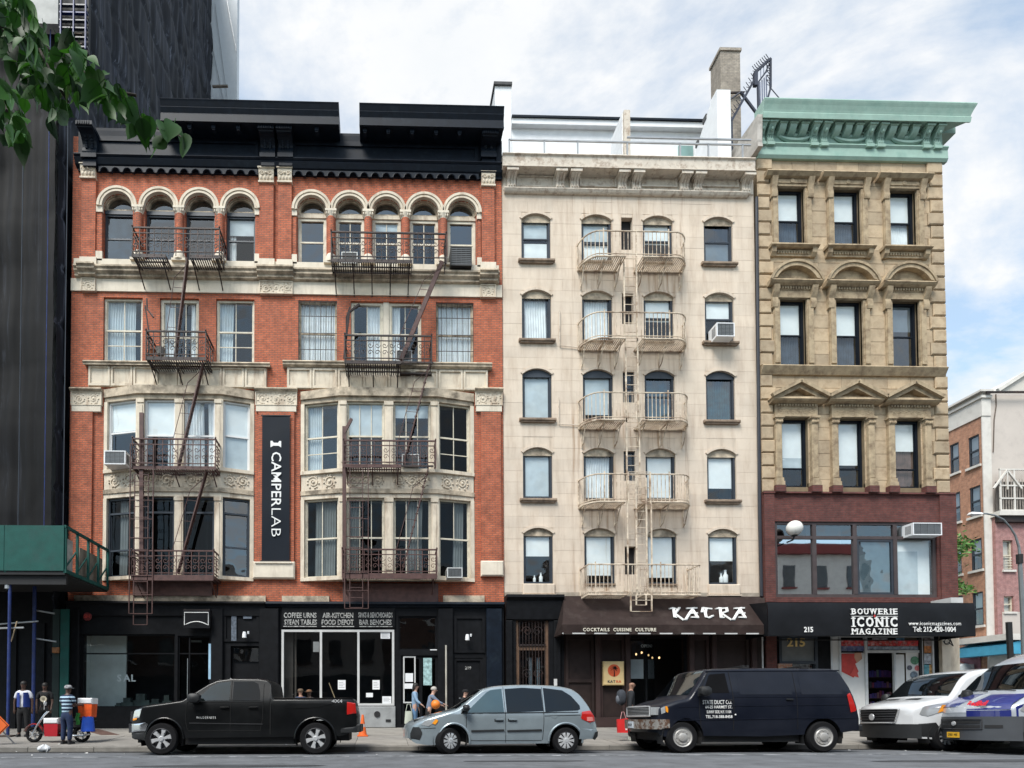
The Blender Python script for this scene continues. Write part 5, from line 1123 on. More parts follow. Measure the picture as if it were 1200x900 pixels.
text('lettering', 'KAT', M_dkfr, t, (cx_-.1, -.304, q[2]+.12), .13, bold=.003, spacing=1.3); text('lettering', 'RA', mat('sunset_red', (.5, .1, .1), .6), t, (cx_+.17, -.304, q[2]+.12), .13, bold=.003, spacing=1.3)
# brown awning
D = 1.25; x0, x1 = X(659, 742, -D), X(902, 742, -D); xt0, xt1 = X(661, 702, -.1), X(896, 702, -.1); zt, zv, zb = CS-.02, Z(732, 780, -D), Z(743, 780, -D)
AW = thing('awning', 'wide dark brown sloping restaurant awning with white KATRA lettering', 'awning', ((x0+x1)/2, 0, zb))
M_awn = mat('brown_canvas', (0.030, 0.0195, 0.0175), 0.85, var=.15, scale=3, bump=.2, bscale=50, spec=.2, dirt=.25, dcol=(.10, .08, .07))
nx = 24; sag = lambda u, v: .03*math.sin(v*3.14)*(.6+.4*math.sin(u*24))
MB().grid(lambda u, v: ((xt0+(xt1-xt0)*u)*v+(x0+(x1-x0)*u)*(1-v), -.08*v-D*(1-v), zt*v+zv*(1-v)-sag(u, v)), nx, 8).put('canvas', M_awn, AW, smooth=60)
MB().grid(lambda u, v: (x0+(x1-x0)*u, -D-.01*math.sin(u*60)*(1-v), zv*v+zb*(1-v)), 80, 3).put('valance', M_awn, AW, smooth=60)
for xs_, xt_ in ((x0, xt0), (x1, xt1)): MB().add([(xs_, -D, zb), (xs_, -.05, zb), (xt_, -.05, zt), (xt_, -.08, zt), (xs_, -D, zv)], [(0, 1, 2, 3, 4)]).put('side_flap', M_awn, AW)
MB().bar((x0, -D+.02, zb+.02), (x1, -D+.02, zb+.02), .045).put('front_bar', M_alum, AW)
for a in (661, 901): MB().bar((X(a, 742, -D), -D+.04, zb), (X(a, 742, -D), -.2, zb), .03).put('side_bar', M_iron, AW)
MB().bar((X(893.5, 760, -.3), -.3, .38), (X(893.5, 760, -.3), -.3, zb), .04).put('awning_post', M_alum, AW)
# letters on the slope
def slope(px, py):
    """point on the slope of the awning seen at px,py"""
    a = Vector((0, -D, zv)); c = Vector((0, -.08, zt)); nrm = Vector((0, -(c.z-a.z), (c.y-a.y))).normalized()
    d = FW*FPX+RT*(px-PPX)-UP*(py-PPY); t_ = (a-CAM).dot(nrm)/d.dot(nrm); return CAM+d*t_-nrm*(-.03)*(-1 if nrm.y > 0 else 1)
GL = {'K': [((0, .95), (.2, 1), (.45, .93)), ((.28, .95), (.38, .15), (.5, .12)), ((.75, 1), (.42, .5)), ((.38, .5), (1.1, -.12))],
      'A': [((.1, .97), (.95, 1)), ((.7, 1), (.35, .5), (0, -.1)), ((.55, .95), (.8, .55), (1.1, .1)), ((.35, .5), (1.0, .52)), ((.55, .12), (1.1, .1))],
      'T': [((0, .62), (.08, 1), (.9, .93)), ((.42, .92), (.32, .5), (.4, .15), (.7, .08), (1.05, .25))],
      'R': [((0, .95), (.2, 1), (.4, .93)), ((.3, .97), (.38, .1), (.55, .1)), ((.3, .97), (.8, .98), (.85, .7), (.42, .5)), ((.42, .5), (1.15, -.1))]}
for ch_, a, c in (('K', 785, 799), ('A', 803.5, 816), ('T', 822.5, 834), ('R', 839, 854), ('A', 859.5, 871.5)):
    mb = MB()
    for st in GL[ch_]:
        P = [slope(a+(c-a)*u, 725.5-12.2*v) for u, v in st]
        for k in range(len(P)-1): mb.bar(P[k]+(P[k]-P[k+1]).normalized()*.03, P[k+1]+(P[k+1]-P[k]).normalized()*.03, .09, .05)
    mb.put('letter', M_letw, AW)
text('lettering', 'COCKTAILS  CUISINE  CULTURE', mat('cream_lettering', (.75, .70, .58), .6), AW, ((X(683, 738, -D)+X(768.5, 738, -D))/2, -D-.03, Z(738.2, 725, -D)),   .17, bold=.003, spacing=1.2, fit=X(768.5, 738, -D)-X(683, 738, -D))
# ================================================================ tan stone corner building
TX0, TX1 = X(889.5, 400), X(1108.5, 400)
M_tan = mat('tan_sandstone', (0.46, 0.36, 0.245), 0.85, var=0.14, scale=2.2, bump=0.35, bscale=22, dirt=0.6, dcol=(0.22, 0.14, 0.08), objvar=0.18, dpos=(0.48, 0.7), dscale=1.8)
M_tanj = mat('tan_wall_joint', (0.20, 0.15, 0.09), 0.9, var=.2, scale=3)
M_tant = mat('tan_carved_trim', (0.40, 0.31, 0.20), 0.85, var=0.18, scale=4, bump=.3, bscale=26, dirt=.75, dcol=(0.15, 0.10, 0.06), dpos=(0.46, 0.66), dscale=2.2)
M_green = mat('verdigris_green_paint', (0.29, 0.425, 0.36), 0.6, var=.10, scale=3, dirt=.35, dcol=(.14, .30, .25), bump=.1)
TB = thing('corner_building', 'tan stone corner building with green bracketed cornice, pediments and a brick second storey', 'building', ((TX0+TX1)/2, 0, .38))
def zt_(py): return Z(py, 1000)
def zn(py): return Z(py, 1000)
TT, TS, TM = zn(187), zn(578), zn(706)
tcol = [(X(914, 450)+.01, X(946, 450)), (X(980, 450), X(1012, 450)), (X(1046, 450), X(1078, 450))]
trow = [(222, 292.5), (352, 431), (491, 571)]
TH = [(a, b, zn(r[1]), zn(r[0])) for r in trow for a, b in tcol]
MB().prism([[(TX0, TS), (TX1, TS), (TX1, TT+.3), (TX0, TT+.3)]]+[[(a, c), (b, c), (b, d), (a, d)] for a, b, c, d in TH], .03, .45).put('wall', M_tanj, TB)
# side street wall, back and roof
MB().box(TX1-.3, TX1-.005, .45, 18, .38, TT).box(TX0+.005, TX0+.3, .45, 18, .38, TT+.8).box(TX0+.3, TX1-.3, 17.7, 18, .38, TT).put('side_wall', M_tan, TB)
B('roof', M_roof, TB, TX0+.3, TX1-.3, .45, 17.7, TT-.2, TT)
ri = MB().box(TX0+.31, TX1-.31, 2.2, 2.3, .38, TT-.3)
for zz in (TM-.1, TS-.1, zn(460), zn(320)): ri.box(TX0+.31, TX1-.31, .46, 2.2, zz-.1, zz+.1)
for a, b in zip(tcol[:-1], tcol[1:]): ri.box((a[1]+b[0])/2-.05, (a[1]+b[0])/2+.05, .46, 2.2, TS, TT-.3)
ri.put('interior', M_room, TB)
# ashlar blocks and quoins
qx = X(908, 400)-TX0; qr = X(1090, 400)
def blocks(z0, z1, nrow):
    ch = (z1-z0)/nrow
    for j in range(nrow):
        a, c = z0+j*ch, z0+(j+1)*ch; segs = [(TX0+qx-(.0 if j % 2 else .12), qr+(.0 if j % 2 else .12))]
        for (p, q, r, s) in TH:
            if r < c-.03 and s > a+.03:
                ns = []
                for s0, s1 in segs:
                    if q <= s0 or p >= s1: ns.append((s0, s1)); continue
                    if p > s0: ns.append((s0, p))
                    if q < s1: ns.append((q, s1))
                segs = ns
        for s0, s1 in segs:
            n = max(1, round((s1-s0)/.95)); o = rnd.uniform(-.12, .12) if n > 1 else 0
            xs = [s0]+[s0+(s1-s0)*(k+o)/n for k in range(1, n)]+[s1]
            for k in range(n):
                if xs[k+1]-xs[k] > .05: MB().cbox(xs[k]+.005, xs[k+1]-.005, rnd.uniform(-.004, .006), .04, a+.005, c-.005, .006).put('stone_block', M_tan, TB)
        for (u, v) in ((TX0+.005, TX0+qx-(.0 if j % 2 else .12)), (qr+(.0 if j % 2 else .12), TX1-.005)):
            MB().cbox(u, v-(.02 if u < qr else 0), -.07+rnd.uniform(-.01, .01), .04, a+.02, c-.02, .035).box(u, v, .0, .04, a, c).put('quoin', M_tan, TB)
blocks(TS, zn(440), 9); blocks(zn(431), TT-.02, 16)
MB().mould([(-.2, zn(431.5)), (-.24, zn(431.5)-.05), (-.2, zn(431.5)-.12), (-.12, zn(440)+.03), (-.08, zn(440)-.04), (.02, zn(440)-.04), (.02, zn(431.5)), ], TX0+.01, X(1111, 435, -.2)).put('string_course', M_tant, TB)
kinds = {0: 'flat', 1: 'arch', 2: 'tri'}
tw = {(0, 0): dict(blind=(M_blind, 0, .5), curtain=[(0, 1, mat('dark_blue_drape', (.035, .05, .075), .7, var=.4, scale=4))]), (0, 1): dict(blind=(M_blind, 0, .5), curtain=[(0, 1, mat('dark_blue_drape', (.035, .05, .075), .7, var=.4, scale=4))]), (0, 2): dict(blind=(M_blind, 0, .5), curtain=[(0, 1, M_curt)]),
      (1, 0): dict(blind=(M_blind, 0, .5), curtain=[(0, 1, mat('dark_blue_drape', (.035, .05, .075), .7, var=.4, scale=4))]), (1, 1): dict(blind=(M_blind, 0, .5), curtain=[(0, 1, mat('dark_blue_drape', (.035, .05, .075), .7, var=.4, scale=4))]), (1, 2): dict(blind=(M_blindg, 0, .4), gl=M_glassb),
      (2, 0): dict(blind=[(M_blind, 0, .58), (M_blindg, .58, .74)], rail=.27), (2, 1): dict(blind=(M_blind, 0, .66), rail=.27), (2, 2): dict(blind=(M_blind, 0, .43), curtain=[(0, 1, mat('brown_striped_drape', (.10, .06, .05), .8, var=.5, scale=4))], rail=.27)}
for j in range(3):
    for i in range(3):
        a, b, c, d = TH[j*3+i]; xm = (a+b)/2
        window(TB, (a, b, c, d), .15, fr=mat('near_black_frame', (.006, .009, .015), .5, spec=.2), fw=.09, **tw[(j, i)])
        # moulded jambs
        mb = MB()
        if j < 2:
            for x0, x1 in ((a-.26, a-.0), (b+.0, b+.26)): MB().box(x0, x1, -.07, .1, c, d-.02).box(x0+.03, x1-.03, -.11, -.07, c+.12, d-.2).put('jamb_moulding', M_tant, TB)
        if j == 0:
            MB().mould([(-.30, zn(208)), (-.33, zn(208)-.06), (-.27, zn(208)-.12), (-.22, zn(213)), (-.1, zn(214)), (.02, zn(214)), (.02, zn(208))], a-.55, b+.5).put('hood_cornice', M_tant, TB)
            MB().box(a-.28, b+.28, -.1, .05, d, zn(213.5)).box(a-.05, b+.05, -.13, -.1, d+.1, zn(215)).put('hood_frieze', M_tant, TB)
            MB().lathe([(.08, -.15), (.10, -.12)], (xm, 0, (d+zn(213))/2+.03), 'Y', 10).put('rosette', M_tant, TB)
            for x in (a-.22, b+.16):
                MB().mould([(0, d-.5), (-.14, d-.45), (-.18, d-.3), (-.13, d-.1), (-.2, d+.1), (-.26, zn(214)), (0, zn(214))], x-.08, x+.14).put('console', M_tant, TB, smooth=35)
            s = zn(292)
            MB().mould([(-.28, s), (-.3, s-.06), (-.2, s-.12), (.02, s-.12), (.02, s)], a-.42, b+.42).put('sill', M_tant, TB)
            MB().box(a-.2, b+.2, -.08, .03, s-.38, s-.12).put('sill_apron', M_tant, TB)
            dm = MB(); n = 12
            for k in range(n): x = a-.1+(b-a+.2)*k/n; dm.box(x+.02, x+.08, -.12, -.06, s-.3, s-.2)
            dm.box(a-.12, b+.12, -.10, -.06, s-.2, s-.17).put('dentils', M_tant, TB)
            for x in (a-.27, b+.27): MB().mould([(0, s-.42), (-.1, s-.4), (-.2, s-.28), (-.22, s-.12), (0, s-.12)], x-.09, x+.09).put('console', M_tant, TB)
        if j == 1:
            zb = zn(335); MB().mould([(-.32, zb+.02), (-.36, zb-.04), (-.3, zb-.1), (-.2, zb-.16), (.02, zb-.16), (.02, zb+.02)], a-.5, b+.5).put('hood_cornice', M_tant, TB)
            hw = (b-a)/2+.5; h = zn(313)-zb; o = arc(xm, zb-(hw*hw-h*h)/(2*h), (hw*hw+h*h)/(2*h), 0, 1, 1)
            r = (hw*hw+h*h)/(2*h); cz = zb+h-r; t = math.degrees(math.asin(hw/r))
            oo = arc(xm, cz, r, 90-t, 90+t, 14); ii = arc(xm, cz, r-.2, 90-t*.86, 90+t*.86, 14)
            MB().prism(oo+list(reversed(ii)), -.32, .0).prism(arc(xm, cz, r+.03, 90-t, 90+t, 14)+list(reversed(arc(xm, cz, r-.06, 90-t, 90+t, 14))), -.36, -.32).put('arched_pediment', M_tant, TB, smooth=25)
            MB().prism([(xm-hw*.86, zb)]+[(xm+hw*.86, zb)]+arc(xm, cz, r-.2, 90-t*.86, 90+t*.86, 10), -.1, -.0).put('tympanum', M_tant, TB)
            MB().box(a-.24, b+.24, -.12, .05, d, zb-.16).put('hood_frieze', M_tant, TB)
            dm = MB()
            for k in range(14): x = a-.2+(b-a+.4)*k/14; dm.box(x+.02, x+.08, -.18, -.1, zb-.27, zb-.17)
            dm.box(a-.22, b+.22, -.14, -.1, zb-.3, zb-.27).put('dentils', M_tant, TB)
            for x in (a-.26, b+.18):
                MB().mould([(0, d-.42), (-.13, d-.38), (-.17, d-.2), (-.13, d+.0), (-.24, d+.2), (-.28, zb-.16), (0, zb-.16)], x-.07, x+.15).put('console', M_tant, TB, smooth=35)
        if j == 2:
            zb = zn(472); hw = (b-a)/2+.52; h = zn(454)-zb
            MB().mould([(-.34, zb+.02), (-.38, zb-.04), (-.32, zb-.09), (-.2, zb-.14), (.02, zb-.14), (.02, zb+.02)], xm-hw, xm+hw).put('hood_cornice', M_tant, TB)
            MB().prism([[(xm-hw-.04, zb), (xm+hw+.04, zb), (xm+hw, zb+.07), (xm, zb+h), (xm-hw, zb+.07)], [(xm-hw*.62, zb+.06), (xm+hw*.62, zb+.06), (xm, zb+h-.22)]], -.34, .0).put('pediment', M_tant, TB)
            for s in (-1, 1): MB().bar((xm+s*(hw+.06), -.40, zb+.06), (xm, -.40, zb+h+.03), .14, .13).put('raking_moulding', M_tant, TB)
            B('tympanum', M_tant, TB, xm-hw*.6, xm+hw*.6, -.12, -.0, zb+.02, zb+.09); MB().prism([(xm-hw*.6, zb+.05), (xm+hw*.6, zb+.05), (xm, zb+h-.2)], -.1, .0).put('tympanum', M_tant, TB)
            q0 = d+.02; MB().box(a-.3, b+.3, -.13, .05, q0, zb-.14).put('hood_frieze', M_tant, TB); carve(a-.2, b+.2, q0+.08, zb-.28, -.13, 40+i).put('carving', M_tant, TB, smooth=50)
            dm = MB()
            for k in range(14): x = a-.24+(b-a+.48)*k/14; dm.box(x+.02, x+.08, -.19, -.12, zb-.24, zb-.16)
            dm.box(a-.26, b+.26, -.15, -.12, zb-.26, zb-.24).put('dentils', M_tant, TB)
            for x0, x1 in ((a-.32, a-.03), (b+.03, b+.32)):
                o = MB().cbox(x0+.02, x1-.02, -.16, .1, c+.3, d-.25, .03).box(x0-.03, x1+.03, -.2, .1, c+.0, c+.16).box(x0-.0, x1+.0, -.18, .1, c+.16, c+.3).put('pilaster', M_tant, TB)
                cp = MB().box(x0-.04, x1+.04, -.22, .1, d-.06, d+.02).box(x0+.01, x1-.01, -.17, .1, d-.27, d-.06)
                for k in range(4): blob(cp, x0+.04+(x1-x0-.08)*k/3, -.17, d-.2, .05, .05, .07)
                for s in (-1, 1): spiral(cp, (x0+x1)/2+s*.1, d-.12, -.18, .055, 1.2, .016, s)
                cp.put('capital', M_tant, TB)
                B('plinth_block', M_brick2, TB, x0-.05, x1+.05, -.22, .05, TS-.02, c+.0)
# green cornice
D = .62; xl, xr_ = X(904, 116, -D), X(1139, 124, -D); zt = Z(116.5, 1000, -D); h1 = Z(137, 1000, -D); zb1 = Z(139, 1000, -.5)
zfr, zbm = Z(172, 1000, -.05), Z(187.5, 1000, -.1)
pr = [(-D, zt), (-D-.03, zt-.06), (-D-.01, zt-.12), (-D+.03, zt-.22), (-D+.08, zt-.38), (-D+.10, zt-.46), (-D+.08, zt-.5), (-D+.10, h1), (-D+.13, h1), (-D+.13, zb1), (-.02, zb1), (.03, zb1), (.03, zt)]
MB().mould(pr, TX0-.02, TX1, .0, 1.35).put('cornice', M_green, TB)
# return of the cornice down the side street
B('cornice_return', M_green, TB, TX1, TX1+.6, .0, 1.2, zb1, zt-.3)
MB().mould([(-.18, zfr-.0), (-.2, zfr-.06), (-.14, zfr-.14), (-.16, zbm+.1), (-.1, zbm), (.03, zbm), (.03, zfr)], TX0-.01, X(1107, 187)).put('frieze_moulding', M_green, TB)
B('frieze', M_green, TB, TX0, TX1-.01, -.06, .02, zfr, zb1)
def gbr(px):
    x = X(px, 160, -.35); w = .24; h = zb1-zfr
    MB().mould([(0, zfr-.1), (-.18, zfr-.05), (-.2, zfr+.1), (-.14, zfr+.25), (-.2, zfr+h*.45), (-.27, zfr+h*.62), (-.38, zfr+h*.76), (-.42, zb1-.1), (-.42, zb1), (0, zb1)], x-w/2, x+w/2).box(x-w/2-.04, x+w/2+.04, -.45, -.02, zb1-.12, zb1-.01).box(x-w/2-.03, x+w/2+.03, -.24, 0, zfr-.14, zfr-.02).put('bracket', M_green, TB, smooth=35)
    m_ = MB(); blob(m_, x, -.28, zfr+h*.6, .07, .1, .09); 
    for k in range(3): m_.tube([(x-.07+.07*k, -.2, zfr+.05), (x-.07+.07*k, -.16, zfr+.28), (x-.07+.07*k, -.21, zfr+h*.42)], .018, 4)
    m_.put('bracket_carving', M_green, TB)
for px in (895.5, 906, 957.5, 969.5, 1023, 1036, 1090, 1103): gbr(px)
def gmod(px):
    x = X(px, 150, -.5); w = .26; MB().mould([(0, zb1-.42), (-.12, zb1-.38), (-.28, zb1-.3), (-.36, zb1-.16), (-.37, zb1), (0, zb1)], x-w/2, x+w/2).box(x-w/2-.03, x+w/2+.03, -.40, 0, zb1-.1, zb1-.01).put('modillion', M_green, TB, smooth=35)
for px in (921.5, 933.5, 947, 986.5, 999, 1011.5, 1051.5, 1064.5, 1078): gmod(px)
for px in (931, 996, 1063):
    x = X(px, 163, -.1); z = Z(159, 1000, -.1); g_ = MB()
    g_.tube([(x+.68*math.cos(R(200+140*k/12)), -.1, z+.05+.30*math.sin(R(200+140*k/12))) for k in range(13)], [.04]+[.05+.04*math.sin(3.14*k/10) for k in range(11)]+[.04], 6)
    for s in (-1, 1): spiral(g_, x+s*.66, z+.0, -.1, .12, 1.3, .022, s); g_.tube([(x+s*.1, -.1, z+.12), (x+s*.3, -.12, z+.05), (x+s*.5, -.1, z+.13), (x+s*.64, -.1, z+.08)], .022, 5)
    blob(g_, x, -.08, z+.14, .12, .1, .1); blob(g_, x, -.08, z-.03, .2, .08, .08)
    g_.put('garland', M_green, TB, smooth=50)
# stepped parapet between the cornice and the cream roof
MB().prism([(-.5, zbm+.1), (-.45, zbm+.3), (-.5, zt-.55), (3, zt-.2), (3, zbm)], TX0-.22, TX0-.03, axis='X').put('flashing', mat('grey_flashing', (.45, .42, .38), .8, var=.2, dirt=.5), TB)
# old sign gantry on the roof: lattice frame with spikes
GF = thing('sign_frame', 'rusty dark lattice sign frame with barbed spikes on the roof beside the brick chimney', 'sign frame', (TX0+.6, 2.5, TT))
M_gf = mat('dark_blue_iron', (.03, .035, .055), .6, var=.3)
Yf = 2.0; P = lambda px, py, Y=2.0: at(px, py, Y)
gb = MB(); A_, B_, C_, D_ = P(857, 142), P(886, 90), P(903, 69), P(903, 103)
gb.bar(A_, B_, .09); gb.bar(P(885, 85), C_, .09); gb.bar(C_, D_, .07); gb.bar(D_, P(899, 118), .06); gb.bar(P(886, 100), P(897, 85), .06); gb.bar(P(897, 85), P(901, 76), .05); gb.bar(P(868, 108), P(889, 136), .08); gb.bar(P(850, 120, 2.2), P(868, 108), .05)
gb.bar(P(885, 85), P(885, 101), .14); gb.bar(P(888, 96), P(889, 140), .07); gb.bar(P(903, 103), P(914, 116), .025)
gb.put('frame', M_gf, GF); gs = MB()
for k, px in enumerate((888, 890.5, 893, 895.5, 898)): gs.bar(P(px, 99-k*2.6), P(px+.5, 128-k*3), .035)
for k in range(4): gs.bar(P(888+k*3.5, 82-k*4), P(888+k*3.5, 97-k*4), .02)
gs.put('lattice', mat('faded_blue_iron', (.16, .18, .25), .6, var=.3), GF)
sp_ = MB()
for (p, q, n) in ((A_, B_, 10), (P(885, 85), C_, 8), (C_, D_, 6)):
    for k in range(n):
        c = p+(q-p)*(k+.5)/n
        for s in (-1, 1): sp_.bar(c, c+Vector((-.16+s*.07, s*.1, .14)), .018)
sp_.put('spikes', M_gf, GF)
for px, py in ((889, 140), (899, 118), (857, 142)):
    p = P(px, py); MB().bar(p, (p.x, p.y, TT-.02), .08).put('leg', M_gf, GF)

# ---------------------------------------------------------------- brick second storey and shop
TS2 = TS; Y0 = .0
wx0, wx1, wz0, wz1 = X(907.5, 655), X(1097, 655), zn(700), zn(612)
MB().prism([[(TX0, TM), (TX1+.12, TM), (TX1+.12, TS2), (TX0, TS2)], [(wx0, wz0), (wx1, wz0), (wx1, wz1), (wx0, wz1)]], -.05, .4).put('brick_storey', M_brick2, TB)
B('brick_pier', M_brick2, TB, TX0+.02, X(906, 600)-.02, -.12, -.05, TM, TS2-.02); B('brick_pier', M_brick2, TB, X(1097, 600)+.05, TX1+.14, -.12, -.05, TM, TS2-.02)
MB().mould([(-.14, TS2+.005), (-.15, TS2-.06), (-.05, TS2-.08), (-.04, TS2+.005)], TX0, TX1+.12).put('brick_course', M_brick2, TB)
M_bf = mat('bronze_frame', (.07, .055, .055), .5, var=.15, spec=.3)
f = MB().prism([[(wx0, wz0), (wx1, wz0), (wx1, wz1), (wx0, wz1)], [(wx0+.12, wz0+.12), (wx1-.12, wz0+.12), (wx1-.12, wz1-.1), (wx0+.12, wz1-.1)]], .0, .12).put('window_band', M_bf, TB)
mp_ = [X(p, 650, .05) for p in (953.5, 1001, 1048)]; zt2 = Z(630.5, 1000, .05)
for x in mp_: B('mullion', M_bf, f, x-.075, x+.075, -.01, .1, wz0+.12, wz1-.1)
B('transom', M_bf, f, wx0+.12, wx1-.12, -.004, .09, zt2-.06, zt2+.06)
xs = [wx0+.12]+mp_+[wx1-.12]; gl4 = [M_mirr, M_mirr, M_glassb, M_glass]
for k in range(4):
    a, b = xs[k]+(.075 if k else 0), xs[k+1]-(.075 if k < 3 else 0)
    for z0, z1 in ((wz0+.12, zt2-.06), (zt2+.06, wz1-.1)): MB().add([(a, .05, z0), (b, .05, z0), (b, .05, z1), (a, .05, z1)], [(0, 1, 2, 3)]).put('pane', gl4[k] if z0 < zt2 else M_glassb, f)
    if k == 2: B('blind', mat('grey_green_film', (.30, .38, .40), .6, var=.15), f, a+.02, b-.02, .09, .1, wz0+.12, zt2-.06); MB().prism([[(a, wz0+.12), (b, wz0+.12), (b, zt2-.06), (a, zt2-.06)], [(a+.09, wz0+.2), (b-.09, wz0+.2), (b-.09, zt2-.15), (a+.09, zt2-.15)]], .01, .08).put('sash', M_dkfr, f)
    if k == 3: B('blind', M_blind, f, a+.02, b-.02, .15, .16, wz0+.12, zt2-.06); B('blind', M_blindg, f, a+.02, a+.9, .12, .125, wz0+.12, zt2-.5)
    if k < 2: B('blind', M_blind, f, a+.02, b-.02, .6, .62, zt2-.1, wz1) if k == 1 else None
# globe lamp
x, z = X(931, 619, -.5), Z(619, 931, -.5); t = thing('globe_lamp', 'round white globe lamp before the brick storey window band', 'lamp', (x, -.5, z))
MB().lathe([(.285*math.sin(R(a)), -.285*math.cos(R(a))) for a in range(0, 181, 12)], n=20, caps=False).put('globe', mat('opal_glass', (.80, .79, .74), .35, var=.03), t, local=True, smooth=60)
MB().tube([(0, 0, -.27), (0, .1, -.42), (0, .44, -.42)], .03, 6).lathe([(.1, -.3), (.12, -.24)], n=12).put('bracket', M_dark, t, local=True)
acunit('white air conditioner projecting from the brick pier right of the window band', 1070, 612.5, 1104, 627, -.45, m=M_white)
# awning
D = 1.5; ax0, ax1 = X(900, 725, -D), X(1143, 725, -D); azt, azb = Z(706, 1000, -D), Z(745, 1000, -D)
AW2 = thing('awning', 'long black box awning with white magazine shop lettering on the corner building', 'awning', ((ax0+ax1)/2, 0, azb))
M_bc = mat('black_vinyl', (.007, .0075, .0095), .5, var=.25, spec=.25, bump=.1, bscale=3)
fr = MB().grid(lambda u, v: (ax0+(ax1-ax0)*u+.0, -D-.02*math.sin(u*25)*math.sin(v*3.1)+.05*(v**8), azb+(azt-azb)*v), 60, 8); fr.put('front', M_bc, AW2, smooth=60)
zw_ = TM+.05
MB().grid(lambda u, v: (ax0+(ax1-ax0)*u, -D+.05+(D-.13)*v, azt+(zw_+.0-azt)*v*.5), 20, 2).put('top', M_bc, AW2)
for x in (ax0, ax1): MB().add([(x, -D, azb), (x, -.04, azb), (x, -.04, (zw_+azt)/2), (x, -D+.05, azt)], [(0, 1, 2, 3)]).put('end_flap', M_bc, AW2)
MB().bar((ax0, -D+.04, azb), (ax1, -D+.04, azb), .04).bar((ax0, -.06, azb), (ax1, -.06, azb), .04).put('bottom_bar', M_dark, AW2)
def atxt(txt, a, c, py, sz, bold, **k): x0, x1 = X(a, py, -D), X(c, py, -D); return text('lettering', txt, M_letw, AW2, ((x0+x1)/2, -D-.035, Z(py, 1000, -D)), sz, bold=bold, fit=x1-x0, **k)
def serif_text(txt, a, c, py, hpx, bold, wt):
    """roman capitals: letter bodies with slab serifs added"""
    n = len(txt); x0, x1 = X(a, py, -D), X(c, py, -D); h = Z(py-hpx/2, 1000, -D)-Z(py+hpx/2, 1000, -D); zc_ = Z(py, 1000, -D)
    wd = {'I': .5, 'W': 1.45, 'M': 1.3, 'N': 1.1, 'O': 1.1, 'C': 1.0, 'G': 1.05, 'A': 1.1}; tot = sum(wd.get(q, .92) for q in txt)+.16*(n-1); x = x0
    for q in txt:
        w = (x1-x0)*wd.get(q, .92)/tot; xc = x+w/2
        o = text('letter', q, M_letw, AW2, (xc, -D-.035, zc_), h/.69, bold=bold, fit=w*(.9 if q != 'I' else .45)); x += w+(x1-x0)*.16/tot
        s = MB(); t_ = h*.10; y0, y1 = -D-.048, -D-.022; zs0, zs1 = zc_-h/2, zc_+h/2
        def sr(cx, top): s.box(cx-wt, cx+wt, y0-.0003*len(s.v), y1, (zs1-t_ if top else zs0), (zs1 if top else zs0+t_))
        L_, R_ = xc-w*.36, xc+w*.36
        if q in 'IBERDPN': sr(L_ if q != 'I' else xc, True); 
        if q in 'IBERDPM': sr(L_ if q != 'I' else xc, False)
        if q in 'UNWM': sr(R_, True)
        if q in 'UW': sr(L_, True)
        if q in 'AMR': sr(R_, False)
        if q in 'A': sr(L_, False)
        if q == 'N': sr(L_, False)
        if s.v: s.put('serif', M_letw, o.parent)
serif_text('BOUWERIE', 997, 1051, 717, 6.5, .006, .055); serif_text('ICONIC', 997, 1051, 729.5, 10.5, .016, .075); serif_text('MAGAZINE', 997, 1051, 740.3, 6.5, .006, .055)
B('rule', M_letw, AW2, X(997, 722, -D), X(1022, 722, -D), -D-.04, -D-.03, Z(722.6, 1000, -D), Z(722.1, 1000, -D)); B('rule', M_letw, AW2, X(1026, 722, -D), X(1051, 722, -D), -D-.04, -D-.03, Z(722.6, 1000, -D), Z(722.1, 1000, -D))
MB().prism([(X(1024, 720, -D), Z(720, 1000, -D)), (X(1022.8, 722, -D), Z(722, 1000, -D)), (X(1024, 724, -D), Z(724, 1000, -D)), (X(1025.2, 722, -D), Z(722, 1000, -D))], -D-.04, -D-.03).put('red_diamond', mat('sign_red', (.5, .03, .03), .5), AW2)
atxt('www.iconicmagazines.com', 1064, 1125, 730.8, .2, -.001, spacing=1.2); atxt('Tel: 212-420-1004', 1069, 1119, 737.8, .26, .002); atxt('215', 941.5, 952, 738.3, .26, .006)
B('awning_arm_box', M_alum, AW2, X(1103, 703, -.5), X(1117, 703, -.5), -.9, -.05, azt+.1, azt+.3)
# shop front under the awning
SZ = TM
ops2 = [rect(913, 745, 958, 852, -.0), rect(974, 745, 1110, 852, -.0)]
MB().prism([[(TX0, .2), (TX1, .2), (TX1, SZ), (TX0, SZ)]]+[[(a, .3), (b if i == 0 else X(1095, 800), .3), (b if i == 0 else X(1095, 800), d), (a, d)] for i, (a, b, c, d) in enumerate(ops2)], -.0, .4).put('ground_floor', M_black, TB)
B('brick_pier', M_brick2, TB, TX0+.02, X(909, 800), -.1, 0, .38, SZ); B('stone_pier', M_stone, TB, X(1101, 800), TX1+.1, -.15, .4, .38, SZ)
a, b, c, d = ops2[0]; zc_ = Z(775, 935)
f = MB().prism([[(a, .38), (b, .38), (b, d), (a, d)], [(a+.1, .5), (b-.1, .5), (b-.1, zc_-.1), (a+.1, zc_-.1)], [(a+.1, zc_), (b-.1, zc_), (b-.1, d-.1), (a+.1, d-.1)]], -.05, .1).put('shop_door', M_dkfr, TB)
B('panel', mat('dim_panel', (.16, .17, .17), .7), f, a+.1, b-.1, .02, .04, zc_, d-.1); MB().add([(a+.1, .05, .5), (b-.1, .05, .5), (b-.1, .05, zc_-.1), (a+.1, .05, zc_-.1)], [(0, 1, 2, 3)]).put('pane', M_glassb, f)
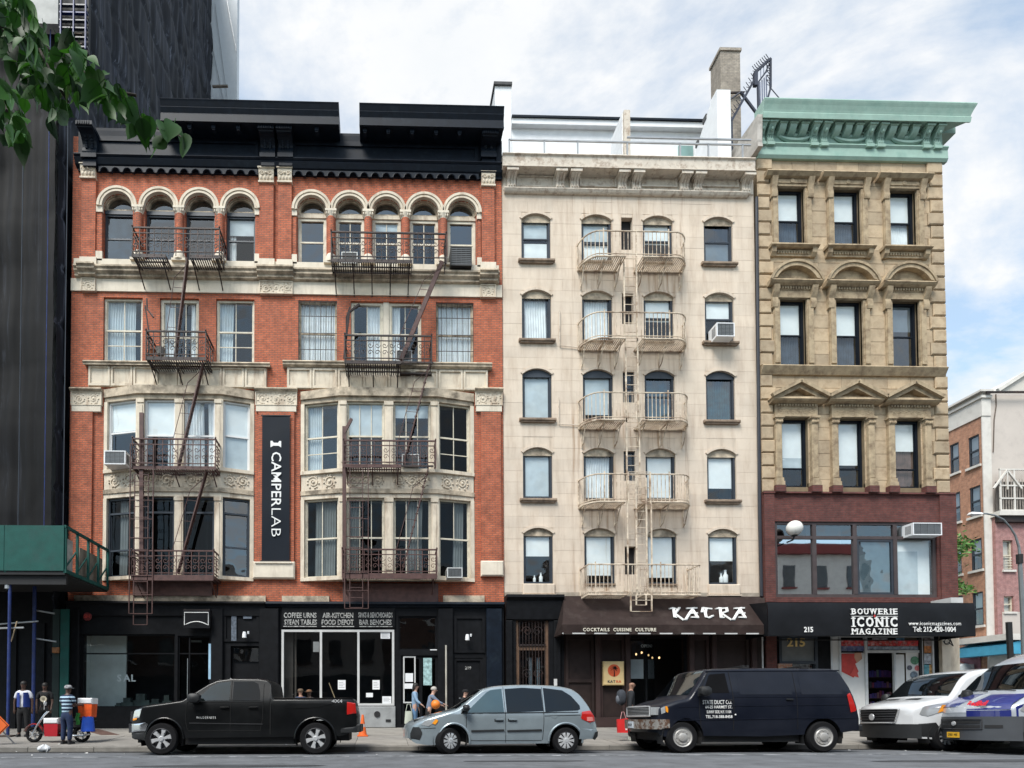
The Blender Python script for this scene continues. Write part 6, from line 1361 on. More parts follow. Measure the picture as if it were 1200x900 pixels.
text('lettering', '215', mat('gold_lettering', (.85, .62, .25), .5), f, (X(932.5, 753), -.02, Z(753.3, 933)), .45, bold=.012, fit=X(943, 753)-X(922, 753))
B('brick_infill', brick('orange_brick', (.42, .17, .08), (.38, .13, .06), (.4, .35, .3)), TB, X(910, 790), X(926, 790), -.13, -.06, .38, Z(778, 918))
# shop windows, posters and entrance
a, b, c, d = ops2[1]; b = X(1095, 800); ytx = .05
f = MB().prism([[(a, .38), (b, .38), (b, d), (a, d)], [(a+.06, .45), (X(984, 800), .45), (X(984, 800), d-.06), (a+.06, d-.06)], [(X(986, 800), .45), (X(1014, 800), .45), (X(1014, 800), d-.06), (X(986, 800), d-.06)], [(X(1017, 800), .45), (X(1048, 800), .45), (X(1048, 800), Z(765, 1030)), (X(1017, 800), Z(765, 1030))],
   [(X(1017, 800), Z(762, 1030)), (X(1078, 800), Z(762, 1030)), (X(1078, 800), d-.06), (X(1017, 800), d-.06)], [(X(1050, 800), .45), (X(1078, 800), .45), (X(1078, 800), Z(765, 1030)), (X(1050, 800), Z(765, 1030))], [(X(1082, 800), .45), (b-.06, .45), (b-.06, d-.06), (X(1082, 800), d-.06)]], -.02, .08).put('magazine_shop_window', mat('pale_shop_frame', (.55, .57, .58), .5), TB)
def poster(nm, m, a, c, e, g, Y=.03, w=.012): q = rect(a, c, e, g, Y); return B(nm, m, f, q[0], q[1], Y, Y+w, q[2], q[3])
M_pw = mat('poster_white', (.72, .72, .70), .6, var=.05); M_pr = mat('poster_red', (.55, .045, .035), .5, var=.2, scale=4)
poster('panel', M_pw, 975, 747, 984, 852); o = poster('poster', M_pw, 986, 765, 1014, 852)
q = lambda px, py, Y=.02: (X(px, py, Y), Z(py, px, Y))
MB().prism([q(986, 766), q(1006, 766), q(1008, 773), q(1002, 778), q(1006, 787), q(1000, 794), q(986, 787)], .01, .02).put('poster_print', M_pr, o)
MB().prism([q(1001, 765), q(1009, 765), q(1010, 772), q(1004, 777), q(1001, 771)], .005, .012).put('poster_print', mat('skin_tone', (.55, .30, .20), .6), o)
MB().prism([q(1002, 780), q(1006, 794), q(996, 791)], .002, .008).put('poster_print', mat('poster_bright_red', (.65, .08, .06), .5), o)
text('poster_lettering', 'Coca', M_pw, o, (X(991.5, 771, 0), .003, Z(771, 991, 0)), .26, bold=.0) if False else None
for k, (a_, c_, e_, g_, col) in enumerate(((986, 750, 1014, 757, (.55, .05, .05)), (986, 757, 1014, 763, (.1, .12, .25)), (1017, 751, 1046, 757, (.5, .06, .05)), (1046, 750, 1078, 757, (.6, .05, .05)), (1017, 757.5, 1078, 761.5, (.30, .36, .45)), (1050, 748, 1060, 751, (.1, .3, .5)), (1022, 748, 1040, 750.5, (.5, .5, .55)))):
    poster('window_banner', mat('banner_colour_%d' % k, col, .6, var=.6, scale=7, dirt=.6, dcol=(.6, .6, .6), dscale=5), a_, c_, e_, g_, .03-.002*k, .001)
poster('panel', M_pw, 1050, 767, 1060, 812); o = poster('poster', M_pw, 1062, 765, 1078, 815)
for px, py, w, c in ((1072, 774, 5, (.08, .22, .12)), (1066, 782.5, 3, (.12, .12, .15)), (1075, 783, 3.2, (.55, .15, .15)), (1071, 791, 4.5, (.15, .2, .25)), (1067, 800, 3, (.3, .2, .1)), (1074, 800, 3, (.1, .25, .15))):
    MB().lathe([(w/30.9, .012), (w/30.9, .028)], (X(px, py, .02), 0, Z(py, px, .02)), 'Y', 14).put('poster_print', mat('dish_%d' % int(px*7+py), c, .5, var=.5, scale=12), o)
for k, (a_, c_, e_, g_, col) in enumerate(((1083, 748, 1094, 757, (.35, .30, .30)), (1083, 757, 1094, 765, (.6, .22, .05)), (1083, 766, 1094, 778, (.4, .42, .45)), (1083, 779, 1089, 792, (.1, .3, .35)), (1089, 779, 1094, 792, (.55, .3, .1)), (1083, 793, 1094, 804, (.5, .5, .45)))):
    poster('window_banner', mat('mag_colour_%d' % k, col, .6, var=.6, scale=9, dirt=.5, dcol=(.05, .05, .08), dscale=6), a_, c_, e_, g_, .03, .002)
sh = MB(); gm = random.Random(3)
for k in range(5): zz = .6+.42*k; sh.box(X(1018, 800, .8), X(1047, 800, .8), .8, 1.0, zz, zz+.03)
sh.put('magazine_shelf', M_kb, TB)
for k in range(5):
    for i in range(9):
        x = X(1018, 800, .8)+.1*i+.02; m = mat('mag_%d' % gm.randint(0, 11), tuple(gm.uniform(.02, .16) for _ in range(3)), .5)
        MB().box(x, x+.08, .78, .8, .63+.42*k, .63+.42*k+gm.uniform(.15, .3)).put('magazine', m, TB)
poster('panel', M_dark, 1078.5, 747, 1081.5, 852, -.03, .1)
MB().tube([at(1105, 751, -.2), at(1108, 755, -.2), at(1112, 753, -.25), at(1117, 757, -.2), at(1113, 748, -.2)], .02, 5).tube([(at(1110, 752, -.22)+Vector((.11*math.cos(k*.7), 0, .11*math.sin(k*.7)))) for k in range(9)], .015, 5, closed=True).put('cable_loop', M_dark, TB)
# ================================================================ scaffolded, netted building on the left
def atX(px, py, Xc):
    d = FW*FPX+RT*(px-PPX)-UP*(py-PPY); return CAM+d*((Xc-CAM.x)/d.x)
def net_mat(name, base, streak, amt):
    m, N, L, b = _bs(name); tc = N.new('ShaderNodeTexCoord'); mp = N.new('ShaderNodeMapping'); L(tc.outputs['Object'], mp.inputs[0]); mp.inputs['Scale'].default_value = (3.2, 3.2, .05)
    n = N.new('ShaderNodeTexNoise'); n.inputs['Scale'].default_value = 1.6; n.inputs['Detail'].default_value = 6; n.inputs['Roughness'].default_value = .75; L(mp.outputs[0], n.inputs['Vector'])
    r = _ramp(N, [(.44, base), (.57, tuple(c*2.2 for c in base)), (.66, tuple(c*amt for c in streak))]); L(n.outputs[0], r.inputs[0])
    n2 = N.new('ShaderNodeTexNoise'); n2.inputs['Scale'].default_value = .35; n2.inputs['Detail'].default_value = 5; L(tc.outputs['Object'], n2.inputs['Vector'])
    r2 = _ramp(N, [(.35, (.45, .45, .5)), (.68, (1.5, 1.5, 1.6))]); L(n2.outputs[0], r2.inputs[0]); c = mixc(N, L, 1.0, r.outputs[0], r2.outputs[0], 'MULTIPLY')
    L(c, b.inputs['Base Color']); b.inputs['Roughness'].default_value = .75; b.inputs['Specular IOR Level'].default_value = .25; return m
M_net = net_mat('shaded_debris_netting', (.0008, .0009, .0013), (.014, .016, .02), 1.0); M_net2 = net_mat('sky_lit_debris_netting', (.009, .0105, .014), (.10, .11, .13), 1.0)  # one netting: shade on the front, sky light on the side, in its colour
NB = thing('scaffolded_building', 'tall building wrapped in dark wrinkled debris netting, left of the orange-red brick building', 'building', (BX0-6, 0, .38))
NX = BX0-.06; NH = 54.0; NY1 = 19.0
r_ = random.Random(5); W_ = [(r_.uniform(.6, 9), r_.uniform(0, 6.28), r_.uniform(.2, 1)) for _ in range(14)]
def fold(u, z, k=1.0):
    s = sum(a*math.sin(u*f+p+.25*math.sin(z*.21+p)) for f, p, a in W_)*.045
    s += .34*abs(math.sin((u*.9+z*.42)*1.1+math.sin(z*.3)))**.6*(1 if z > 24 else .3)
    return s+.10*math.sin(z*1.55)*math.sin(u*.9)-.20*k*math.exp(-(((z % 2.1)-1)/.13)**2)-.10*k*math.exp(-(((u % 2.4)-1.2)/.12)**2)
MB().grid(lambda u, v: (NX-.28+fold(u*20, .38+NH*v)*.5, -.35+(NY1+.35)*u, .38+(NH-.38)*v), 160, 300).put('netting', M_net2, NB, smooth=80)
MB().grid(lambda u, v: (NX-.2-11.8*u, -.75-fold(u*13+3, .38+NH*v, .15)*.6+.3*min(1, abs(u)*8), 5.6+(NH-5.6)*v), 110, 240).put('netting', M_net, NB, smooth=80)
MB().box(NX-12, NX-.55, .3, NY1-.2, .38, NH).put('wall', mat('pale_rear_wall', (.45, .45, .43), .8), NB)
M_blue = mat('blue_scaffold_pole', (.008, .025, .13), .5, var=.3, dirt=.3, dcol=(.1, .1, .13), dscale=5)
M_galv = mat('galvanised_tube', (.42, .43, .44), .4, metal=.6, var=.15)
for px in (27, 57, 79): p = at(px, 200, -1.05); MB().tube([(p.x, -1.05, 5.6), (p.x, -1.05, NH)], .016, 6).put('pole', M_blue if px == 57 else M_dkfr, NB)
# opening in the net at the top: pale wall and blue scaffold lifts
q = rect(32, -40, 70, 31, -1.15); B('bare_wall', mat('pale_rear_wall', (.45, .45, .43), .8), NB, q[0], q[1], -1.25, -.9, q[2], q[3])
q = rect(70, -40, 104, 62, -1.1); B('dark_opening', M_dark, NB, q[0], q[1], -1.1, -.95, q[2], q[3])
for py in (6, 15, 24, 33, 44, 55): q = rect(70, py, 103, py+1.5, -1.2); B('scaffold_lift', M_dkfr if py != 15 else M_blue, NB, q[0], q[1], -1.25, -1.15, q[2], q[3])
for px in (72, 87, 101): q = rect(px, -40, px+1.2, 60, -1.2); B('scaffold_upright', M_blue, NB, q[0], q[1], -1.3, -1.25, q[2], q[3])
for py, col in ((38, (.35, .22, .1)), (50, (.35, .3, .2))): q = rect(76, py, 96, py+1.3, -1.2); B('plank', mat('scaffold_plank', (.07, .05, .03), .8), NB, q[0], q[1], -1.2, -1.1, q[2], q[3])
# white stair tower beyond
WT = thing('white_tower', 'plain pale grey-white tower wall rising behind the netted building', 'building', (X(264, 60, 19.2), 20, .38))
q = rect(249, -60, 278, 130, 19.3); M_pale = mat('pale_cladding', (.60, .64, .67), .6, var=.03)
B('wall', M_pale, WT, q[0]-4, q[1], 19.3, 19.9, .38, q[3]+20)
for (a, c) in (((252, 5), (266, 112)), ((266, 0), (277, 60)), ((250, 60), (262, 118))): MB().tube([at(*a, 19.22), at(*c, 19.22)], .02, 4).put('cable', M_galv, WT)
MB().bar(at(249, 101.5, 18.6), at(267, 101, 18.6), .14, .1).put('beam', mat('weathered_plank', (.2, .17, .14), .8), WT)
# neighbouring ground floor under the shed
B('ground_floor', M_black, NB, NX-14, NX-.02, -.05, .3, .38, 6.0)
for k, px in enumerate((14, 47, 64)): q = rect(px-5, 730, px+5, 850, -.1); B('shop_panel', M_black, NB, q[0], q[1], -.12, -.05, .38, q[3])
# pavement shed
SHD = thing('sidewalk_shed', 'green plywood sidewalk shed with blue posts over the pavement at the far left', 'shed', (X(40, 640, -3.2), -1.6, .3))
M_gp = mat('green_plywood', (.008, .075, .062), .65, var=.15, scale=3, dirt=.35, dcol=(.03, .05, .05), bump=.2, spec=.3)
Ys_ = -3.2; sx = X(76, 640, Ys_); z0_, z1_ = Z(669, 60, Ys_), Z(616, 60, Ys_)
pw = 1.9
for k in range(4): B('plywood_panel', M_gp, SHD, sx-.02-(k+1)*pw+.015, sx-.02-k*pw, Ys_-.03, Ys_, z0_, z1_)
for k in range(4): MB().box(sx-(k+1)*pw-.03, sx-(k+1)*pw+.05, Ys_, Ys_+.09, z0_-.05, z1_-.03).put('stud', M_gp, SHD)
B('deck', M_dark, SHD, sx-7.6, sx, Ys_+.005, -.12, z0_-.12, z0_-.0); B('edge_beam', M_dark, SHD, sx-7.6, sx, Ys_+.1, Ys_+.2, z0_-.42, z0_-.125)
rl = MB(); z1r = z1_-.02
rl.bar((sx, Ys_, z1r), (sx, -.1, z1r), .07, .09); rl.bar((sx, Ys_, z0_), (sx, -.1, z0_), .09, .12)
for k in range(5): y = Ys_+.05+(-.15-Ys_)*k/4; rl.bar((sx, y, z0_), (sx, y, z1r), .07)
for k in range(4): y = Ys_+.05+(-.15-Ys_)*k/4; rl.bar((sx-.05, y, z0_+.05), (sx-.05, y+(-.15-Ys_)/4, z0_+(z1r-z0_)*.55), .04)
rl.put('end_railing', M_gp, SHD)
MB().box(sx-.22, sx-.16, -1.9, -.2, z0_+.02, z1r-.35).put('stacked_board', mat('raw_plywood', (.22, .18, .14), .85, var=.25, dirt=.4), SHD); MB().box(sx-.4, sx-.3, -2.6, -2.1, z0_+.02, z1r-.2).put('white_sheet', mat('crumpled_sheet', (.5, .47, .44), .8, var=.3), SHD)
def post(px, py0, py1, Y, m, r=.045):
    a = at(px, py1, Y); MB().tube([(a.x, Y, gz(Y)), (a.x, Y, Z(py0, px, Y))], r, 8).put('post', m, SHD); return a.x
x1 = post(9, 676, 868, -3.0, M_blue, .05); x2 = post(38.5, 676, 852, -1.2, M_blue, .06)
for x, y in ((x1, -3.0), (x2, -1.2)): MB().box(x-.2, x+.2, y-.2, y+.2, gz(y), gz(y)+.05).put('base_plate', mat('timber_pad', (.08, .06, .05), .9), SHD)
MB().tube([at(9, 685, -3.0), at(9, 690, -3.0)], .09, 8).put('clamp', M_galv, SHD)
for a, c, y in (((-10, 732), (45, 728), -1.3), ((-10, 736.5), (28, 735.5), -2.9), ((41, 715), (64, 719), -1.1), ((41, 748), (66, 752), -1.1)): MB().tube([at(*a, y), at(*c, y)], .03, 6).put('tube', M_galv, SHD)
MB().tube([at(13, 752, -2.9), at(20, 728, -2.9)], .02, 5).put('brace', mat('pale_wood', (.45, .33, .2), .6), SHD)
q = rect(71, 714, 81, 851, -.5); B('door_board', M_gp, SHD, q[0], q[1], -.55, -.5, .38, q[3]); q = rect(62, 714, 70, 851, -.4); B('door_board', mat('dark_green', (.006, .02, .018), .7), SHD, q[0], q[1], -.45, -.4, .38, q[3])
q = rect(61, 758.5, 68.5, 765, -.6); t = thing('wall_box', 'small rusty orange box on the dark green post under the shed', 'box', ((q[0]+q[1])/2, -.55, q[2])); MB().cbox(q[0], q[1], -.62, -.45, q[2], q[3], .02).box(q[0]+.03, q[1]-.03, -.63, -.62, q[2]+.03, q[3]-.05).put('casing', mat('rusty_orange', (.30, .13, .05), .7, var=.3), t)

# ================================================================ right background
XO = X(1153, 600, 12.5); YO = 12.5
OB = thing('background_building', 'orange brick building with cream cornice and corner strip across the side street', 'building', (XO+6, YO+10, 0))
M_obr = brick('pale_orange_brick', (.50, .24, .14), (.42, .19, .11), (.45, .30, .22), dirt=.25, dcol=(.3, .15, .1)); M_wh2 = mat('white_stucco', (.66, .63, .58), .8, var=.06, dirt=.3, dcol=(.4, .36, .32))
zc1 = Z(488, 1158, YO); zc2 = Z(459, 1158, YO); YE = 46
wins = []
for (c0, c1, rws) in ((1136.5, 1149.5, [(510, 546), (570, 605), (632, 668.5), (694.5, 733.5)]), (1114.5, 1125.5, [(519, 554), (577.5, 612.5), (638, 674), (699, 740)])):
    for (t_, b_) in rws:
        ya, yb = atX(c0, 600, XO).y, atX(c1, 600, XO).y; ym = (c0+c1)/2; wins.append((min(ya, yb), max(ya, yb), atX(ym, b_, XO).z, atX(ym, t_, XO).z))
for k in range(4):
    for dy in (5.2, 10.4):
        a, b, c, d = wins[4+k]; wins.append((a+dy, b+dy, c, d))
lp = [[(YO, 0), (YE, 0), (YE, zc1), (YO, zc1)]]+[[(a, c), (b, c), (b, d), (a, d)] for a, b, c, d in wins]
MB().prism(lp, XO, XO+.4, axis='X').put('wall', M_obr, OB)
MB().box(XO-.03, XO+.5, YO-.06, YO-.002, 0, zc1).put('corner_strip', M_wh2, OB)
MB().box(XO-.06, XO+.5, YO-.1, YE, zc1, zc2-.1).box(XO-.16, XO+.5, YO-.2, YE, zc2-.45, zc2-.3).box(XO-.3, XO+.5, YO-.3, YE, zc2-.12, zc2).put('cornice', M_wh2, OB)
M_beige = mat('beige_render', (.56, .50, .45), .85, var=.04, scale=.8, dirt=.35, dcol=(.42, .37, .34)); MB().box(XO+.45, XO+16, YO, YO+.4, 0, zc2-.02).put('gable_wall', M_beige, OB)
B('roof', M_roof, OB, XO+.4, XO+16, YO+.4, YE, zc1, zc1+.1); B('interior', M_room, OB, XO+1.5, XO+1.6, YO+.5, YE, 0, zc1)
MB().tube([at(1167, 462, YO-.03), at(1167.5, 475, YO-.03), at(1165, 492, YO-.03), at(1164, 530, YO-.03)], .03, 4).put('crack_stain', mat('dark_stain', (.15, .12, .1), .9), OB)
MB().bar(at(1156, 459.5, YO-.3), at(1212, 459.5, YO-.3), .1, .1).put('wall_coping', M_iron, OB)
for a, b, c, d in wins:
    f = MB().prism([[(a, c), (b, c), (b, d), (a, d)], [(a+.09, c+.08), (b-.09, c+.08), (b-.09, d-.08), (a+.09, d-.08)]], XO+.05, XO+.15, axis='X').box(XO+.04, XO+.13, a+.09, b-.09, (c+d)/2-.05, (c+d)/2+.05).put('window', M_dkfr, OB)
    MB().add([(XO+.1, a, c), (XO+.1, b, c), (XO+.1, b, d), (XO+.1, a, d)], [(0, 1, 2, 3)]).put('pane', M_glassb, f)
    B('blind', M_blind, f, XO+.17, XO+.18, a, b, (c+d)/2-.3*rnd.random(), d)
    B('sill', M_wh2, f, XO-.12, XO+.16, a-.12, b+.12, c-.14, c)
# side street shop
za, zb = atX(1150, 758, XO-.9).z, atX(1150, 768.5, XO-.9).z
yA, yB = YO-2.0, atX(1118, 765, XO-.9).y
aw = thing('awning', 'small bright blue awning with a white fascia on the background shop', 'awning', (XO-.5, YO+2, zb))
MB().add([(XO-.9, yA, zb), (XO-.9, yB, zb), (XO-.9, yA, za), (XO-.9, yB, za), (XO, yA, za+.25), (XO, yB, za+.25), (XO, yA, zb), (XO, yB, zb)], [(0, 1, 3, 2), (2, 3, 5, 4), (0, 2, 4, 6), (1, 7, 5, 3), (0, 6, 7, 1)]).put('canvas', mat('bright_blue_canvas', (.06, .33, .50), .7, var=.1), aw)
B('fascia', M_wh2, aw, XO-1.0, XO, yA-.1, yB, za+.25, za+.6)
B('shopfront', mat('mauve_shopfront', (.22, .10, .12), .8, var=.5, scale=3), OB, XO-.05, XO, YO+.4, YE, .2, zb); B('shop_pier', M_wh2, OB, XO-.3, XO+.3, YO-1.9, YO-.4, .0, zb)
p = at(1140, 777, 14); t = thing('shop_sign', 'small red and white striped canopy on the background shop below the blue awning', 'canopy', (p.x, 14, p.z-.3))
for k in range(9): MB().add([(p.x-1+.22*k, 13.5, p.z-.25), (p.x-1+.22*k+.2, 13.5, p.z-.25), (p.x-1+.22*k+.2, 14.2, p.z+.15), (p.x-1+.22*k, 14.2, p.z+.15)], [(0, 1, 2, 3)]).put('canopy_stripe', mat('coral_stripe', (.60, .22, .18), .7) if k % 2 else M_wh2, t)
p = at(1129, 786, 13.4); t = thing('meter_cabinet', 'white cabinet with a round fan standing by the background shop', 'cabinet', (p.x, 13.4, .2)); B('casing', M_white, t, p.x-.7, p.x+.7, 13.3, 14, .2, p.z+.4); MB().lathe([(.42, 13.28), (.45, 13.32)], (p.x+.05, 0, p.z), 'Y', 16).put('fan', M_blindg, t)
# pink building with roof lattice
YP = 12.25; PX0 = X(1167, 650, YP); pzt = Z(605, 1180, YP)
PB = thing('background_building', 'pinkish brick building with a white lattice terrace on its roof, at the right edge', 'building', (PX0+7, YP, 0))
M_pbr = brick('pink_brick', (.42, .20, .18), (.36, .17, .15), (.42, .28, .27), dirt=.35, dcol=(.28, .12, .12))
pw_ = [rect(1175.5, 633, 1187, 668, YP), rect(1176.5, 698.5, 1188, 717, YP), rect(1213, 633, 1225, 668, YP), rect(1213, 699, 1225, 733, YP)]
MB().prism([[(PX0, Z(748, 1180, YP)), (PX0+14, Z(748, 1180, YP)), (PX0+14, pzt), (PX0, pzt)]]+[[(a, c), (b, c), (b, d), (a, d)] for a, b, c, d in pw_], YP, YP+.4).put('wall', M_pbr, PB)
B('base', mat('pink_white_render', (.60, .48, .46), .85, var=.06), PB, PX0, PX0+14, YP-.05, YP+.4, 0, Z(748, 1180, YP)); B('interior', M_room, PB, PX0+.3, PX0+14, YP+1.2, YP+1.3, 0, pzt)
q = rect(1175, 717, 1196, 747, YP-.02); B('beige_panel', M_beige, PB, q[0], q[1], YP-.03, YP, q[2], q[3])
for i, (a, b, c, d) in enumerate(pw_):
    f = MB().prism([[(a, c), (b, c), (b, d), (a, d)], [(a+.06, c+.06), (b-.06, c+.06), (b-.06, d-.06), (a+.06, d-.06)]], YP+.12, YP+.2).box(a, b, YP+.11, YP+.18, (c+d)/2-.03, (c+d)/2+.03).put('window', M_ltfr, PB)
    MB().add([(a, YP+.17, c), (b, YP+.17, c), (b, YP+.17, d), (a, YP+.17, d)], [(0, 1, 2, 3)]).put('pane', M_glass, f); B('blind', M_blindg, f, a, b-.2, YP+.3, YP+.31, c, d); B('sill', M_wh2, f, a-.1, b+.1, YP-.1, YP+.1, c-.12, c)
    if i == 0:
        for k in range(5): B('window_bar', M_ltfr, f, a+.08, b-.08, YP-.02, YP, c+.08+k*.16, c+.12+k*.16)
B('terrace_edge', M_wh2, PB, PX0-.1, PX0+14, YP-.4, YP+1, pzt-.05, pzt+.22); B('terrace_beam', M_iron, PB, PX0, PX0+14, YP-.25, YP, pzt-.4, pzt-.05)
M_lat = mat('weathered_lattice', (.36, .32, .28), .8, var=.2); lt0, lt1 = pzt+.22, Z(549, 1180, YP-.3); yl = YP-.3
fr = MB()
for k in range(9): x = PX0+.1+k*.85; fr.box(x-.05, x+.05, yl, yl+.06, lt0, lt1)
for z in (lt0+.05, lt0+(lt1-lt0)*.3, lt0+(lt1-lt0)*.6, lt1-.05): fr.box(PX0+.05, PX0+14, yl-.01, yl+.05, z-.04, z+.04)
xg, zg = X(1180, 560, yl), Z(554, 1180, yl)
for s in (-1, 1): fr.bar((xg, yl-.02, zg+.15), (xg+s*.85, yl-.02, zg-.95), .09)
fr.bar((xg, yl-.02, zg+.1), (xg, yl-.02, zg-1.0), .06); fr.put('terrace_frame', M_wh2, PB)
sl_ = MB()
for k in range(60): x = PX0+.1+k*.12; sl_.bar((x, yl+.03, lt1-.6), (x+.55, yl+.03, lt1-.05), .018)
for k in range(46): x = PX0+.1+k*.17; sl_.bar((x, yl+.04, lt0+.1), (x, yl+.04, lt1-.6), .03)
sl_.put('lattice', M_lat, PB, kind='stuff'); B('terrace_backing', mat('dim_terrace', (.10, .09, .08), .9), PB, PX0+.05, PX0+14, yl+.25, yl+.28, lt0, lt1-.7)
# pale building beyond
Yq = 30; a = at(1168, 458, Yq); b = at(1215, 428, Yq); BB = thing('far_building', 'cream slanting roofline beyond the orange brick building', 'building', (b.x, Yq, 0))
MB().add([(a.x, Yq, 0), (a.x+30, Yq, 0), (a.x+30, Yq, b.z+6), (b.x, Yq, b.z), (a.x, Yq, a.z), (a.x, Yq+8, 0), (a.x+30, Yq+8, 0), (a.x+30, Yq+8, b.z+6), (b.x, Yq+8, b.z), (a.x, Yq+8, a.z)], [(0, 1, 2, 3, 4), (5, 9, 8, 7, 6), (0, 4, 9, 5), (4, 3, 8, 9), (3, 2, 7, 8), (1, 6, 7, 2)]).put('wall', mat('cream_far_wall', (.60, .56, .50), .8, var=.05), BB)
MB().bar(a+Vector((0, -.1, 0)), b+Vector((0, -.1, 0)), .25, .3).put('roof_edge', M_wh2, BB)
# street lamp
YLp = 3.0; xl_ = X(1196, 700, YLp); LM = thing('street_lamp', 'tall grey street lamp with a long curved arm at the right edge', 'street lamp', (xl_, YLp, .0))
M_lp = mat('grey_lamp_metal', (.20, .22, .23), .5, metal=.4, var=.1); pts = [(xl_+.1, YLp, .0), (xl_+.08, YLp, Z(720, 1196, YLp)), (xl_, YLp, Z(652, 1196, YLp))]
MB().tube(pts, [.11, .09, .075], 10).put('pole', M_lp, LM)
arm = [at(x, y, YLp) for x, y in ((1195.5, 655), (1194, 641), (1190, 628), (1184, 618), (1176, 609), (1166, 604), (1156, 602), (1149, 602))]
MB().tube(arm, [.06, .05, .045, .04, .04, .035, .035, .035], 8).put('arm', M_lp, LM); p = at(1143.5, 603, YLp)
MB().add([(p.x-.3, YLp-.12, p.z+.0), (p.x+.25, YLp-.1, p.z+.0), (p.x+.25, YLp+.1, p.z), (p.x-.3, YLp+.12, p.z), (p.x-.24, YLp-.07, p.z+.10), (p.x+.25, YLp-.05, p.z+.08), (p.x+.25, YLp+.05, p.z+.08), (p.x-.24, YLp+.07, p.z+.10), (p.x-.2, YLp, p.z-.08)], [(4, 5, 6, 7), (0, 1, 5, 4), (1, 2, 6, 5), (2, 3, 7, 6), (3, 0, 4, 7), (0, 8, 1), (1, 8, 2), (2, 8, 3), (3, 8, 0)]).put('lamp_head', M_white, LM)
MB().lathe([(.12, -.2), (.12, .2)], (xl_, YLp, Z(655, 1196, YLp)), n=10).put('collar', M_dark, LM)
p = at(1186, 765, 5.0); t = thing('black_post', 'slim black signpost before the pink building', 'post', (p.x, 5, 0)); MB().bar((p.x, 5, 0), (p.x-.12, 5, at(1185, 729, 5).z), .22, .12).put('pole', M_dark, t); B('foot', M_dark, t, p.x-.2, p.x+.2, 4.8, 5.2, 0, .12)

# ================================================================ opposite side of the street (mirrored in the glass)
def opposite(x0, x1, h, m, label, trim, n, fl=3.4, col=None):
    b = thing('opposite_building', label, 'building', ((x0+x1)/2, -34, .1)); y = -31
    B('wall', m, b, x0, x1, -44, y, .1, h); B('cornice', trim, b, x0, x1, y, y+.5, h-.9, h-.01); B('shopfront', M_black, b, x0+.2, x1-.2, y, y+.1, .1, 3.8)
    k = 0
    for j in range(int((h-5.5)/fl)):
        for i in range(n):
            xc = x0+(x1-x0)*(i+.5)/n; z = 5+j*fl
            f = B('window', M_dkfr, b, xc-.55, xc+.55, y, y+.04, z, z+2); B('pane', mat('dark_window', (.05, .06, .07), .15), f, xc-.47, xc+.47, y+.04, y+.05, z+.08, z+1.92); B('sill', trim, f, xc-.7, xc+.7, y, y+.15, z-.15, z)
M_dbr = brick('brown_brick', (.14, .07, .05), (.11, .055, .04), (.12, .09, .07))
opposite(-34, -14, 12, M_dbr, 'brown brick building across the street, behind the camera, farthest left', M_wh2, 6)
opposite(-14, 0, 15, M_beige, 'beige building across the street, behind the camera, opposite the brick bays', M_dbr, 5)
opposite(0, 14, 13, M_dbr, 'low brown brick building across the street, behind the camera, opposite the tenement', M_wh2, 5)
opposite(14, 35.2, 13.5, M_dbr, 'long brown brick building across the street, behind the camera', M_beige, 8)
opposite(35.2, 44, 15.7, M_wh2, 'white building with a red cornice across the street, behind the camera', mat('red_cornice', (.2, .03, .025), .7), 3)
opposite(44, 60, 10, M_dbr, 'brown brick building across the street, behind the camera, farthest right', M_beige, 7)

# ================================================================ trees
def leaf_mat(name, a, b):
    m, N, L, bs = _bs(name); oi = N.new('ShaderNodeObjectInfo'); r = _ramp(N, [(0, a), (1, b)]); L(oi.outputs['Random'], r.inputs[0]); L(r.outputs[0], bs.inputs['Base Color']); bs.inputs['Roughness'].default_value = .5; bs.inputs['Specular IOR Level'].default_value = .25
    tr = N.new('ShaderNodeBsdfTranslucent'); hs = N.new('ShaderNodeHueSaturation'); hs.inputs['Value'].default_value = 1.6; hs.inputs['Saturation'].default_value = 1.1; L(r.outputs[0], hs.inputs['Color']); L(hs.outputs[0], tr.inputs[0])
    mx = N.new('ShaderNodeMixShader'); mx.inputs[0].default_value = .22; L(bs.outputs[0], mx.inputs[1]); L(tr.outputs[0], mx.inputs[2]); L(mx.outputs[0], N['Material Output'].inputs[0]); return m
M_leaf = leaf_mat('broad_leaf', (.008, .026, .006), (.038, .13, .016)); M_bark = mat('bark', (.05, .04, .032), .9, var=.3, scale=8, bump=.6)
YT = -17.0
T1 = thing('street_tree', 'broad-leaved tree branch hanging into the top left corner, close to the camera', 'tree', (-9.2, YT, .02))
MB().tube([(-9.2, YT, 0), (-9.15, YT, 3), (-9.0, YT, 6), (-8.6, YT, 8.5)], [.22, .18, .14, .08], 10).put('trunk', M_bark, T1, smooth=60)
def pt(px, py, dy=0): return at(px, py, YT+dy)
brs = [[Vector((-8.9, YT, 6.5)), pt(-60, 40), pt(-5, 28), pt(30, 38), pt(62, 62, .1), pt(95, 82, .1), pt(125, 105, .2), pt(150, 128, .1), pt(178, 148)],
       [pt(30, 38), pt(45, 55, -.1), pt(62, 90, -.2), pt(80, 120, -.1)], [Vector((-8.95, YT, 6.0)), pt(-40, 90), pt(-5, 105, .1), pt(8, 130)], [pt(-5, 28), pt(12, 45, .2), pt(20, 70, .1)], [pt(-60, 40), pt(-10, 5), pt(18, -8, .2)], [pt(125, 105, .2), pt(140, 108), pt(160, 112)]]
for i, b in enumerate(brs): MB().tube(b, [.06]+[.028/(1+k*.5)+.006 for k in range(1, len(b))] if i in (0, 2) else [.014]*len(b), 6).put('branch', M_bark, T1, smooth=60)
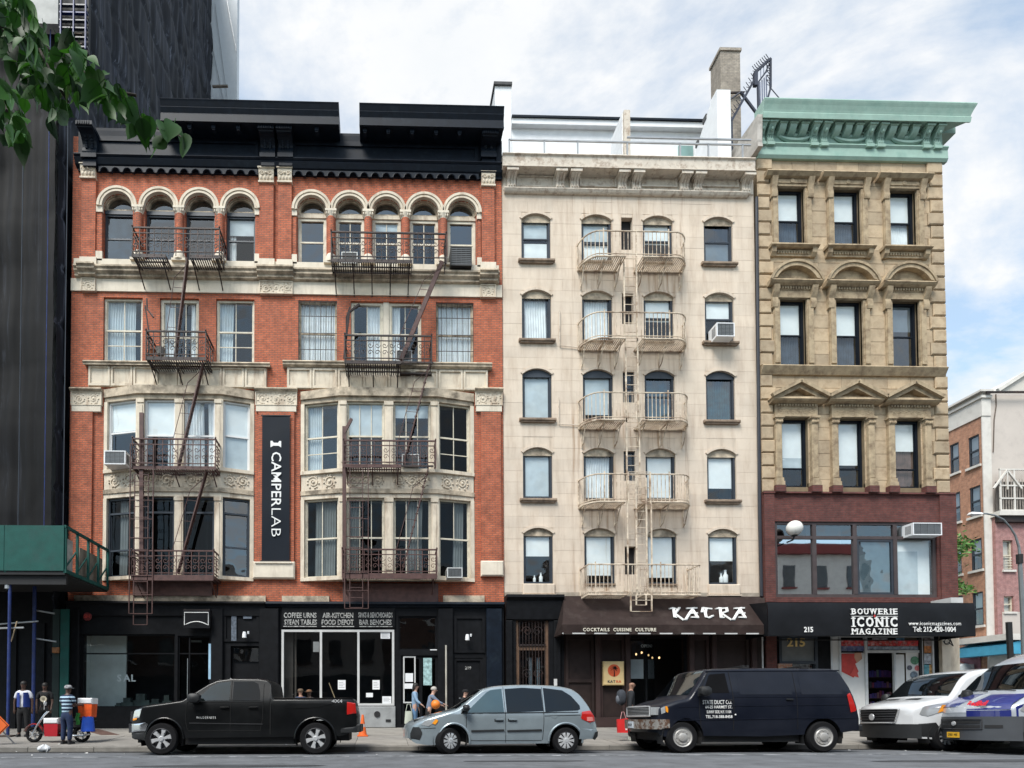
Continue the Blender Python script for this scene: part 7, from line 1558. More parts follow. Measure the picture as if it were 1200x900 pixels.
def leafmesh(nm, L_=.34, W=.115, bend=.3, fold_=.25):
    n = 7; vs = []; fs = []
    for i in range(n+1):
        t = i/n; w = W*math.sin(math.pi*min(1, t*1.05+.05)**.75)*(1 if i < n else 0); z = -bend*t*t*L_; 
        if i == 0: w = W*.35
        vs += [(-w, t*L_, z+fold_*w), (0, t*L_, z), (w, t*L_, z+fold_*w)]
    for i in range(n):
        a = i*3; fs += [(a, a+1, a+4, a+3), (a+1, a+2, a+5, a+4)]
    mb = MB().add(vs, fs); mb.tube([(0, -.07, .01), (0, 0, 0), (0, L_*.5, -bend*.25*L_-.002)], .004, 4)
    return mb.mesh(nm, M_leaf, smooth=60)
lms = [leafmesh('leaf', .24, .075, .35), leafmesh('leaf', .20, .085, .15, .4), leafmesh('leaf', .27, .08, .5, .15)]
lr = random.Random(11)
def leaf(p, droop=None, s=1.0):
    o = bpy.data.objects.new('leaf', lr.choice(lms)); COL.objects.link(o); o.parent = T1; o.location = p-Vector((-9.2, YT, .02))
    e = droop if droop is not None else lr.uniform(-1.35, -.5); o.rotation_euler = (e, lr.uniform(-.9, .9), lr.uniform(-1.2, 1.2)+(3.14 if lr.random() < .3 else 0)); k = s*lr.uniform(.45, 1.0); o.scale = (k, k, k)
# clusters (px, py, spread x, spread y, count)
for cx_, cy_, sx_, sy_, n in ((8, 15, 22, 20, 34), (15, 50, 24, 18, 30), (45, 55, 22, 16, 22), (50, 85, 22, 20, 24), (85, 75, 18, 14, 16), (80, 110, 20, 20, 18), (105, 98, 16, 16, 14), (128, 115, 18, 14, 16), (145, 130, 14, 12, 12), (30, 30, 20, 10, 12),
                                (4, 115, 12, 14, 10), (12, 145, 14, 18, 12), (25, 165, 10, 12, 5), (168, 148, 12, 10, 8), (62, 132, 10, 14, 6), (38, 105, 16, 14, 8)):
    for k in range(int(n*1.4)): leaf(pt(cx_+lr.gauss(0, sx_*.5), cy_+lr.gauss(0, sy_*.5)-8, lr.uniform(-.6, .6)))
for px, py, e in ((181, 168, -1.4), (199, 160, -1.5), (208, 160, -1.35), (192, 168, -1.45), (214, 166, -1.3), (204, 152, -1.1)): leaf(pt(px, py-8, lr.uniform(-.15, .15)), e, 1.25)
MB().tube([pt(178, 148), pt(192, 154), pt(205, 155), pt(214, 162)], .008, 5).put('branch', M_bark, T1)
# small tree across the side street
M_lf2 = mat('bright_foliage', (.07, .17, .03), .6, var=.6, scale=2.5); YT2 = 12.0; p0 = at(1108, 640, YT2); T2 = thing('small_tree', 'small bright green tree whose leaves poke out right of the corner building', 'tree', (p0.x-1.2, YT2, 0))
MB().tube([(p0.x-1.2, YT2, 0), (p0.x-1.1, YT2, 4), (p0.x-.7, YT2, 8), (p0.x-.2, YT2, 10)], [.16, .12, .08, .03], 8).tube([(p0.x-1.0, YT2, 5), (p0.x-.2, YT2, 6), (p0.x+.6, YT2, 6.4)], [.06, .04, .02], 6).tube([(p0.x-.7, YT2, 8), (p0.x+.2, YT2, 8.8), (p0.x+1.0, YT2, 9.1)], [.05, .04, .02], 6).put('trunk', M_bark, T2, smooth=60)
fo = MB(); r2 = random.Random(4)
def clump(px, py, sx_, sy_, n, s=.13):
    for k in range(n):
        c = at(px+r2.gauss(0, sx_*.5), py+r2.gauss(0, sy_*.5), YT2+r2.gauss(0, .6)); a = Vector((r2.gauss(0, 1), r2.gauss(0, 1), r2.gauss(0, .6))).normalized()*s*r2.uniform(.6, 1.3); b = a.cross(Vector((r2.gauss(0, 1), r2.gauss(0, 1), r2.gauss(0, 1)))).normalized()*s*.5
        fo.add([c-a, c+b, c+a, c-b], [(0, 1, 2, 3)])
for a in ((1118, 636, 14, 10, 170), (1132, 640, 14, 9, 150), (1120, 652, 12, 8, 90), (1118, 684, 12, 8, 120), (1132, 690, 12, 6, 90), (1116, 699, 8, 4, 40), (1100, 650, 24, 30, 300), (1085, 640, 30, 40, 300), (1095, 690, 24, 14, 150), (1119, 763, 6, 5, 40)): clump(*a)
fo.put('crown', M_lf2, T2)
# ================================================================ vehicles (all face left: x runs from nose to tail, near side is -y)
def paint(name, col, coat=1.0, rough=.35, metal=.0):
    m, N, L, b = _bs(name); b.inputs['Base Color'].default_value = (*col, 1); b.inputs['Metallic'].default_value = metal; b.inputs['Roughness'].default_value = rough
    b.inputs['Coat Weight'].default_value = coat; b.inputs['Coat Roughness'].default_value = .03; b.inputs['Specular IOR Level'].default_value = .25 if max(col) < .05 else .4
    tc = N.new('ShaderNodeTexCoord'); n = N.new('ShaderNodeTexNoise'); n.inputs['Scale'].default_value = 2.5; n.inputs['Detail'].default_value = 6; L(tc.outputs['Object'], n.inputs['Vector'])
    sp = N.new('ShaderNodeSeparateXYZ'); L(tc.outputs['Object'], sp.inputs[0])
    r = _ramp(N, [(.35, tuple(c*.9 for c in col)), (.7, tuple(min(1, c*1.06+.004) for c in col))]); L(n.outputs[0], r.inputs[0])
    L(r.outputs[0], b.inputs['Base Color'])
    bp = N.new('ShaderNodeBump'); bp.inputs['Strength'].default_value = .05; bp.inputs['Distance'].default_value = .03; L(n.outputs[0], bp.inputs['Height']); L(bp.outputs[0], b.inputs['Coat Normal'])
    return m
def lin(pts, x):
    if x <= pts[0][0]: return pts[0][1]
    for (a, b), (c, d) in zip(pts, pts[1:]):
        if x <= c: u = (x-a)/(c-a) if c > a else 0; return b+(d-b)*u
    return pts[-1][1]
def smo(pts, x):
    """smooth interpolation (Catmull-Rom slopes, monotone enough for bodywork)"""
    if x <= pts[0][0]: return pts[0][1]
    if x >= pts[-1][0]: return pts[-1][1]
    for i in range(len(pts)-1):
        if x <= pts[i+1][0]: break
    def sl(j):
        if j == 0 or j == len(pts)-1: k = max(0, min(len(pts)-2, j if j == 0 else j-1)); return (pts[k+1][1]-pts[k][1])/max(1e-6, pts[k+1][0]-pts[k][0])
        a = (pts[j][1]-pts[j-1][1])/max(1e-6, pts[j][0]-pts[j-1][0]); b = (pts[j+1][1]-pts[j][1])/max(1e-6, pts[j+1][0]-pts[j][0])
        return 0 if a*b <= 0 else 2*a*b/(a+b)
    x0, y0 = pts[i]; x1, y1 = pts[i+1]; h = x1-x0; t = (x-x0)/h; m0, m1 = sl(i)*h, sl(i+1)*h
    return (2*t**3-3*t*t+1)*y0+(t**3-2*t*t+t)*m0+(-2*t**3+3*t*t)*y1+(t**3-t*t)*m1
class Car:
    def __init__(s, name, label, cat, L, W, base, top, belt, tumble, wheels, wr, m, px0, px1, Yn, nose=.25, plan=None, bend=.18, group=None, tail=.05, tuck=.06, crown=.05, arch=None, midz=.7, ztire=0.0, rz=0.0, xm=None):
        s.xm = (lambda x: lin(xm, x)) if xm else (lambda x: x)
        if xm: base, top, wheels, L = [(s.xm(a), b) for a, b in base], [(s.xm(a), b) for a, b in top], tuple(s.xm(a) for a in wheels), s.xm(L); plan = [(s.xm(a), b) for a, b in plan]
        s.L, s.W, s.base, s.top, s.belt, s.tum, s.wh, s.wr, s.m = L, W/2, base, top, belt, tumble, wheels, wr, m
        s.plan = plan or [(0, .86), (.12, .93), (.35, .985), (.8, 1), (L-.4, 1), (L-.1, .97), (L, .93)]; s.bend = bend; s.crown = crown; s.arch = arch or wr+.075; s.tuck = tuck; s.midz = midz; s.tail = tail
        xa = X(px0, 860, Yn); xb = X(px1, 860, Yn); s.k = (xb-xa)/L
        tilt = R(-1.3)
        s.t = thing(name, label, cat, (xa, Yn+s.W*s.k, ztire), rz, group); s.t.rotation_euler = (tilt, 0, rz); s.t.scale = (s.k,)*3
        s.t.location.z = ztire-s.W*s.k*math.sin(-tilt)*1.0
    def hw(s, x, z):
        w = s.W*smo(s.plan, x); b = s.belt(x) if callable(s.belt) else s.belt
        w -= s.tum*max(0, z-b); w -= s.crown*((z-s.midz)**2)*(1 if z < b else 0)+(s.crown*((b-s.midz)**2) if z >= b else 0)
        w -= s.tuck*max(0, .45-z)*1.2
        return w
    def zt(s, x): return smo(s.top, x) if s.smooth_top else lin(s.top, x)
    smooth_top = False
    def zb(s, x):
        z = lin(s.base, x)
        for c in s.wh:
            d = abs(x-c)
            if d < s.arch: z = max(z, s.wr+math.sqrt(s.arch**2-d*d)*.98)
        return z
    def D(s, p):
        x, y, z = p; return (x+s.bend*(y/s.W)**2*math.exp(-x/.9)-s.tail*(y/s.W)**2*math.exp(-(s.L-x)/.5), y, z)
    def P(s, x, z, off=.0, side=-1): return s.D((x, side*(s.hw(x, z)+off), z))
    def body(s, extra=(), r=.10, name='body', ztop=None):
        xs = set(i*s.L/70 for i in range(71)) | set(p[0] for p in s.top) | set(extra)
        for c in s.wh:
            for k in range(-12, 13): xs.add(c+s.arch*math.sin(k/12*math.pi/2))
            xs.add(c-s.arch-.001); xs.add(c+s.arch+.001)
        xs = sorted(x for x in xs if 0 <= x <= s.L); q = [xs[0]]
        for x in xs[1:]:
            if x-q[-1] > .0008: q.append(x)
        xs = q; nr, na, ntp = 12, 5, 5; rows = []
        for x in xs:
            zt, zb = s.zt(x), s.zb(x); zs = zt-r; sec = []
            for i in range(nr+1): z = zb+(zs-zb)*i/nr; sec.append((s.hw(x, z), z))
            w = s.hw(x, zs)
            for i in range(1, na+1): a = i/na*math.pi/2; sec.append((w-r*1.4*(1-math.cos(a)), zs+r*math.sin(a)*.86))
            w2, z2 = sec[-1]
            for i in range(1, ntp+1): u = i/ntp; sec.append((w2*(1-u), z2+(zt-z2)*(1-(1-u)**2)))
            rows.append([s.D((x, -y, z)) for y, z in sec]+[s.D((x, y, z)) for y, z in reversed(sec[:-1])])
        n = len(rows[0]); vs = [p for rw in rows for p in rw]; fs = [(i*n+k, i*n+k+1, (i+1)*n+k+1, (i+1)*n+k) for i in range(len(rows)-1) for k in range(n-1)]
        mb = MB().add(vs, fs)
        for x in (xs[0], xs[-1]):
            half = nr+na+ntp; rw = rows[0] if x == xs[0] else rows[-1]
            vs = []; m_ = 8
            for k in range(half+1):
                a, b = rw[k], rw[n-1-k]
                for j in range(m_+1):
                    y = a[1]+(b[1]-a[1])*j/m_; z = a[2]+(b[2]-a[2])*j/m_
                    w = max(1e-4, abs(a[1])); vs.append(s.D((x, y, z)))
            mb.add(vs, [(k*(m_+1)+j, k*(m_+1)+j+1, (k+1)*(m_+1)+j+1, (k+1)*(m_+1)+j) for k in range(half) for j in range(m_)])
        import bmesh
        me = mb.mesh(name, s.m); bm = bmesh.new(); bm.from_mesh(me); bmesh.ops.remove_doubles(bm, verts=bm.verts, dist=.0006); bmesh.ops.recalc_face_normals(bm, faces=bm.faces); bm.to_mesh(me); bm.free()
        me.polygons.foreach_set('use_smooth', [True]*len(me.polygons)); me.set_sharp_from_angle(angle=R(34))
        o = bpy.data.objects.new(name, me); COL.objects.link(o); o.parent = s.t; s.b = o; return o
    def patch(s, name, m, zl_, xl, xr, off=.006, n=10, side=-1, parent=None, nx=6, th=.0):
        """sheet on the body side between polylines xl(z), xr(z)"""
        z0, z1 = zl_; mb = MB().grid(lambda u, v: s.P(lin(xl, z0+(z1-z0)*v)*(1-u)+lin(xr, z0+(z1-z0)*v)*u, z0+(z1-z0)*v, off, side), nx, n)
        return mb.put(name, m, parent or s.t, local=True, smooth=50)
    def poly(s, name, m, pts, off=.008, side=-1, parent=None):
        """outline in (x,z) filled by scan rows so that it follows the side"""
        pts = [(s.xm(a), b) for a, b in pts]; z0, z1 = min(p[1] for p in pts), max(p[1] for p in pts); n = max(4, int((z1-z0)/.03)); rws = []
        for i in range(n+1):
            z = z0+(z1-z0)*min(.9995, max(.0005, i/n)); xs = []
            for (a, b), (c, d) in zip(pts, pts[1:]+pts[:1]):
                if (b <= z < d) or (d <= z < b): xs.append(a+(c-a)*(z-b)/(d-b))
            if len(xs) >= 2: rws.append((z, min(xs), max(xs)))
        nx = 8; vs = []; fs = []
        for z, a, b in rws:
            for k in range(nx+1): vs.append(s.P(a+(b-a)*k/nx, z, off, side))
        for i in range(len(rws)-1):
            for k in range(nx): fs.append((i*(nx+1)+k, i*(nx+1)+k+1, (i+1)*(nx+1)+k+1, (i+1)*(nx+1)+k))
        return MB().add(vs, fs).put(name, m, parent or s.t, local=True, smooth=50)
    def line(s, name, m, pts, r=.006, off=.004, side=-1, parent=None): 
        P2 = []; pts = [(s.xm(a), b) for a, b in pts]
        for (a, b), (c, d) in zip(pts, pts[1:]):
            k = max(1, int(math.hypot(c-a, d-b)/.12)); P2 += [(a+(c-a)*i/k, b+(d-b)*i/k) for i in range(k)]
        P2.append(pts[-1]); return MB().tube([s.P(x, z, off, side) for x, z in P2], r, 5).put(name, m, parent or s.t, local=True)
    def top_patch(s, name, m, x0, x1, f0, f1, off=.01, parent=None, ins=.0):
        """sheet over the top surface (windscreen, bonnet): half widths f0 at x0, f1 at x1 as share of the local width"""
        x0, x1 = s.xm(x0), s.xm(x1)
        def fn(u, v):
            x = x0+(x1-x0)*v; zt = s.zt(x); w = s.hw(x, zt-.1)*(f0+(f1-f0)*v); y = (2*u-1)*w; e = 1-(abs(2*u-1))**2*.0
            dz = (s.zt(x+.02)-s.zt(x-.02))/.04; nl = math.hypot(1, dz); q = s.hw(x, zt-.1); zz = zt-.014*max(0, 1-((1-abs(y)/q))**2*0-1)
            u2 = 1-abs(y)/max(.01, q-.14); z2 = zt-.014*(1-u2)**2 if u2 > 0 else zt-.014
            return s.D((x-dz/nl*off, y, z2+off/nl))
        return MB().grid(fn, 14, 8).put(name, m, parent or s.t, local=True, smooth=50)
    def wheel(s, style, x, side, rw=None, steer=0.0):
        r = s.wr; w = .215; y0 = s.W-.02; rim = rw or r*.64
        tk = ('tyre', r, rim)
        if not hasattr(s, 'wc'): s.wc = {}
        if style not in s.wc:
            ty = MB().lathe([(rim, -.015), (r*.90, -.01), (r*.975, .02), (r, .06), (r, w-.06), (r*.975, w-.02), (r*.9, w), (rim, w)], axis='Y', n=40, caps=False)
            for k in range(40): 
                a = 6.283*k/40; c_, s_ = math.cos(a), math.sin(a)
            hub = MB().lathe([(rim*1.02, -.018), (rim*.97, -.022), (rim*.93, .03), (rim*.90, .08), (rim*.2, .09)], axis='Y', n=32, caps=False)
            sp = MB()
            if style == 'alloy6':
                for k in range(6):
                    a = 6.283*k/6+.26
                    def pr(rr, da, y): return (rr*math.cos(a+da), y, rr*math.sin(a+da))
                    sp.add([pr(.05, -.9, -.0), pr(.05, .9, -.0), pr(rim*.55, .20, -.012), pr(rim*.55, -.20, -.012), pr(rim*.96, .24, -.005), pr(rim*.96, -.24, -.005), pr(.05, -.9, .05), pr(.05, .9, .05), pr(rim*.96, .24, .05), pr(rim*.96, -.24, .05)], [(0, 1, 2, 3), (3, 2, 4, 5), (1, 7, 8, 4, 2), (0, 3, 5, 9, 6), (5, 4, 8, 9)])
                sp.lathe([(.0, -.03), (.05, -.03), (.065, -.01), (.08, .02)], axis='Y', n=16, caps=False)
            elif style == 'cover10':
                for k in range(10):
                    a = 6.283*k/10
                    def pr(rr, da, y): return (rr*math.cos(a+da), y, rr*math.sin(a+da))
                    sp.add([pr(rim*.36, -.24, -.02), pr(rim*.36, .24, -.02), pr(rim*.72, .19, -.026), pr(rim*.72, -.19, -.026), pr(rim*.95, .22, -.015), pr(rim*.95, -.22, -.015), pr(rim*.36, -.24, .05), pr(rim*.36, .24, .05), pr(rim*.95, .22, .05), pr(rim*.95, -.22, .05)], [(0, 1, 2, 3), (3, 2, 4, 5), (1, 7, 8, 4, 2), (0, 3, 5, 9, 6)])
                sp.lathe([(.0, -.03), (.04, -.032), (rim*.2, -.028), (rim*.4, -.018), (rim*.42, .03)], axis='Y', n=20, caps=False)
            elif style == 'steel':
                sp.lathe([(.0, -.05), (rim*.30, -.05), (rim*.42, -.035), (rim*.45, .0), (rim*.72, -.012), (rim*.80, .01), (rim*.95, -.01)], axis='Y', n=28, caps=False)
                for k in range(8): a = 6.283*k/8; sp.lathe([(.0, -.02), (.018, -.02), (.018, .0)], (rim*.6*math.cos(a), 0, rim*.6*math.sin(a)), 'Y', 6)
            else:
                for k in range(5):
                    a = 6.283*k/5+.3
                    for da in (-.16, .16):
                        def pr(rr, d2, y): return (rr*math.cos(a+d2), y, rr*math.sin(a+d2))
                        sp.add([pr(.06, da-.5, -.0), pr(.06, da+.5, -.0), pr(rim*.94, da*1.9+.07, -.012), pr(rim*.94, da*1.9-.07, -.012), pr(.06, da-.5, .05), pr(.06, da+.5, .05), pr(rim*.94, da*1.9+.07, .05), pr(rim*.94, da*1.9-.07, .05)], [(0, 1, 2, 3), (1, 5, 6, 2), (0, 3, 7, 4)])
                    sp.add([pr(rim*.5, -.28, -.01), pr(rim*.5, .28, -.01), pr(rim*.6, .24, -.012), pr(rim*.6, -.24, -.012)], [(0, 1, 2, 3)])
                sp.lathe([(.0, -.03), (.06, -.03), (.08, .0), (.09, .04)], axis='Y', n=16, caps=False)
            s.wc[style] = (ty.mesh('tyre', M_tyre, 40), hub.mesh('rim', M_rimd, 40), sp.mesh('wheel_face', M_alloy if style != 'steel' else M_steelw, 35))
        ty, hub, sp = s.wc[style]
        o = bpy.data.objects.new('tyre', ty); COL.objects.link(o); o.parent = s.t; o.location = (x, -y0 if side < 0 else y0, s.wr)
        o.rotation_euler = (0, 0, steer+(math.pi if side > 0 else 0)); o.name = 'wheel'
        for nm, me in (('rim', hub), ('wheel_face', sp)): c = bpy.data.objects.new(nm, me); COL.objects.link(c); c.parent = o
        return o
    def wheels(s, style, steer=0.0):
        for i, c in enumerate(s.wh):
            for sd in (-1, 1): s.wheel(style, c, sd, steer=steer if i == 0 else 0)
        u = MB().box(s.wh[0]+s.arch+.05, s.wh[1]-s.arch-.05, -s.W+.15, s.W-.15, .26, .6).box(.25, s.wh[0]+s.arch+.05, -s.W+.32, s.W-.32, .3, .85).box(s.wh[1]-s.arch-.05, s.L-.25, -s.W+.32, s.W-.32, .34, .85)
        for c in s.wh: u.tube([(c, -s.W+.2, s.wr), (c, s.W-.2, s.wr)], .06, 8)
        u.put('underbody', M_dark, s.t, local=True)
        for c in s.wh:
            for sd in (-1, 1): MB().add([(c+(s.arch+.02)*math.cos(R(a)), sd*(s.W-(.03 if k else .38)), s.wr+(s.arch+.02)*math.sin(R(a))) for a in range(-20, 201, 20) for k in (0, 1)], [(2*i, 2*i+1, 2*i+3, 2*i+2) for i in range(11)]).put('wheel_well', M_dark, s.t, local=True)
M_tyre = mat('tyre_rubber', (.008, .008, .009), .85, spec=.2, var=.2); M_rimd = mat('wheel_barrel', (.06, .06, .065), .5, metal=.5); M_alloy = mat('alloy', (.60, .61, .62), .32, metal=.45, var=.05); M_steelw = mat('painted_wheel', (.45, .44, .42), .45, metal=.4, var=.15, dirt=.4, dcol=(.2, .17, .13))
M_vg = glass('tinted_glass', tint=(.06, .075, .08), refl=.045, wav=.0); M_vgc = glass('clear_car_glass', tint=(.35, .45, .45), refl=.09, wav=.0)
M_gap = mat('panel_gap', (.004, .004, .004), .9); M_trim = mat('black_trim', (.012, .013, .014), .55); M_lens = mat('headlamp_lens', (.55, .57, .58), .12, metal=.5, var=.1); M_amb = mat('amber_lens', (.75, .28, .02), .25, var=.1); M_redl = mat('red_lens', (.45, .015, .012), .2, var=.1, coat=1)
M_hood_dark = M_trim
def lbox(s, name, m, x0, x1, y0, y1, z0, z1, parent=None, smooth=0, bev=.0):
    return MB().cbox(x0, x1, y0, y1, z0, z1, bev or .01).put(name, m, parent or s.t, local=True)
def nbox(s, name, m, x0, x1, y0, y1, z0, z1):
    n = 12; vs = []
    for i in range(n+1):
        y = y0+(y1-y0)*i/n; vs += [s.D((a, y, z)) for a, z in ((x0, z0), (x1, z0), (x1, z1), (x0, z1))]
    fs = [(4*i+k, 4*i+(k+1) % 4, 4*i+4+(k+1) % 4, 4*i+4+k) for i in range(n) for k in range(4)]+[(0, 1, 2, 3), (4*n+3, 4*n+2, 4*n+1, 4*n)]
    return MB().add(vs, fs).put(name, m, s.t, local=True, smooth=35)
def mirror(s, x, z, m, w=.20, h=.17, side=-1):
    x = s.xm(x); y = s.hw(x, z)
    o = MB().add([(x-.02, -y-.02, z-.02), (x+.1, -y-.02, z-.02), (x+.1, -y-.02, z+.05), (x-.02, -y-.02, z+.05), (x-.0, -y-.12, z-.02), (x+.1, -y-.12, z-.02), (x+.1, -y-.12, z+.05), (x, -y-.12, z+.05)], [(0, 1, 5, 4), (1, 2, 6, 5), (2, 3, 7, 6), (3, 0, 4, 7)])
    n, vs = 8, []
    for j, (t_, k) in enumerate(((0, .55), (.05, .95), (.12, 1), (.20, .85), (.24, .3))):
        for i in range(12): a = 6.283*i/12; c_, s_ = math.cos(a), math.sin(a); sq = (abs(c_)**4+abs(s_)**4)**-.25; vs.append((x+.08+w*.5*c_*sq*k-(.04*t_), -y-.08-t_, z+h*.4+h*.5*s_*sq*k))
    o.add(vs, [(j*12+i, j*12+(i+1) % 12, (j+1)*12+(i+1) % 12, (j+1)*12+i) for j in range(4) for i in range(12)]+[tuple(range(11, -1, -1)), tuple(48+i for i in range(12))])
    if side > 0: o.v = [(a, -b, c) for a, b, c in o.v]
    return o.put('wing_mirror', m, s.t, local=True, smooth=45)

# ---- black pickup
V = Car('pickup_truck', 'black four-door pickup truck with six-spoke alloy wheels, parked at the left', 'pickup truck', 5.84, 2.03,
        [(0, .50), (.35, .42), (5.4, .46), (5.7, .55), (5.84, .60)],
        [(0, 1.02), (.08, 1.15), (.35, 1.24), (1.0, 1.32), (1.36, 1.37), (1.42, 1.39), (2.05, 1.80), (2.25, 1.89), (2.6, 1.94), (3.3, 1.93), (3.53, 1.89), (3.62, 1.80), (3.66, 1.46), (3.70, 1.41), (5.72, 1.41), (5.76, 1.36), (5.84, 1.0)],
        1.29, .30, (.94, 4.77), .405, paint('black_car_paint', (.0015, .002, .0025), coat=.22), 143.5, 420, -8.04, arch=.50, bend=.22, tuck=.10, crown=.06, midz=.85)
V.body(r=.06); V.wheels('alloy6', steer=.06)
V.poly('window', M_vgc, [(1.72, 1.36), (1.80, 1.42), (2.12, 1.72), (2.30, 1.81), (2.60, 1.84), (2.60, 1.36)], .008)
V.poly('window', M_vg, [(2.68, 1.36), (2.68, 1.84), (3.18, 1.84), (3.30, 1.79), (3.36, 1.55), (3.36, 1.36)], .008)
V.line('door_seam', M_gap, [(1.56, .62), (1.50, .85), (1.52, 1.30), (1.68, 1.42)], .007); V.line('door_seam', M_gap, [(2.64, .56), (2.64, 1.86)], .007); V.line('door_seam', M_gap, [(3.45, 1.78), (3.45, .90), (3.38, .60)], .007)
V.line('door_seam', M_gap, [(1.56, .60), (3.40, .60)], .006); V.line('cab_gap', M_gap, [(3.64, .50), (3.64, 1.40)], .014)
V.line('sill_line', M_trim, [(1.6, .79), (3.45, .76)], .014, .0); V.line('chrome_strip', M_rimd, [(1.6, .80), (3.45, .77)], .006, .012)
V.line('window_sill', M_trim, [(1.58, 1.335), (3.44, 1.335)], .012)
for x in (2.38, 3.10): V.line('door_handle', V.m, [(x, 1.18), (x+.22, 1.18)], .022, .03); V.line('handle_recess', M_gap, [(x+.02, 1.15), (x+.19, 1.15)], .012, .0)
for c in V.wh: MB().tube([V.P(c+.52*math.cos(R(a)), min(1.2, .405+.52*math.sin(R(a))), .012) for a in range(0, 181, 12)], .02, 6).put('wheel_arch', V.m, V.t, local=True, smooth=50)
V.poly('headlamp', M_lens, [(.03, .90), (.22, .92), (.30, 1.16), (.08, 1.12)], .012); V.poly('indicator', M_amb, [(.03, .86), (.14, .87), (.16, .93), (.03, .92)], .016)
V.poly('bumper_chrome', M_chrome, [(-.0, .57), (.42, .60), (.50, .80), (.42, .81), (.0, .78)], .03)
nbox(V, 'grille', M_chrome, -.05, .03, -.78, .78, .84, 1.10); nbox(V, 'front_bumper', M_chrome, -.09, .06, -.9, .9, .56, .78); V.poly('air_dam', M_trim, [(.02, .40), (.42, .36), (.44, .58), (.0, .57)], .01)
V.poly('tail_lamp', M_redl, [(5.58, 1.0), (5.58, 1.32), (5.80, 1.31), (5.83, 1.02)], .012)
lbox(V, 'rear_bumper', M_trim, 5.70, 5.90, -.95, .95, .56, .76, bev=.03); V.poly('rear_bumper_side', M_trim, [(5.42, .55), (5.42, .66), (5.84, .70), (5.84, .55)], .02)
V.line('bed_rail', V.m, [(3.72, 1.405), (5.72, 1.405)], .022, -.02)
mirror(V, 1.72, 1.32, M_trim, .34, .24)
V.top_patch('windscreen', M_vg, 1.47, 2.04, .86, .86)
p = V.P(2.03, .93, .012); text('lettering', 'WILDERNESS', M_letw, V.t, (p[0], p[1]-.006, p[2]), .085, bold=-.001, local=True, fit=.48, spacing=1.4, depth=.002)
p = V.P(5.32, 1.335, .012); text('lettering', '4X4', M_alloy, V.t, (p[0], p[1]-.006, p[2]), .11, bold=.003, local=True, fit=.27, depth=.002)
MB().lathe([(.0, .06), (.025, .05), (.02, .0)], (2.4, 0, 1.93), n=8).put('antenna', M_white, V.t, local=True)
V.poly('bed_highlight', V.m, [(3.95, 1.2), (4.1, 1.32), (5.3, 1.32), (5.1, 1.24), (4.7, 1.16), (4.15, 1.15)], .012)

# ---- silver-blue minivan
V = Car('minivan', 'pale silver-blue minivan with dark rear glass, parked in the middle', 'minivan', 4.81, 1.99,
        [(0, .38), (.1, .26), (.4, .22), (3.9, .26), (4.4, .33), (4.75, .42), (4.81, .50)],
        [(0, .60), (.05, .72), (.15, .80), (.50, .93), (.95, 1.05), (1.22, 1.12), (1.75, 1.48), (1.98, 1.63), (2.35, 1.705), (3.0, 1.73), (3.7, 1.71), (4.15, 1.64), (4.36, 1.52), (4.60, 1.20), (4.72, .95), (4.79, .80), (4.81, .55)],
        .98, .38, (1.12, 3.97), .325, paint('silver_blue_paint', (.29, .345, .375), rough=.3, metal=.45), 474, 703.5, -8.04, arch=.405, bend=.30, plan=[(0, .70), (.12, .82), (.35, .93), (.7, .985), (1.0, 1), (4.2, 1), (4.6, .96), (4.81, .88)], tuck=.12, crown=.10, midz=.62)
V.smooth_top = True; V.body(r=.10); V.wheels('cover10', steer=.45)
V.poly('window', M_vgc, [(1.50, 1.02), (1.62, 1.16), (2.03, 1.52), (2.16, 1.59), (2.42, 1.61), (2.43, 1.02)], .008)
V.poly('window', M_vg, [(2.50, 1.02), (2.50, 1.62), (2.95, 1.635), (3.42, 1.63), (3.42, 1.03)], .008)
V.poly('window', M_vg, [(3.47, 1.03), (3.47, 1.63), (3.95, 1.57), (4.16, 1.43), (4.36, 1.18), (4.36, 1.08), (4.24, 1.05)], .008)
V.poly('quarter_light', M_trim, [(1.32, 1.02), (1.50, 1.02), (1.60, 1.14), (1.45, 1.12)], .007)
V.line('window_trim', M_trim, [(1.32, 1.0), (4.3, 1.02)], .012, .004)
V.line('door_seam', M_gap, [(1.50, .34), (1.45, .6), (1.46, 1.06)], .006); V.line('door_seam', M_gap, [(2.46, .28), (2.46, 1.66)], .006); V.line('door_seam', M_gap, [(3.38, .34), (3.42, .75), (3.44, 1.65)], .006); V.line('door_seam', M_gap, [(1.50, .33), (3.36, .33)], .006); V.line('track', M_gap, [(3.44, .93), (4.35, .95)], .006)
for x0, x1 in ((1.58, 2.42), (2.50, 3.36)): V.line('rubbing_strip', M_trim, [(x0, .56), (x1, .58)], .028, .008)
for x in (2.20, 2.54): V.line('door_handle', V.m, [(x, .84), (x+.20, .84)], .022, .028); V.poly('handle_recess', M_trim, [(x-.02, .79), (x+.2, .79), (x+.2, .86), (x-.02, .86)], .002)
V.poly('headlamp', M_lens, [(.22, .70), (.42, .68), (.66, .82), (.56, .87), (.32, .82)], .012); V.poly('indicator', M_amb, [(.50, .74), (.60, .72), (.70, .82), (.62, .86)], .018)
V.poly('tail_lamp', M_redl, [(4.36, .86), (4.40, 1.04), (4.62, 1.06), (4.73, .92), (4.74, .78), (4.60, .76)], .012); V.poly('lamp_lens', mat('pale_red_lens', (.6, .2, .18), .2), [(4.52, .80), (4.52, .90), (4.68, .90), (4.70, .80)], .02)
V.poly('fuel_door', V.m, [(3.62, .87), (3.60, .95), (3.66, 1.0), (3.74, .98), (3.76, .90), (3.70, .86)], .006)
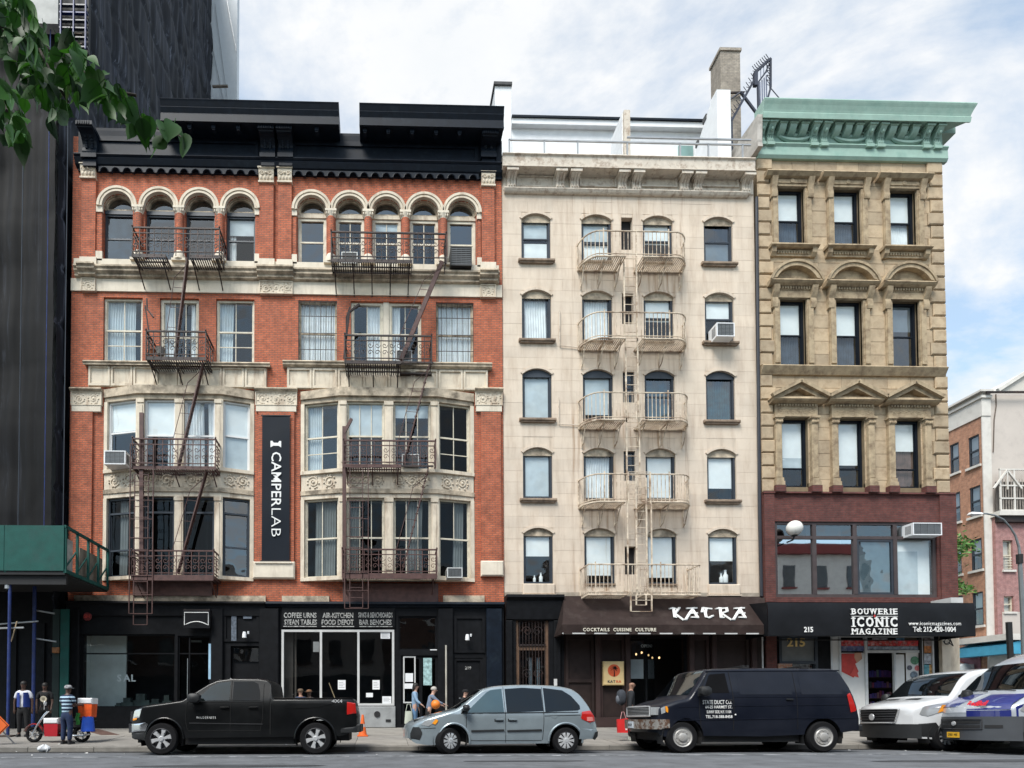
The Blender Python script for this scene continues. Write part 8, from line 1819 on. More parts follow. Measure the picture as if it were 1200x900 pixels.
for c in V.wh: MB().tube([V.P(c+.43*math.cos(R(a)), .325+.43*math.sin(R(a)), .004) for a in range(-8, 189, 10)], .026, 6).put('wheel_arch', V.m, V.t, local=True, smooth=50)
V.poly('rear_bumper', V.m, [(4.30, .36), (4.34, .62), (4.80, .60), (4.81, .5), (4.72, .36)], .03); V.poly('bumper_corner', M_trim, [(4.66, .34), (4.74, .52), (4.83, .55), (4.82, .42), (4.74, .33)], .04)
V.poly('front_grille', M_trim, [(.01, .36), (.20, .34), (.26, .52), (.18, .66), (.05, .66), (.0, .5)], .012); V.line('bumper_line', M_gap, [(.2, .62), (.62, .64)], .006)
mirror(V, 1.42, 1.06, M_trim, .17, .16); V.top_patch('windscreen', M_vg, 1.24, 1.90, .84, .80)
V.line('mud_flap', M_trim, [(4.30, .34), (4.30, .26)], .02, -.06)

# ---- dark navy van
V = Car('cargo_van', 'dark navy cargo van with white lettering on the door and an amber corner lamp', 'van', 5.85, 2.02,
        [(0, .50), (.15, .42), (.4, .40), (1.6, .42), (3.5, .40), (5.3, .48), (5.85, .55)],
        [(0, 1.02), (.06, 1.13), (.40, 1.20), (.95, 1.32), (1.20, 1.36), (1.28, 1.39), (1.62, 1.72), (1.90, 1.98), (2.05, 2.06), (2.3, 2.09), (3.5, 2.11), (5.3, 2.09), (5.45, 2.04), (5.62, 1.70), (5.78, 1.25), (5.85, .95)],
        1.40, .25, (1.13, 4.88), .385, paint('dark_navy_paint', (.0025, .0045, .012), rough=.45, coat=.3), 767, 1011.5, -8.0, arch=.47, bend=.20, crown=.09, midz=1.0, plan=[(0, .88), (.12, .93), (.4, .97), (.9, 1), (5.3, 1), (5.7, .98), (5.85, .95)], xm=[(0, 0), (.6, .20), (1.13, .70), (1.68, 1.17), (2.05, 1.42), (2.76, 1.93), (4.88, 4.18), (5.85, 5.15)])
V.body(r=.12); V.wheels('steel')
V.poly('window', mat('open_window_dark', (.006, .006, .007), .9, spec=.1), [(1.68, 1.46), (1.78, 1.56), (2.02, 1.88), (2.10, 1.94), (2.62, 1.95), (2.66, 1.46)], .006)
V.line('door_seam', M_gap, [(1.60, .60), (1.55, 1.0), (1.58, 1.42), (1.95, 1.92), (2.05, 2.0)], .007); V.line('door_seam', M_gap, [(2.76, .54), (2.78, 1.2), (2.76, 2.0)], .007); V.line('body_crease', V.m, [(.9, 1.12), (5.5, 1.17)], .012, -.002); V.line('body_crease', V.m, [(.9, .80), (1.6, .80), (4.3, .84), (5.75, .84)], .014, -.002)
V.line('body_crease', V.m, [(2.8, 1.36), (5.6, 1.36)], .008, -.001); V.line('door_seam', M_gap, [(4.28, .58), (4.28, 1.98)], .005)
V.poly('side_panel', V.m, [(2.95, 1.42), (2.95, 1.92), (4.18, 1.95), (4.18, 1.42)], .004); V.poly('side_panel', V.m, [(4.40, 1.42), (4.40, 1.95), (5.25, 1.90), (5.42, 1.42)], .004)
V.line('gutter', V.m, [(1.95, 2.0), (5.45, 2.02)], .016, .0)
V.poly('corner_lamp', M_amb, [(.40, .99), (.38, 1.14), (.52, 1.14), (.60, 1.08), (.58, .98)], .014); V.poly('headlamp', M_lens, [(.12, .95), (.10, 1.12), (.36, 1.13), (.38, .98)], .012)
nbox(V, 'grille', M_trim, -.06, .05, -.66, .66, .92, 1.12); g = MB()
for k in range(5): g.tube([V.D((-.07, -.66+.165*i, .945+.037*k)) for i in range(9)], .007, 4)
g.put('grille_bars', M_alloy, V.t, local=True); g = MB().tube([V.D((-.07, y, z)) for y, z in [(-.70+.175*i, .90) for i in range(9)]+[(.70-.175*i, 1.14) for i in range(9)]], .022, 5, closed=True).put('grille_surround', M_alloy, V.t, local=True)
for sy in (-1, 1): nbox(V, 'headlamp', M_lens, -.05, .06, sy*.80-.09, sy*.80+.09, .93, 1.12)
M_rust = mat('rusty_chrome', (.40, .38, .35), .45, metal=.5, var=.2, dirt=.95, dcol=(.14, .07, .04), dscale=5, dpos=(.45, .55))
nbox(V, 'front_bumper', M_rust, -.15, .0, -1.0, 1.0, .58, .82); V.poly('bumper_end', M_rust, [(-.02, .58), (.62, .60), (.60, .82), (-.02, .82)], .05)
nbox(V, 'number_plate', mat('pale_plate', (.5, .55, .6), .5), -.18, -.155, -.15, .15, .60, .77); text('plate_lettering', '84129', M_navy, V.t, (-.185, .0, .68), .09, rot=(R(90), 0, R(-90)), local=True, depth=.001)
V.poly('tail_lamp', M_redl, [(5.60, .98), (5.52, 1.42), (5.62, 1.46), (5.78, 1.02)], .014); lbox(V, 'rear_bumper', M_trim, 5.08, 5.24, -.92, .92, .52, .68, bev=.03)
mirror(V, 1.60, 1.40, M_trim, .30, .24); V.top_patch('windscreen', M_vgc, 1.32, 1.98, .86, .86)
for x in (2.45, 3.95): MB().box(x-.08, x+.08, -.75, -.65, 2.07, 2.16).box(x-.08, x+.08, .65, .75, 2.07, 2.16).box(x-.03, x+.03, -.75, .75, 2.12, 2.16).put('roof_rack', M_dark, V.t, local=True)
for k, (tx, sz, ft) in enumerate((('STATE DUCT CO.', .14, .72), ('64-25 HARMET ST.', .10, .66), ('SUNNY SIDE, N.Y. 11104', .10, .60), ('TEL.718-388-8458', .10, .66))):
    z = 1.23-.117*k; p = V.P(1.56, z, .012); text('door_lettering', tx, M_letw, V.t, (1.56+(.03 if k else 0), p[1]-.008, z), sz, bold=.0012, local=True, fit=ft, depth=.002)
MB().lathe([(.0, -.02), (.02, -.01), (.02, .0)], (2.0, V.P(2.0, .93, .01)[1], .93), 'Y', 8).put('lock', M_letw, V.t, local=True); V.line('door_handle', M_trim, [(2.55, 1.28), (2.72, 1.28)], .02, .02); V.line('door_handle', M_trim, [(4.02, 1.3), (4.18, 1.3)], .02, .02)

# ---- white passenger van (set back, three-quarter view)
V = Car('white_van', 'white van with black grille and bumper between the navy and the blue-and-white vans', 'van', 5.0, 2.06,
        [(0, .36), (.2, .30), (.6, .28), (5, .34)],
        [(0, 1.02), (.07, 1.13), (.30, 1.21), (.75, 1.30), (1.00, 1.36), (1.66, 1.90), (2.05, 2.04), (2.5, 2.09), (4.8, 2.09), (5.0, 1.9)],
        1.30, .20, (1.02, 4.1), .345, paint('white_van_paint', (.62, .63, .64), rough=.4), 1064, 1293, -7.5, arch=.43, bend=.42, crown=.08, midz=.9, plan=[(0, .84), (.15, .90), (.4, .96), (.8, 1), (5, 1)], ztire=.0)
V.smooth_top = True; V.body(r=.13); V.wheels('twin5')
V.poly('window', M_vg, [(1.22, 1.36), (1.35, 1.42), (1.95, 1.86), (2.08, 1.90), (2.55, 1.90), (2.62, 1.84), (2.62, 1.32), (1.30, 1.28)], .008); V.poly('window', M_vg, [(2.74, 1.32), (2.74, 1.92), (4.6, 1.92), (4.6, 1.32)], .008)
V.line('door_seam', M_gap, [(1.45, .45), (1.42, .9), (1.36, 1.32)], .006); V.line('door_seam', M_gap, [(2.68, .42), (2.68, 1.98)], .006)
V.top_patch('windscreen', M_vg, 1.06, 1.80, .92, .86)
for sy in (-1, 1): V.poly('headlamp', M_lens, [(.10, .90), (.30, .86), (.72, .98), (.92, 1.20), (.62, 1.17), (.2, 1.10)], .016, side=sy); V.poly('indicator', M_amb, [(.56, .94), (.72, .98), (.86, 1.14), (.70, 1.14)], .022, side=sy)
V.poly('lower_bumper', M_trim, [(-.0, .34), (.60, .32), (.62, .58), (.52, .70), (.0, .66)], .012)
MB().grid(lambda u, v: V.D((-.02, -1.0+2.0*u, .30+.36*v)), 12, 3).put('front_bumper', M_trim, V.t, local=True, smooth=50)
fr = MB().grid(lambda u, v: V.D((-.03, (-.52-.1*v)*(1-2*u), .68+.36*v)), 12, 3).put('grille', M_dark, V.t, local=True, smooth=50); g = MB()
for k in range(5): g.tube([V.D((-.045, -.58+1.16*i/8, .72+.066*k)) for i in range(9)], .010, 5)
g.put('grille_bars', M_rimd, V.t, local=True); g = MB(); g.tube([V.D((-.045, y, z)) for y, z in [(-.56+1.12*i/8, .69) for i in range(9)]+[(.66-1.32*i/8, 1.05) for i in range(9)]], .014, 5, closed=True); g.put('grille_surround', M_alloy, V.t, local=True)
MB().lathe([(.0, -.02), (.085, -.01), (.09, .0)], (-.06, 0, .84), 'X', 16).put('badge', M_alloy, V.t, local=True); mirror(V, 1.30, 1.20, M_trim, .20, .34); mirror(V, 1.30, 1.20, M_trim, .20, .34, side=1)
V.poly('side_cladding', M_trim, [(1.5, .30), (1.5, .52), (3.6, .52), (3.6, .30)], .012); V.line('wheel_arch', M_trim, [(1.02+.45*math.cos(R(a)), .345+.45*math.sin(R(a))) for a in range(10, 171, 16)], .03, .0)
for y in (-.35, .35): MB().grid(lambda u, v: (.72+.16*v, y-.2+.4*u, V.zt(.72+.16*v)+.005), 4, 2).put('bonnet_vent', M_trim, V.t, local=True)

# ---- blue and white delivery van at the right edge
V = Car('delivery_van', 'blue and white high-roof delivery van with grey bumper, cut off by the right edge', 'van', 5.4, 2.05,
        [(0, .36), (.3, .30), (5.4, .34)],
        [(0, .96), (.06, 1.10), (.30, 1.22), (.62, 1.36), (.82, 1.44), (1.45, 2.0), (1.70, 2.18), (2.1, 2.36), (2.6, 2.46), (5.2, 2.48), (5.4, 2.3)],
        1.35, .16, (.95, 4.4), .345, paint('delivery_white_paint', (.38, .41, .45), rough=.4), 1178, 1459, -9.35, arch=.44, bend=.50, crown=.07, midz=.9, plan=[(0, .80), (.15, .88), (.4, .95), (.8, 1), (5.4, 1)], ztire=.012)
V.smooth_top = True; V.body(r=.14); V.wheels('steel')
M_db = paint('royal_blue_paint', (.012, .02, .16), rough=.4); M_gb = mat('grey_bumper_plastic', (.055, .06, .068), .55, var=.1)
V.top_patch('windscreen', M_vg, .88, 1.60, .93, .88); V.poly('window', M_vg, [(1.2, 1.42), (1.75, 1.95), (2.4, 1.98), (2.4, 1.36)], .008)
V.poly('blue_side_band', M_db, [(.10, .86), (.10, 1.08), (.60, 1.28), (.95, 1.36), (1.2, 1.30), (2.6, 1.30), (2.6, .86)], .006)
MB().grid(lambda u, v: V.D((.02+.62*v, -.84+.70*u, V.zt(.02+.62*v)+.004)), 6, 8).put('blue_band', M_db, V.t, local=True, smooth=50)
MB().grid(lambda u, v: V.D((-.008, -.86+.70*u, .86+.14*v)), 8, 3).put('blue_band', M_db, V.t, local=True, smooth=50)
MB().grid(lambda u, v: V.D((.05+.65*v, .10+.70*u, V.zt(.05+.65*v)+.004)), 6, 8).put('blue_band', M_db, V.t, local=True, smooth=50)
MB().grid(lambda u, v: V.D((-.03, -.99+1.98*u, .32+.54*v)), 16, 5).put('front_bumper', M_gb, V.t, local=True, smooth=50); V.poly('bumper_side', M_gb, [(-.0, .32), (.55, .30), (.60, .62), (.50, .86), (.0, .86)], .022)
for z0, z1, h in ((.70, .77, .42), (.60, .67, .42)): MB().grid(lambda u, v: V.D((-.042, .62-1.05*u, z0+(z1-z0)*v)), 10, 1).put('grille_slot', M_dark, V.t, local=True)
MB().tube([V.D((-.045, y, z)) for y, z in [(-.46+1.12*i/8, .575) for i in range(9)]+[(.66-1.12*i/8, .80) for i in range(9)]], .012, 5, closed=True).put('grille_surround', M_rimd, V.t, local=True)
MB().grid(lambda u, v: V.D((-.042, -.50-.26*u, .60+.07*v)), 4, 1).put('fog_slot', M_dark, V.t, local=True)
MB().lathe([(.0, -.03), (.05, -.02), (.055, .0)], (-.05, .1, .70), 'X', 10).put('badge', M_alloy, V.t, local=True)
o = MB().box(-.065, -.045, -.02, .28, .37, .50).put('number_plate', mat('yellow_plate', (.75, .42, .03), .5), V.t, local=True); text('plate_lettering', '27851 MK', M_navy, V.t, (-.068, .13, .435), .08, rot=(R(90), 0, R(-90)), local=True, depth=.001, fit=.24)
for sy in (-1, 1): V.poly('headlamp', M_lens, [(.14, .98), (.30, .94), (.62, 1.04), (.78, 1.24), (.55, 1.22), (.22, 1.12)], .016, side=sy); V.poly('indicator', M_amb, [(.55, 1.05), (.64, 1.06), (.80, 1.24), (.70, 1.26)], .022, side=sy)
text('lettering', 'RedBull', mat('sign_red2', (.65, .02, .03), .5), V.t, V.D((.10, -.30, 1.16)), .2, rot=(R(52), 0, R(-90)), local=True, depth=.002, bold=.006, fit=.46)
mirror(V, 1.25, 1.3, M_trim, .22, .36)
for y0 in (-.5, .1): MB().tube([V.D((.80, y0, 1.45)), V.D((.86, y0+.45, 1.50))], .01, 5).put('wiper', M_dark, V.t, local=True)
# ================================================================ people
def skinned(name, V_, E_, m, parent, sub=1, smooth=True):
    me = bpy.data.meshes.new(name); me.from_pydata([v[:3] for v in V_], E_, []); me.materials.append(m); o = bpy.data.objects.new(name, me); COL.objects.link(o); o.parent = parent
    md = o.modifiers.new('Skin', 'SKIN'); md.use_smooth_shade = True; sv = me.skin_vertices[0].data
    for i, v in enumerate(V_): r = v[3] if isinstance(v[3], tuple) else (v[3], v[3]); sv[i].radius = r; sv[i].use_root = (i == 0)
    o.modifiers.new('Subdivision', 'SUBSURF').levels = sub; o.modifiers['Subdivision'].render_levels = sub; return o
SKIN = {'dark': mat('dark_skin', (.075, .04, .028), .55, var=.1), 'mid': mat('mid_skin', (.28, .15, .10), .5, var=.08), 'light': mat('light_skin', (.48, .29, .22), .5, var=.08)}
def chain(V_, E_, start, pts):
    p = start
    for q in pts: V_.append(q); E_.append((p, len(V_)-1)); p = len(V_)-1
    return p
def person(label, x, Y, face, h=1.75, lean=0.0, skin='mid', top=None, legs=None, shoe=None, hair=None, cap=None, armL=None, armR=None, sleeve=1.0, jacket=None, hairlen=0, bulk=1.0):
    """face: heading in degrees (0 looks at the camera); armL/armR: elbow and wrist offsets from the shoulder"""
    t = thing('person', label, 'person', (x, Y, gz(Y)+.005), R(face)); k = h/1.75; t.scale = (k,)*3
    ln = math.sin(lean); lz = math.cos(lean)
    def B_(x_, y_, z_): # lean above the pelvis (forward is -y)
        d = z_-.93; return (x_, y_*lz-d*ln, .93+d*lz+y_*0)
    V_ = [(0, 0, .93, (.145*bulk, .10*bulk))]; E_ = []
    ch = chain(V_, E_, 0, [(*B_(0, 0, 1.10), (.125*bulk, .09*bulk)), (*B_(0, .01, 1.28), (.15*bulk, .10*bulk)), (*B_(0, .01, 1.40), (.12, .08))])
    nk = chain(V_, E_, ch, [(*B_(0, 0, 1.49), .052), (*B_(0, -.01, 1.56), (.068, .078)), (*B_(0, -.015, 1.64), (.078, .095)), (*B_(0, -.005, 1.70), (.066, .08))])
    arms = {-1: armL or ((0, -.02, -.28), (.02, -.1, -.52)), 1: armR or ((0, -.02, -.28), (-.02, -.1, -.52))}; AR = {}
    for s, (el, wr) in arms.items():
        sh = B_(s*.19, .01, 1.385); e = (sh[0]+s*.05+el[0], sh[1]+el[1], sh[2]+el[2]); w = (sh[0]+s*.05+wr[0], sh[1]+wr[1], sh[2]+wr[2]); AR[s] = (sh, e, w)
        wi = chain(V_, E_, ch, [(*sh, .055), (*e, .040), (*w, .026)])
        d = (Vector(w)-Vector(e)).normalized(); pm = Vector(w)+d*.07; pi = chain(V_, E_, wi, [(*pm, (.034, .017))])
        u = d.cross(Vector((0, 1, 0.01))).normalized(); fwd = u.cross(d)
        for q in range(4):
            a = pm+u*(.024-.016*q)+d*.02; l = (.060, .068, .064, .05)[q]; chain(V_, E_, pi, [(*a, .0085), (*(a+d*l*.55+fwd*.008), .008), (*(a+d*l+fwd*.028), .007)])
        a = Vector(w)+d*.03+u*.03+fwd*.01; chain(V_, E_, wi, [(*a, .0095), (*(a+u*.02+d*.035), .0085)])
    for s in (-1, 1): chain(V_, E_, 0, [(s*.10, 0, .86, .088*bulk), (s*.11, -.02, .49, .058), (s*.115, .01, .10, .040), (s*.12, -.10, .045, .038)])
    skinned('body', V_, E_, SKIN[skin], t, 2)
    # clothes follow the body
    V2 = [(0, 0, .82, (.165*bulk, .13*bulk))]; E2 = []
    c2 = chain(V2, E2, 0, [(*B_(0, 0, 1.10), (.155*bulk, .118*bulk)), (*B_(0, .01, 1.28), (.172*bulk, .122*bulk)), (*B_(0, .01, 1.415), (.125, .09)), ])
    for s, (sh, e, w) in AR.items():
        q = [(*sh, .075), (*e, .056)]
        if sleeve > .5: q.append((w[0]*.85+e[0]*.15, w[1]*.85+e[1]*.15, w[2]*.85+e[2]*.15, .042))
        else: q[1] = (sh[0]*.25+e[0]*.75, sh[1]*.25+e[1]*.75, sh[2]*.25+e[2]*.75, .062)
        chain(V2, E2, c2, q)
    skinned('shirt', V2, E2, top, t)
    V3 = [(0, 0, 1.02, (.14*bulk, .10*bulk)), (0, 0, .93, (.155*bulk, .115*bulk))]; E3 = [(0, 1)]
    for s in (-1, 1): chain(V3, E3, 1, [(s*.10, 0, .82, .105*bulk), (s*.11, -.015, .48, .078), (s*.115, .01, .09, .064)])
    skinned('trousers', V3, E3, legs, t)
    for s in (-1, 1):
        MB().add([(s*.12+a*.048*w, y, z) for y, w, z0, z1 in ((.06, .8, 0, .09), (-.02, 1, 0, .10), (-.12, 1.05, 0, .065), (-.185, .6, .0, .04)) for a, z in ((-1, z0), (1, z0), (.7, z1), (-.7, z1))], [(4*i+k_, 4*i+(k_+1) % 4, 4*i+4+(k_+1) % 4, 4*i+4+k_) for i in range(3) for k_ in range(4)]+[(0, 1, 2, 3), (15, 14, 13, 12)]).put('shoe', shoe or M_dark, t, local=True, smooth=50)
    hc = Vector(B_(0, -.01, 1.645))
    fc = MB(); blob(fc, hc.x, hc.y-.088, hc.z-.022, .012, .022, .02); fc.put('nose', SKIN[skin], t, local=True, smooth=60)
    for s in (-1, 1):
        e = MB(); blob(e, s*.03, hc.y-.083, hc.z+.005, .011, .008, .006); e.put('eye', M_dark, t, local=True)
        e = MB().lathe([(.0, -.01), (.022, -.006), (.026, .006), (.012, .012)], (s*.082, hc.y, hc.z-.01), 'X', 8); e.put('ear', SKIN[skin], t, local=True, smooth=60)
    MB().tube([(-.022, hc.y-.084, hc.z-.055), (0, hc.y-.090, hc.z-.057), (.022, hc.y-.084, hc.z-.055)], .005, 5).put('mouth', mat('lips', (.2, .07, .06), .6), t, local=True)
    if hair:
        hm = MB().grid(lambda u, v: (hc.x+.094*math.sin(u*6.283)*math.sin(v*1.75+.02)*(1+hairlen*.2), hc.y+.02+(.112)*math.cos(u*6.283)*math.sin(v*1.75+.02), hc.z+.025+.100*math.cos(v*1.75)-(hairlen*.17*max(0, math.cos(u*6.283)*.9+.3)*v**3)), 16, 8); hm.put('hair', hair, t, local=True, smooth=70)
    if cap:
        MB().lathe([(.106, .03), (.108, .06), (.098, .10), (.06, .128), (.0, .135)], (hc.x, hc.y+.01, hc.z-.02), n=16, caps=False).put('cap', cap, t, local=True, smooth=60)
        MB().prism([(-.075, -.085), (.075, -.085), (.06, -.175), (0, -.19), (-.06, -.175)], hc.z+.015, hc.z+.025, axis='Z').put('cap_peak', cap, t, local=True).location.y = hc.y+.01
    return t
def P_(px, Y, py=860): return X(px, py, Y)
def stripes(name, a, b, sc):
    m, N, L, bs = _bs(name); tc = N.new('ShaderNodeTexCoord'); sp = N.new('ShaderNodeSeparateXYZ'); L(tc.outputs['Object'], sp.inputs[0]); mm = N.new('ShaderNodeMath'); mm.operation = 'MULTIPLY'; mm.inputs[1].default_value = sc; L(sp.outputs[2], mm.inputs[0])
    fr = N.new('ShaderNodeMath'); fr.operation = 'FRACT'; L(mm.outputs[0], fr.inputs[0]); r = _ramp(N, [(.0, a), (.42, b)]); r.color_ramp.interpolation = 'CONSTANT'; L(fr.outputs[0], r.inputs[0]); L(r.outputs[0], bs.inputs['Base Color']); bs.inputs['Roughness'].default_value = .9; return m
def cl(n, c, **k): return mat(n, c, .9, var=.2, scale=6, bump=.3, bscale=14, **k)
jean = cl('dark_denim', (.012, .025, .07)); blk = cl('black_cloth', (.008, .008, .009)); wht = cl('white_cotton', (.62, .63, .68)); hairb = mat('black_hair', (.008, .006, .005), .6); hairg = mat('grey_hair', (.38, .36, .33), .7)
person('man in a striped navy and pale shirt and grey cap, back turned, beside the moped', P_(78, -5.25), -5.25, 165, 1.70, .06, 'dark', stripes('striped_jersey', (.42, .58, .70), (.010, .022, .055), 9.5), jean, M_dark, cap=mat('grey_white_cap', (.30, .30, .31), .8, var=.6, scale=14), armL=((.05, -.10, -.24), (.02, -.32, -.22)), armR=((.02, -.08, -.25), (-.05, -.30, -.25)), sleeve=.3, bulk=1.08)
p = person('man in an open blue vest over a white shirt standing under the green shed', P_(27, -3.0), -3.0, 8, 1.78, 0, 'dark', wht, blk, hair=hairb, sleeve=.3, bulk=1.15, armL=((-.02, .0, -.27), (-.02, -.02, -.52)), armR=((.02, .0, -.27), (.02, -.02, -.52)))
V2 = cl('royal_blue_vest', (.012, .035, .20))
for s in (-1, 1): MB().grid(lambda u, v: (s*(.05+.15*u), -.155+.16*u*u, .93+.46*v), 5, 6).put('vest_front', V2, p, local=True, smooth=60)
p = person('person in a black t-shirt with a pale circle print under the shed', P_(52, -2.4), -2.4, 12, 1.72, 0, 'dark', blk, blk, hair=hairb, sleeve=.3); MB().lathe([(.05, -.135), (.10, -.14), (.105, -.135)], (0, -.01, 1.2), 'Y', 20).put('shirt_print', mat('pale_print', (.5, .45, .34), .8), p, local=True)
p = person('woman with black hair in a light denim jacket walking left of the minivan', P_(486, -2.4), -2.4, 80, 1.70, .05, 'light', cl('pale_denim', (.22, .33, .46)), cl('mid_denim', (.10, .19, .32)), hair=hairb, hairlen=1, armL=((.0, -.1, -.26), (-.02, -.26, -.38)))
t = thing('tote_bag', 'pale green and white tote bag on the arm of the woman in denim', 'bag', (P_(479, -2.6), -2.62, 1.0)); MB().grid(lambda u, v: (.15*math.sin(u*6.283)*(1-.2*v), .07*math.cos(u*6.283)*(1-.5*v), -.40+.42*v), 14, 4).tube([(-.1, 0, 0), (-.05, 0, .25), (.05, 0, .25), (.1, 0, 0)], .012, 5).put('bag_body', mat('pale_canvas', (.42, .45, .38), .9), t, local=True, smooth=60)
person('grey-haired person in a blue-grey jacket leaning forward behind the minivan bonnet', P_(502, -3.1), -3.1, 95, 1.62, .30, 'light', cl('blue_grey_jacket', (.14, .18, .25)), blk, hair=hairg, armR=((.05, -.22, -.20), (.0, -.38, -.28)), armL=((.0, -.22, -.20), (.0, -.40, -.26)))
t = thing('orange_ball', 'round bright orange ball above the minivan bonnet', 'ball', at(510.5, 825.5, -3.6)[:]); MB().lathe([(.15*math.sin(R(a)), -.15*math.cos(R(a))) for a in range(0, 181, 15)], n=18, caps=False).put('ball', mat('orange_rubber', (.75, .20, .02), .5), t, local=True, smooth=60)
person('person in a black cap and dark coat behind the minivan windscreen', P_(543, -3.6), -3.6, 60, 1.52, .12, 'light', cl('dark_coat', (.012, .012, .014)), blk, cap=blk)
person('smaller person in a dark cap seen over the pickup bed', P_(352.5, -3.2), -3.2, 200, 1.54, .1, 'mid', cl('blue_work_shirt', (.02, .03, .06)), blk, cap=cl('tan_cap', (.12, .08, .05)))
person('person with a brown cap just right of another seen over the pickup bed', P_(363.5, -2.9), -2.9, -30, 1.50, .1, 'dark', blk, blk, cap=cl('brown_cap', (.16, .08, .04)))
p = person('bald man in a black jacket and white shoes in front of the dark van', P_(739, -4.6), -4.6, 75, 1.80, .05, 'mid', cl('black_jacket', (.018, .020, .024)), blk, mat('white_trainer', (.62, .66, .58), .6), armL=((.0, .04, -.28), (-.02, .06, -.54)))
bk = thing('backpack', 'grey and black backpack worn by the bald man', 'backpack', (P_(728.5, -4.6), -4.6, 1.25)); MB().grid(lambda u, v: (.12*abs(math.sin(v*3.12+.01))**.25*math.copysign(abs(math.cos(u*6.283))**.5, math.cos(u*6.283)), .16*abs(math.sin(v*3.12+.01))**.25*math.copysign(abs(math.sin(u*6.283))**.5, math.sin(u*6.283)), -.05+.48*v), 14, 8).put('pack', cl('grey_pack', (.035, .04, .05)), bk, local=True, smooth=60); MB().grid(lambda u, v: (-.10+.06*abs(math.sin(v*3.12+.01))**.3*math.cos(u*6.283), .12*abs(math.sin(v*3.12+.01))**.5*math.sin(u*6.283), .0+.26*v), 12, 6).put('pocket', cl('pale_pocket', (.12, .13, .15)), bk, local=True, smooth=60)
t = thing('shopping_bag', 'bright red shopping bag hanging beside the man with the backpack', 'bag', (P_(729, -4.9), -4.95, .38)); MB().add([(-.15, -.06, 0), (.13, -.06, 0), (.13, .06, 0), (-.15, .06, 0), (-.17, -.04, .40), (.15, -.04, .43), (.15, .04, .43), (-.17, .04, .40)], [(0, 3, 2, 1), (0, 1, 5, 4), (1, 2, 6, 5), (2, 3, 7, 6), (3, 0, 4, 7)]).put('bag_body', mat('red_bag', (.62, .02, .02), .6, var=.15), t, local=True); MB().tube([(-.08, -.04, .41), (-.03, -.03, .62), (.03, -.03, .62), (.09, -.04, .42)], .01, 5).put('handle', mat('pink_handle', (.6, .3, .3), .6), t, local=True); MB().box(.06, .11, -.068, -.06, .08, .32).put('print', M_letw, t, local=True)
person('person in a lilac cap and white top by the restaurant door', P_(789, -3.0), -3.0, 65, 1.80, .04, 'dark', wht, blk, cap=mat('lilac_cap', (.42, .40, .58), .8))

# ================================================================ moped, coolers and small things
YM = -4.75; zg = gz(YM); MP = thing('moped', 'red and black moped with chrome spokes parked on the pavement by the shed', 'moped', (P_(68, YM), YM, zg))
def mp_(px, py): a = at(px, py, YM); return Vector((a.x, YM, a.z))-ORG[MP]
M_mr = paint('red_moped_paint', (.30, .012, .012)); fx, rx = mp_(40, 862).x, mp_(96, 862).x; rr = .24
for x, nm in ((fx, 'wheel'), (rx, 'wheel')):
    w_ = MB().tube([(x+(rr-.045)*math.cos(a*.314), 0, rr+(rr-.045)*math.sin(a*.314)) for a in range(20)], .048, 8, closed=True).put(nm, M_tyre, MP, local=True, smooth=60)
    sp = MB().lathe([(.05, -.05), (.05, .05)], (x, 0, rr), 'Y', 10)
    for k in range(5): a = k*1.2566; sp.bar((x+.03*math.cos(a), 0, rr+.03*math.sin(a)), (x+.165*math.cos(a), 0, rr+.165*math.sin(a)), .05, .03)
    sp.tube([(x+.165*math.cos(a*.314), 0, rr+.165*math.sin(a*.314)) for a in range(20)], .014, 6, closed=True).put('rim', M_alloy, w_, local=True)
MB().grid(lambda u, v: (fx+(rr+.05)*math.cos(R(15+150*u)), -.08+.16*v, rr+(rr+.06)*math.sin(R(15+150*u))+.03*math.sin(3.14*v)), 12, 4).put('front_mudguard', M_mr, MP, local=True, smooth=60)
hd = mp_(57, 833); MB().tube([(fx, -.08, rr), (fx+.12, -.08, rr+.25), (hd.x-.1, -.05, hd.z-.12), (hd.x, 0, hd.z)], .028, 8).put('fork', M_chrome, MP, local=True, smooth=60)
MB().tube([(hd.x-.06, -.28, hd.z+.05), (hd.x, -.12, hd.z), (hd.x, .12, hd.z), (hd.x-.06, .28, hd.z+.05)], .016, 6).put('handlebar', M_dark, MP, local=True); MB().tube([(hd.x, -.24, hd.z+.04), (hd.x+.02, -.27, hd.z+.16)], .008, 5).lathe([(.0, -.01), (.07, -.005), (.07, .01)], (hd.x+.04, -.27, hd.z+.22), 'X', 12).put('mirror', M_letw, MP, local=True)
MB().tube([(fx+.14, 0, rr+.22), (fx+.3, 0, .30), (fx+.42, 0, .22), (rx-.35, 0, .22), (rx-.1, 0, .45), (rx+.12, 0, .52)], .05, 8).put('frame', M_dark, MP, local=True, smooth=60)
MB().add([(fx+.22, -.14, .26), (rx-.3, -.14, .26), (rx-.3, .14, .26), (fx+.22, .14, .26), (fx+.22, -.14, .31), (rx-.3, -.14, .31), (rx-.3, .14, .31), (fx+.22, .14, .31)], [(0, 3, 2, 1), (4, 5, 6, 7), (0, 1, 5, 4), (1, 2, 6, 5), (2, 3, 7, 6), (3, 0, 4, 7)]).put('footboard', M_trim, MP, local=True)
MB().grid(lambda u, v: (rx-.45+.75*u, -.13+.26*v, .60+.06*math.sin(3.14*v)+.05*math.sin(3.14*u)), 8, 4).box(rx-.42, rx+.28, -.11, .11, .45, .60).put('seat', M_trim, MP, local=True, smooth=40)
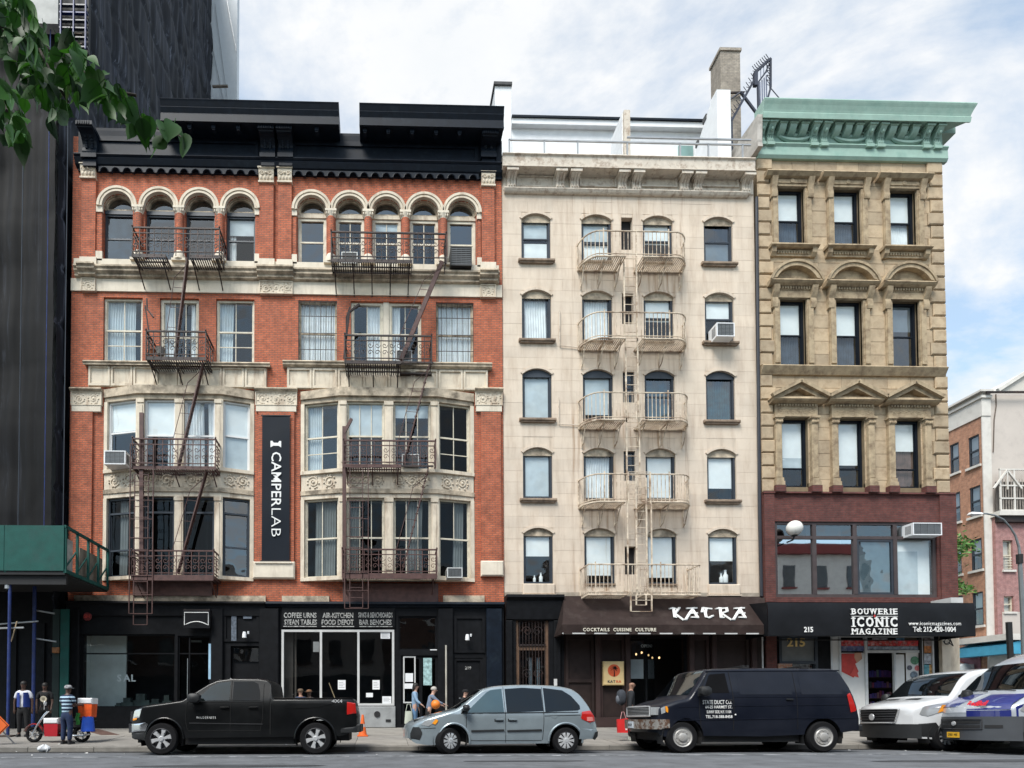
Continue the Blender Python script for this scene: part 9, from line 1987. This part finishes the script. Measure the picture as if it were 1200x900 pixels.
MB().tube([(rx-.3, -.1, .20), (rx+.1, -.13, .20), (rx+.3, -.13, .26)], .035, 8).put('exhaust', M_chrome, MP, local=True, smooth=60); MB().bar((rx-.45, -.1, .24), (rx-.5, -.2, .0), .02).put('kickstand', M_dark, MP, local=True); MB().box(rx+.0, rx+.35, -.15, .15, .62, .65).put('rack', M_dark, MP, local=True)
def cooler(nm, lab, px0, py0, px1, py1, Y, m, d=.36):
    x0, x1, z0, z1 = rect(px0, py0, px1, py1, Y); t = thing('cooler_box', lab, 'cooler', ((x0+x1)/2, Y, z0)); h = z1-z0
    MB().add([(x0+.02, Y+.02, z0), (x1-.02, Y+.02, z0), (x1-.02, Y+d-.02, z0), (x0+.02, Y+d-.02, z0), (x0, Y, z0+h*.68), (x1, Y, z0+h*.68), (x1, Y+d, z0+h*.68), (x0, Y+d, z0+h*.68)], [(0, 3, 2, 1), (4, 5, 6, 7), (0, 1, 5, 4), (1, 2, 6, 5), (2, 3, 7, 6), (3, 0, 4, 7)]).put('box', m, t)
    MB().cbox(x0-.01, x1+.01, Y-.015, Y+d+.01, z0+h*.69, z1, .03).put('lid', M_white, t); MB().tube([(x0, Y+.05, z0+h*.6), (x0-.03, Y+.1, z0+h*.5), (x0, Y+d-.05, z0+h*.6)], .012, 5).put('handle', M_white, t)
cooler('c', 'red cooler box with a white lid on the moped footboard', 51, 841.5, 67.5, 863, -4.95, mat('cooler_red', (.42, .01, .02), .5)); cooler('c', 'orange cooler box with a white lid strapped on the moped tail', 91, 818, 107.5, 840.5, -4.95, mat('cooler_orange', (.75, .10, .015), .5, var=.2, scale=8))
a = at(103, 857, -5.0); t = thing('carrier_bag', 'shiny blue carrier bag hanging below the orange cooler', 'bag', a[:]); MB().grid(lambda u, v: ((.21-.05*v)*math.sin(u*6.283), .1*math.cos(u*6.283)*(1-.4*v), .42*v+.02*math.sin(u*31)), 24, 5).prism([(-.2, -.1), (.2, -.1), (.2, .1), (-.2, .1)], 0, .01, axis='Z').put('bag_body', mat('blue_plastic', (.01, .05, .30), .35, var=.3, bump=.5, bscale=9), t, local=True, smooth=60)
a = at(91, 842, -5.0); t = thing('cloth', 'green rag tied between the moped seat and the orange cooler', 'cloth', a[:]); MB().grid(lambda u, v: (.06*math.sin(u*6.283)+.02*math.sin(v*9), .04*math.cos(u*6.283), -.18+.34*v), 8, 6).put('cloth', mat('green_cloth', (.04, .22, .04), .9), t, local=True, smooth=60)
# traffic cone, road sign, cellar doors, bag
Yc = -3.2; t = thing('traffic_cone', 'orange traffic cone on the pavement behind the pickup tailgate', 'traffic cone', (P_(425, Yc), Yc, gz(Yc)))
M_or = mat('cone_orange', (.72, .13, .02), .6, var=.1); MB().box(-.17, .17, -.17, .17, 0, .035).put('base', M_or, t, local=True); MB().lathe([(.14, .035), (.09, .30)], n=18).lathe([(.0745, .40), (.035, .68), (.03, .70)], n=18).put('cone', M_or, t, local=True, smooth=50); MB().lathe([(.09, .30), (.0745, .40)], n=18, caps=False).put('band', mat('grey_band', (.55, .45, .42), .6), t, local=True, smooth=50)
Yg = -5.4; c = at(-4, 850, Yg); t = thing('work_sign', 'orange diamond roadwork sign cut off by the left edge', 'sign', (c.x, Yg, gz(Yg))); zc_ = c.z; r = .36
MB().prism([(c.x-r, zc_), (c.x, zc_-r), (c.x+r, zc_), (c.x, zc_+r)], Yg-.02, Yg).put('panel', M_or, t); MB().tube([(c.x+q_[0]*r*.88, Yg-.025, zc_+q_[1]*r*.88) for q_ in ((-1, 0), (0, -1), (1, 0), (0, 1))], .008, 4, closed=True).put('border', M_black, t)
for s in (-1, 1): MB().bar((c.x, Yg+.02, zc_), (c.x+s*.35, Yg+.3, gz(Yg)), .04).put('leg', M_galv, t)
a0, a1 = onz(104, 862, .27), onz(126, 862, .27); b0, b1 = onz(112, 853.5, .35), onz(133, 853.5, .35)
q = [(a0.x, -2.6), (a1.x, -2.6), (b1.x, -.5), (b0.x, -.5)]; MB().add([(x, y, gz(y)+.012) for x, y in q]+[(x, y, gz(y)-.02) for x, y in q], [(0, 1, 2, 3), (0, 4, 5, 1), (1, 5, 6, 2), (2, 6, 7, 3), (3, 7, 4, 0)]).put('cellar_door', mat('rusty_plate', (.13, .075, .06), .7, metal=.3, var=.3), pv)
a = at(52, 880, -6.3); t = thing('plastic_bag', 'crumpled white plastic bag in the gutter below the moped', 'bag', (a.x, -6.3, -.045)); rb = random.Random(2)
MB().grid(lambda u, v: ((.16+.04*math.sin(u*19))*math.sin(u*6.283)*math.sin(3.14*(v*.85+.1)), (.11+.03*math.sin(u*25))*math.cos(u*6.283)*math.sin(3.14*(v*.85+.1)), .20*v+.02*math.sin(u*31+v*5)), 20, 6).put('bag_body', mat('white_plastic', (.6, .62, .64), .4), t, local=True, smooth=40)
# groups of alike things
GR = {'air conditioner': 'window air conditioners', 'person': 'people on the pavement', 'display box': 'boxes in the left shop window', 'bottle': 'bottles behind the lowest windows', 'cooler': 'coolers on the moped', 'fire escape': 'fire escapes on the fronts', 'awning': 'shop awnings', 'van': 'vans parked along the kerb', 'bag': 'bags'}
for o in S.objects:
    if o.parent is None and o.get('category') in GR and not o.get('group'): o['group'] = GR[o['category']]
    if o.name.startswith('pendant_lamp'): o['group'] = 'pendant lamps in the restaurant'
    if o.name.startswith('flood_lamp'): o['group'] = 'flood lamps over the shop doors'
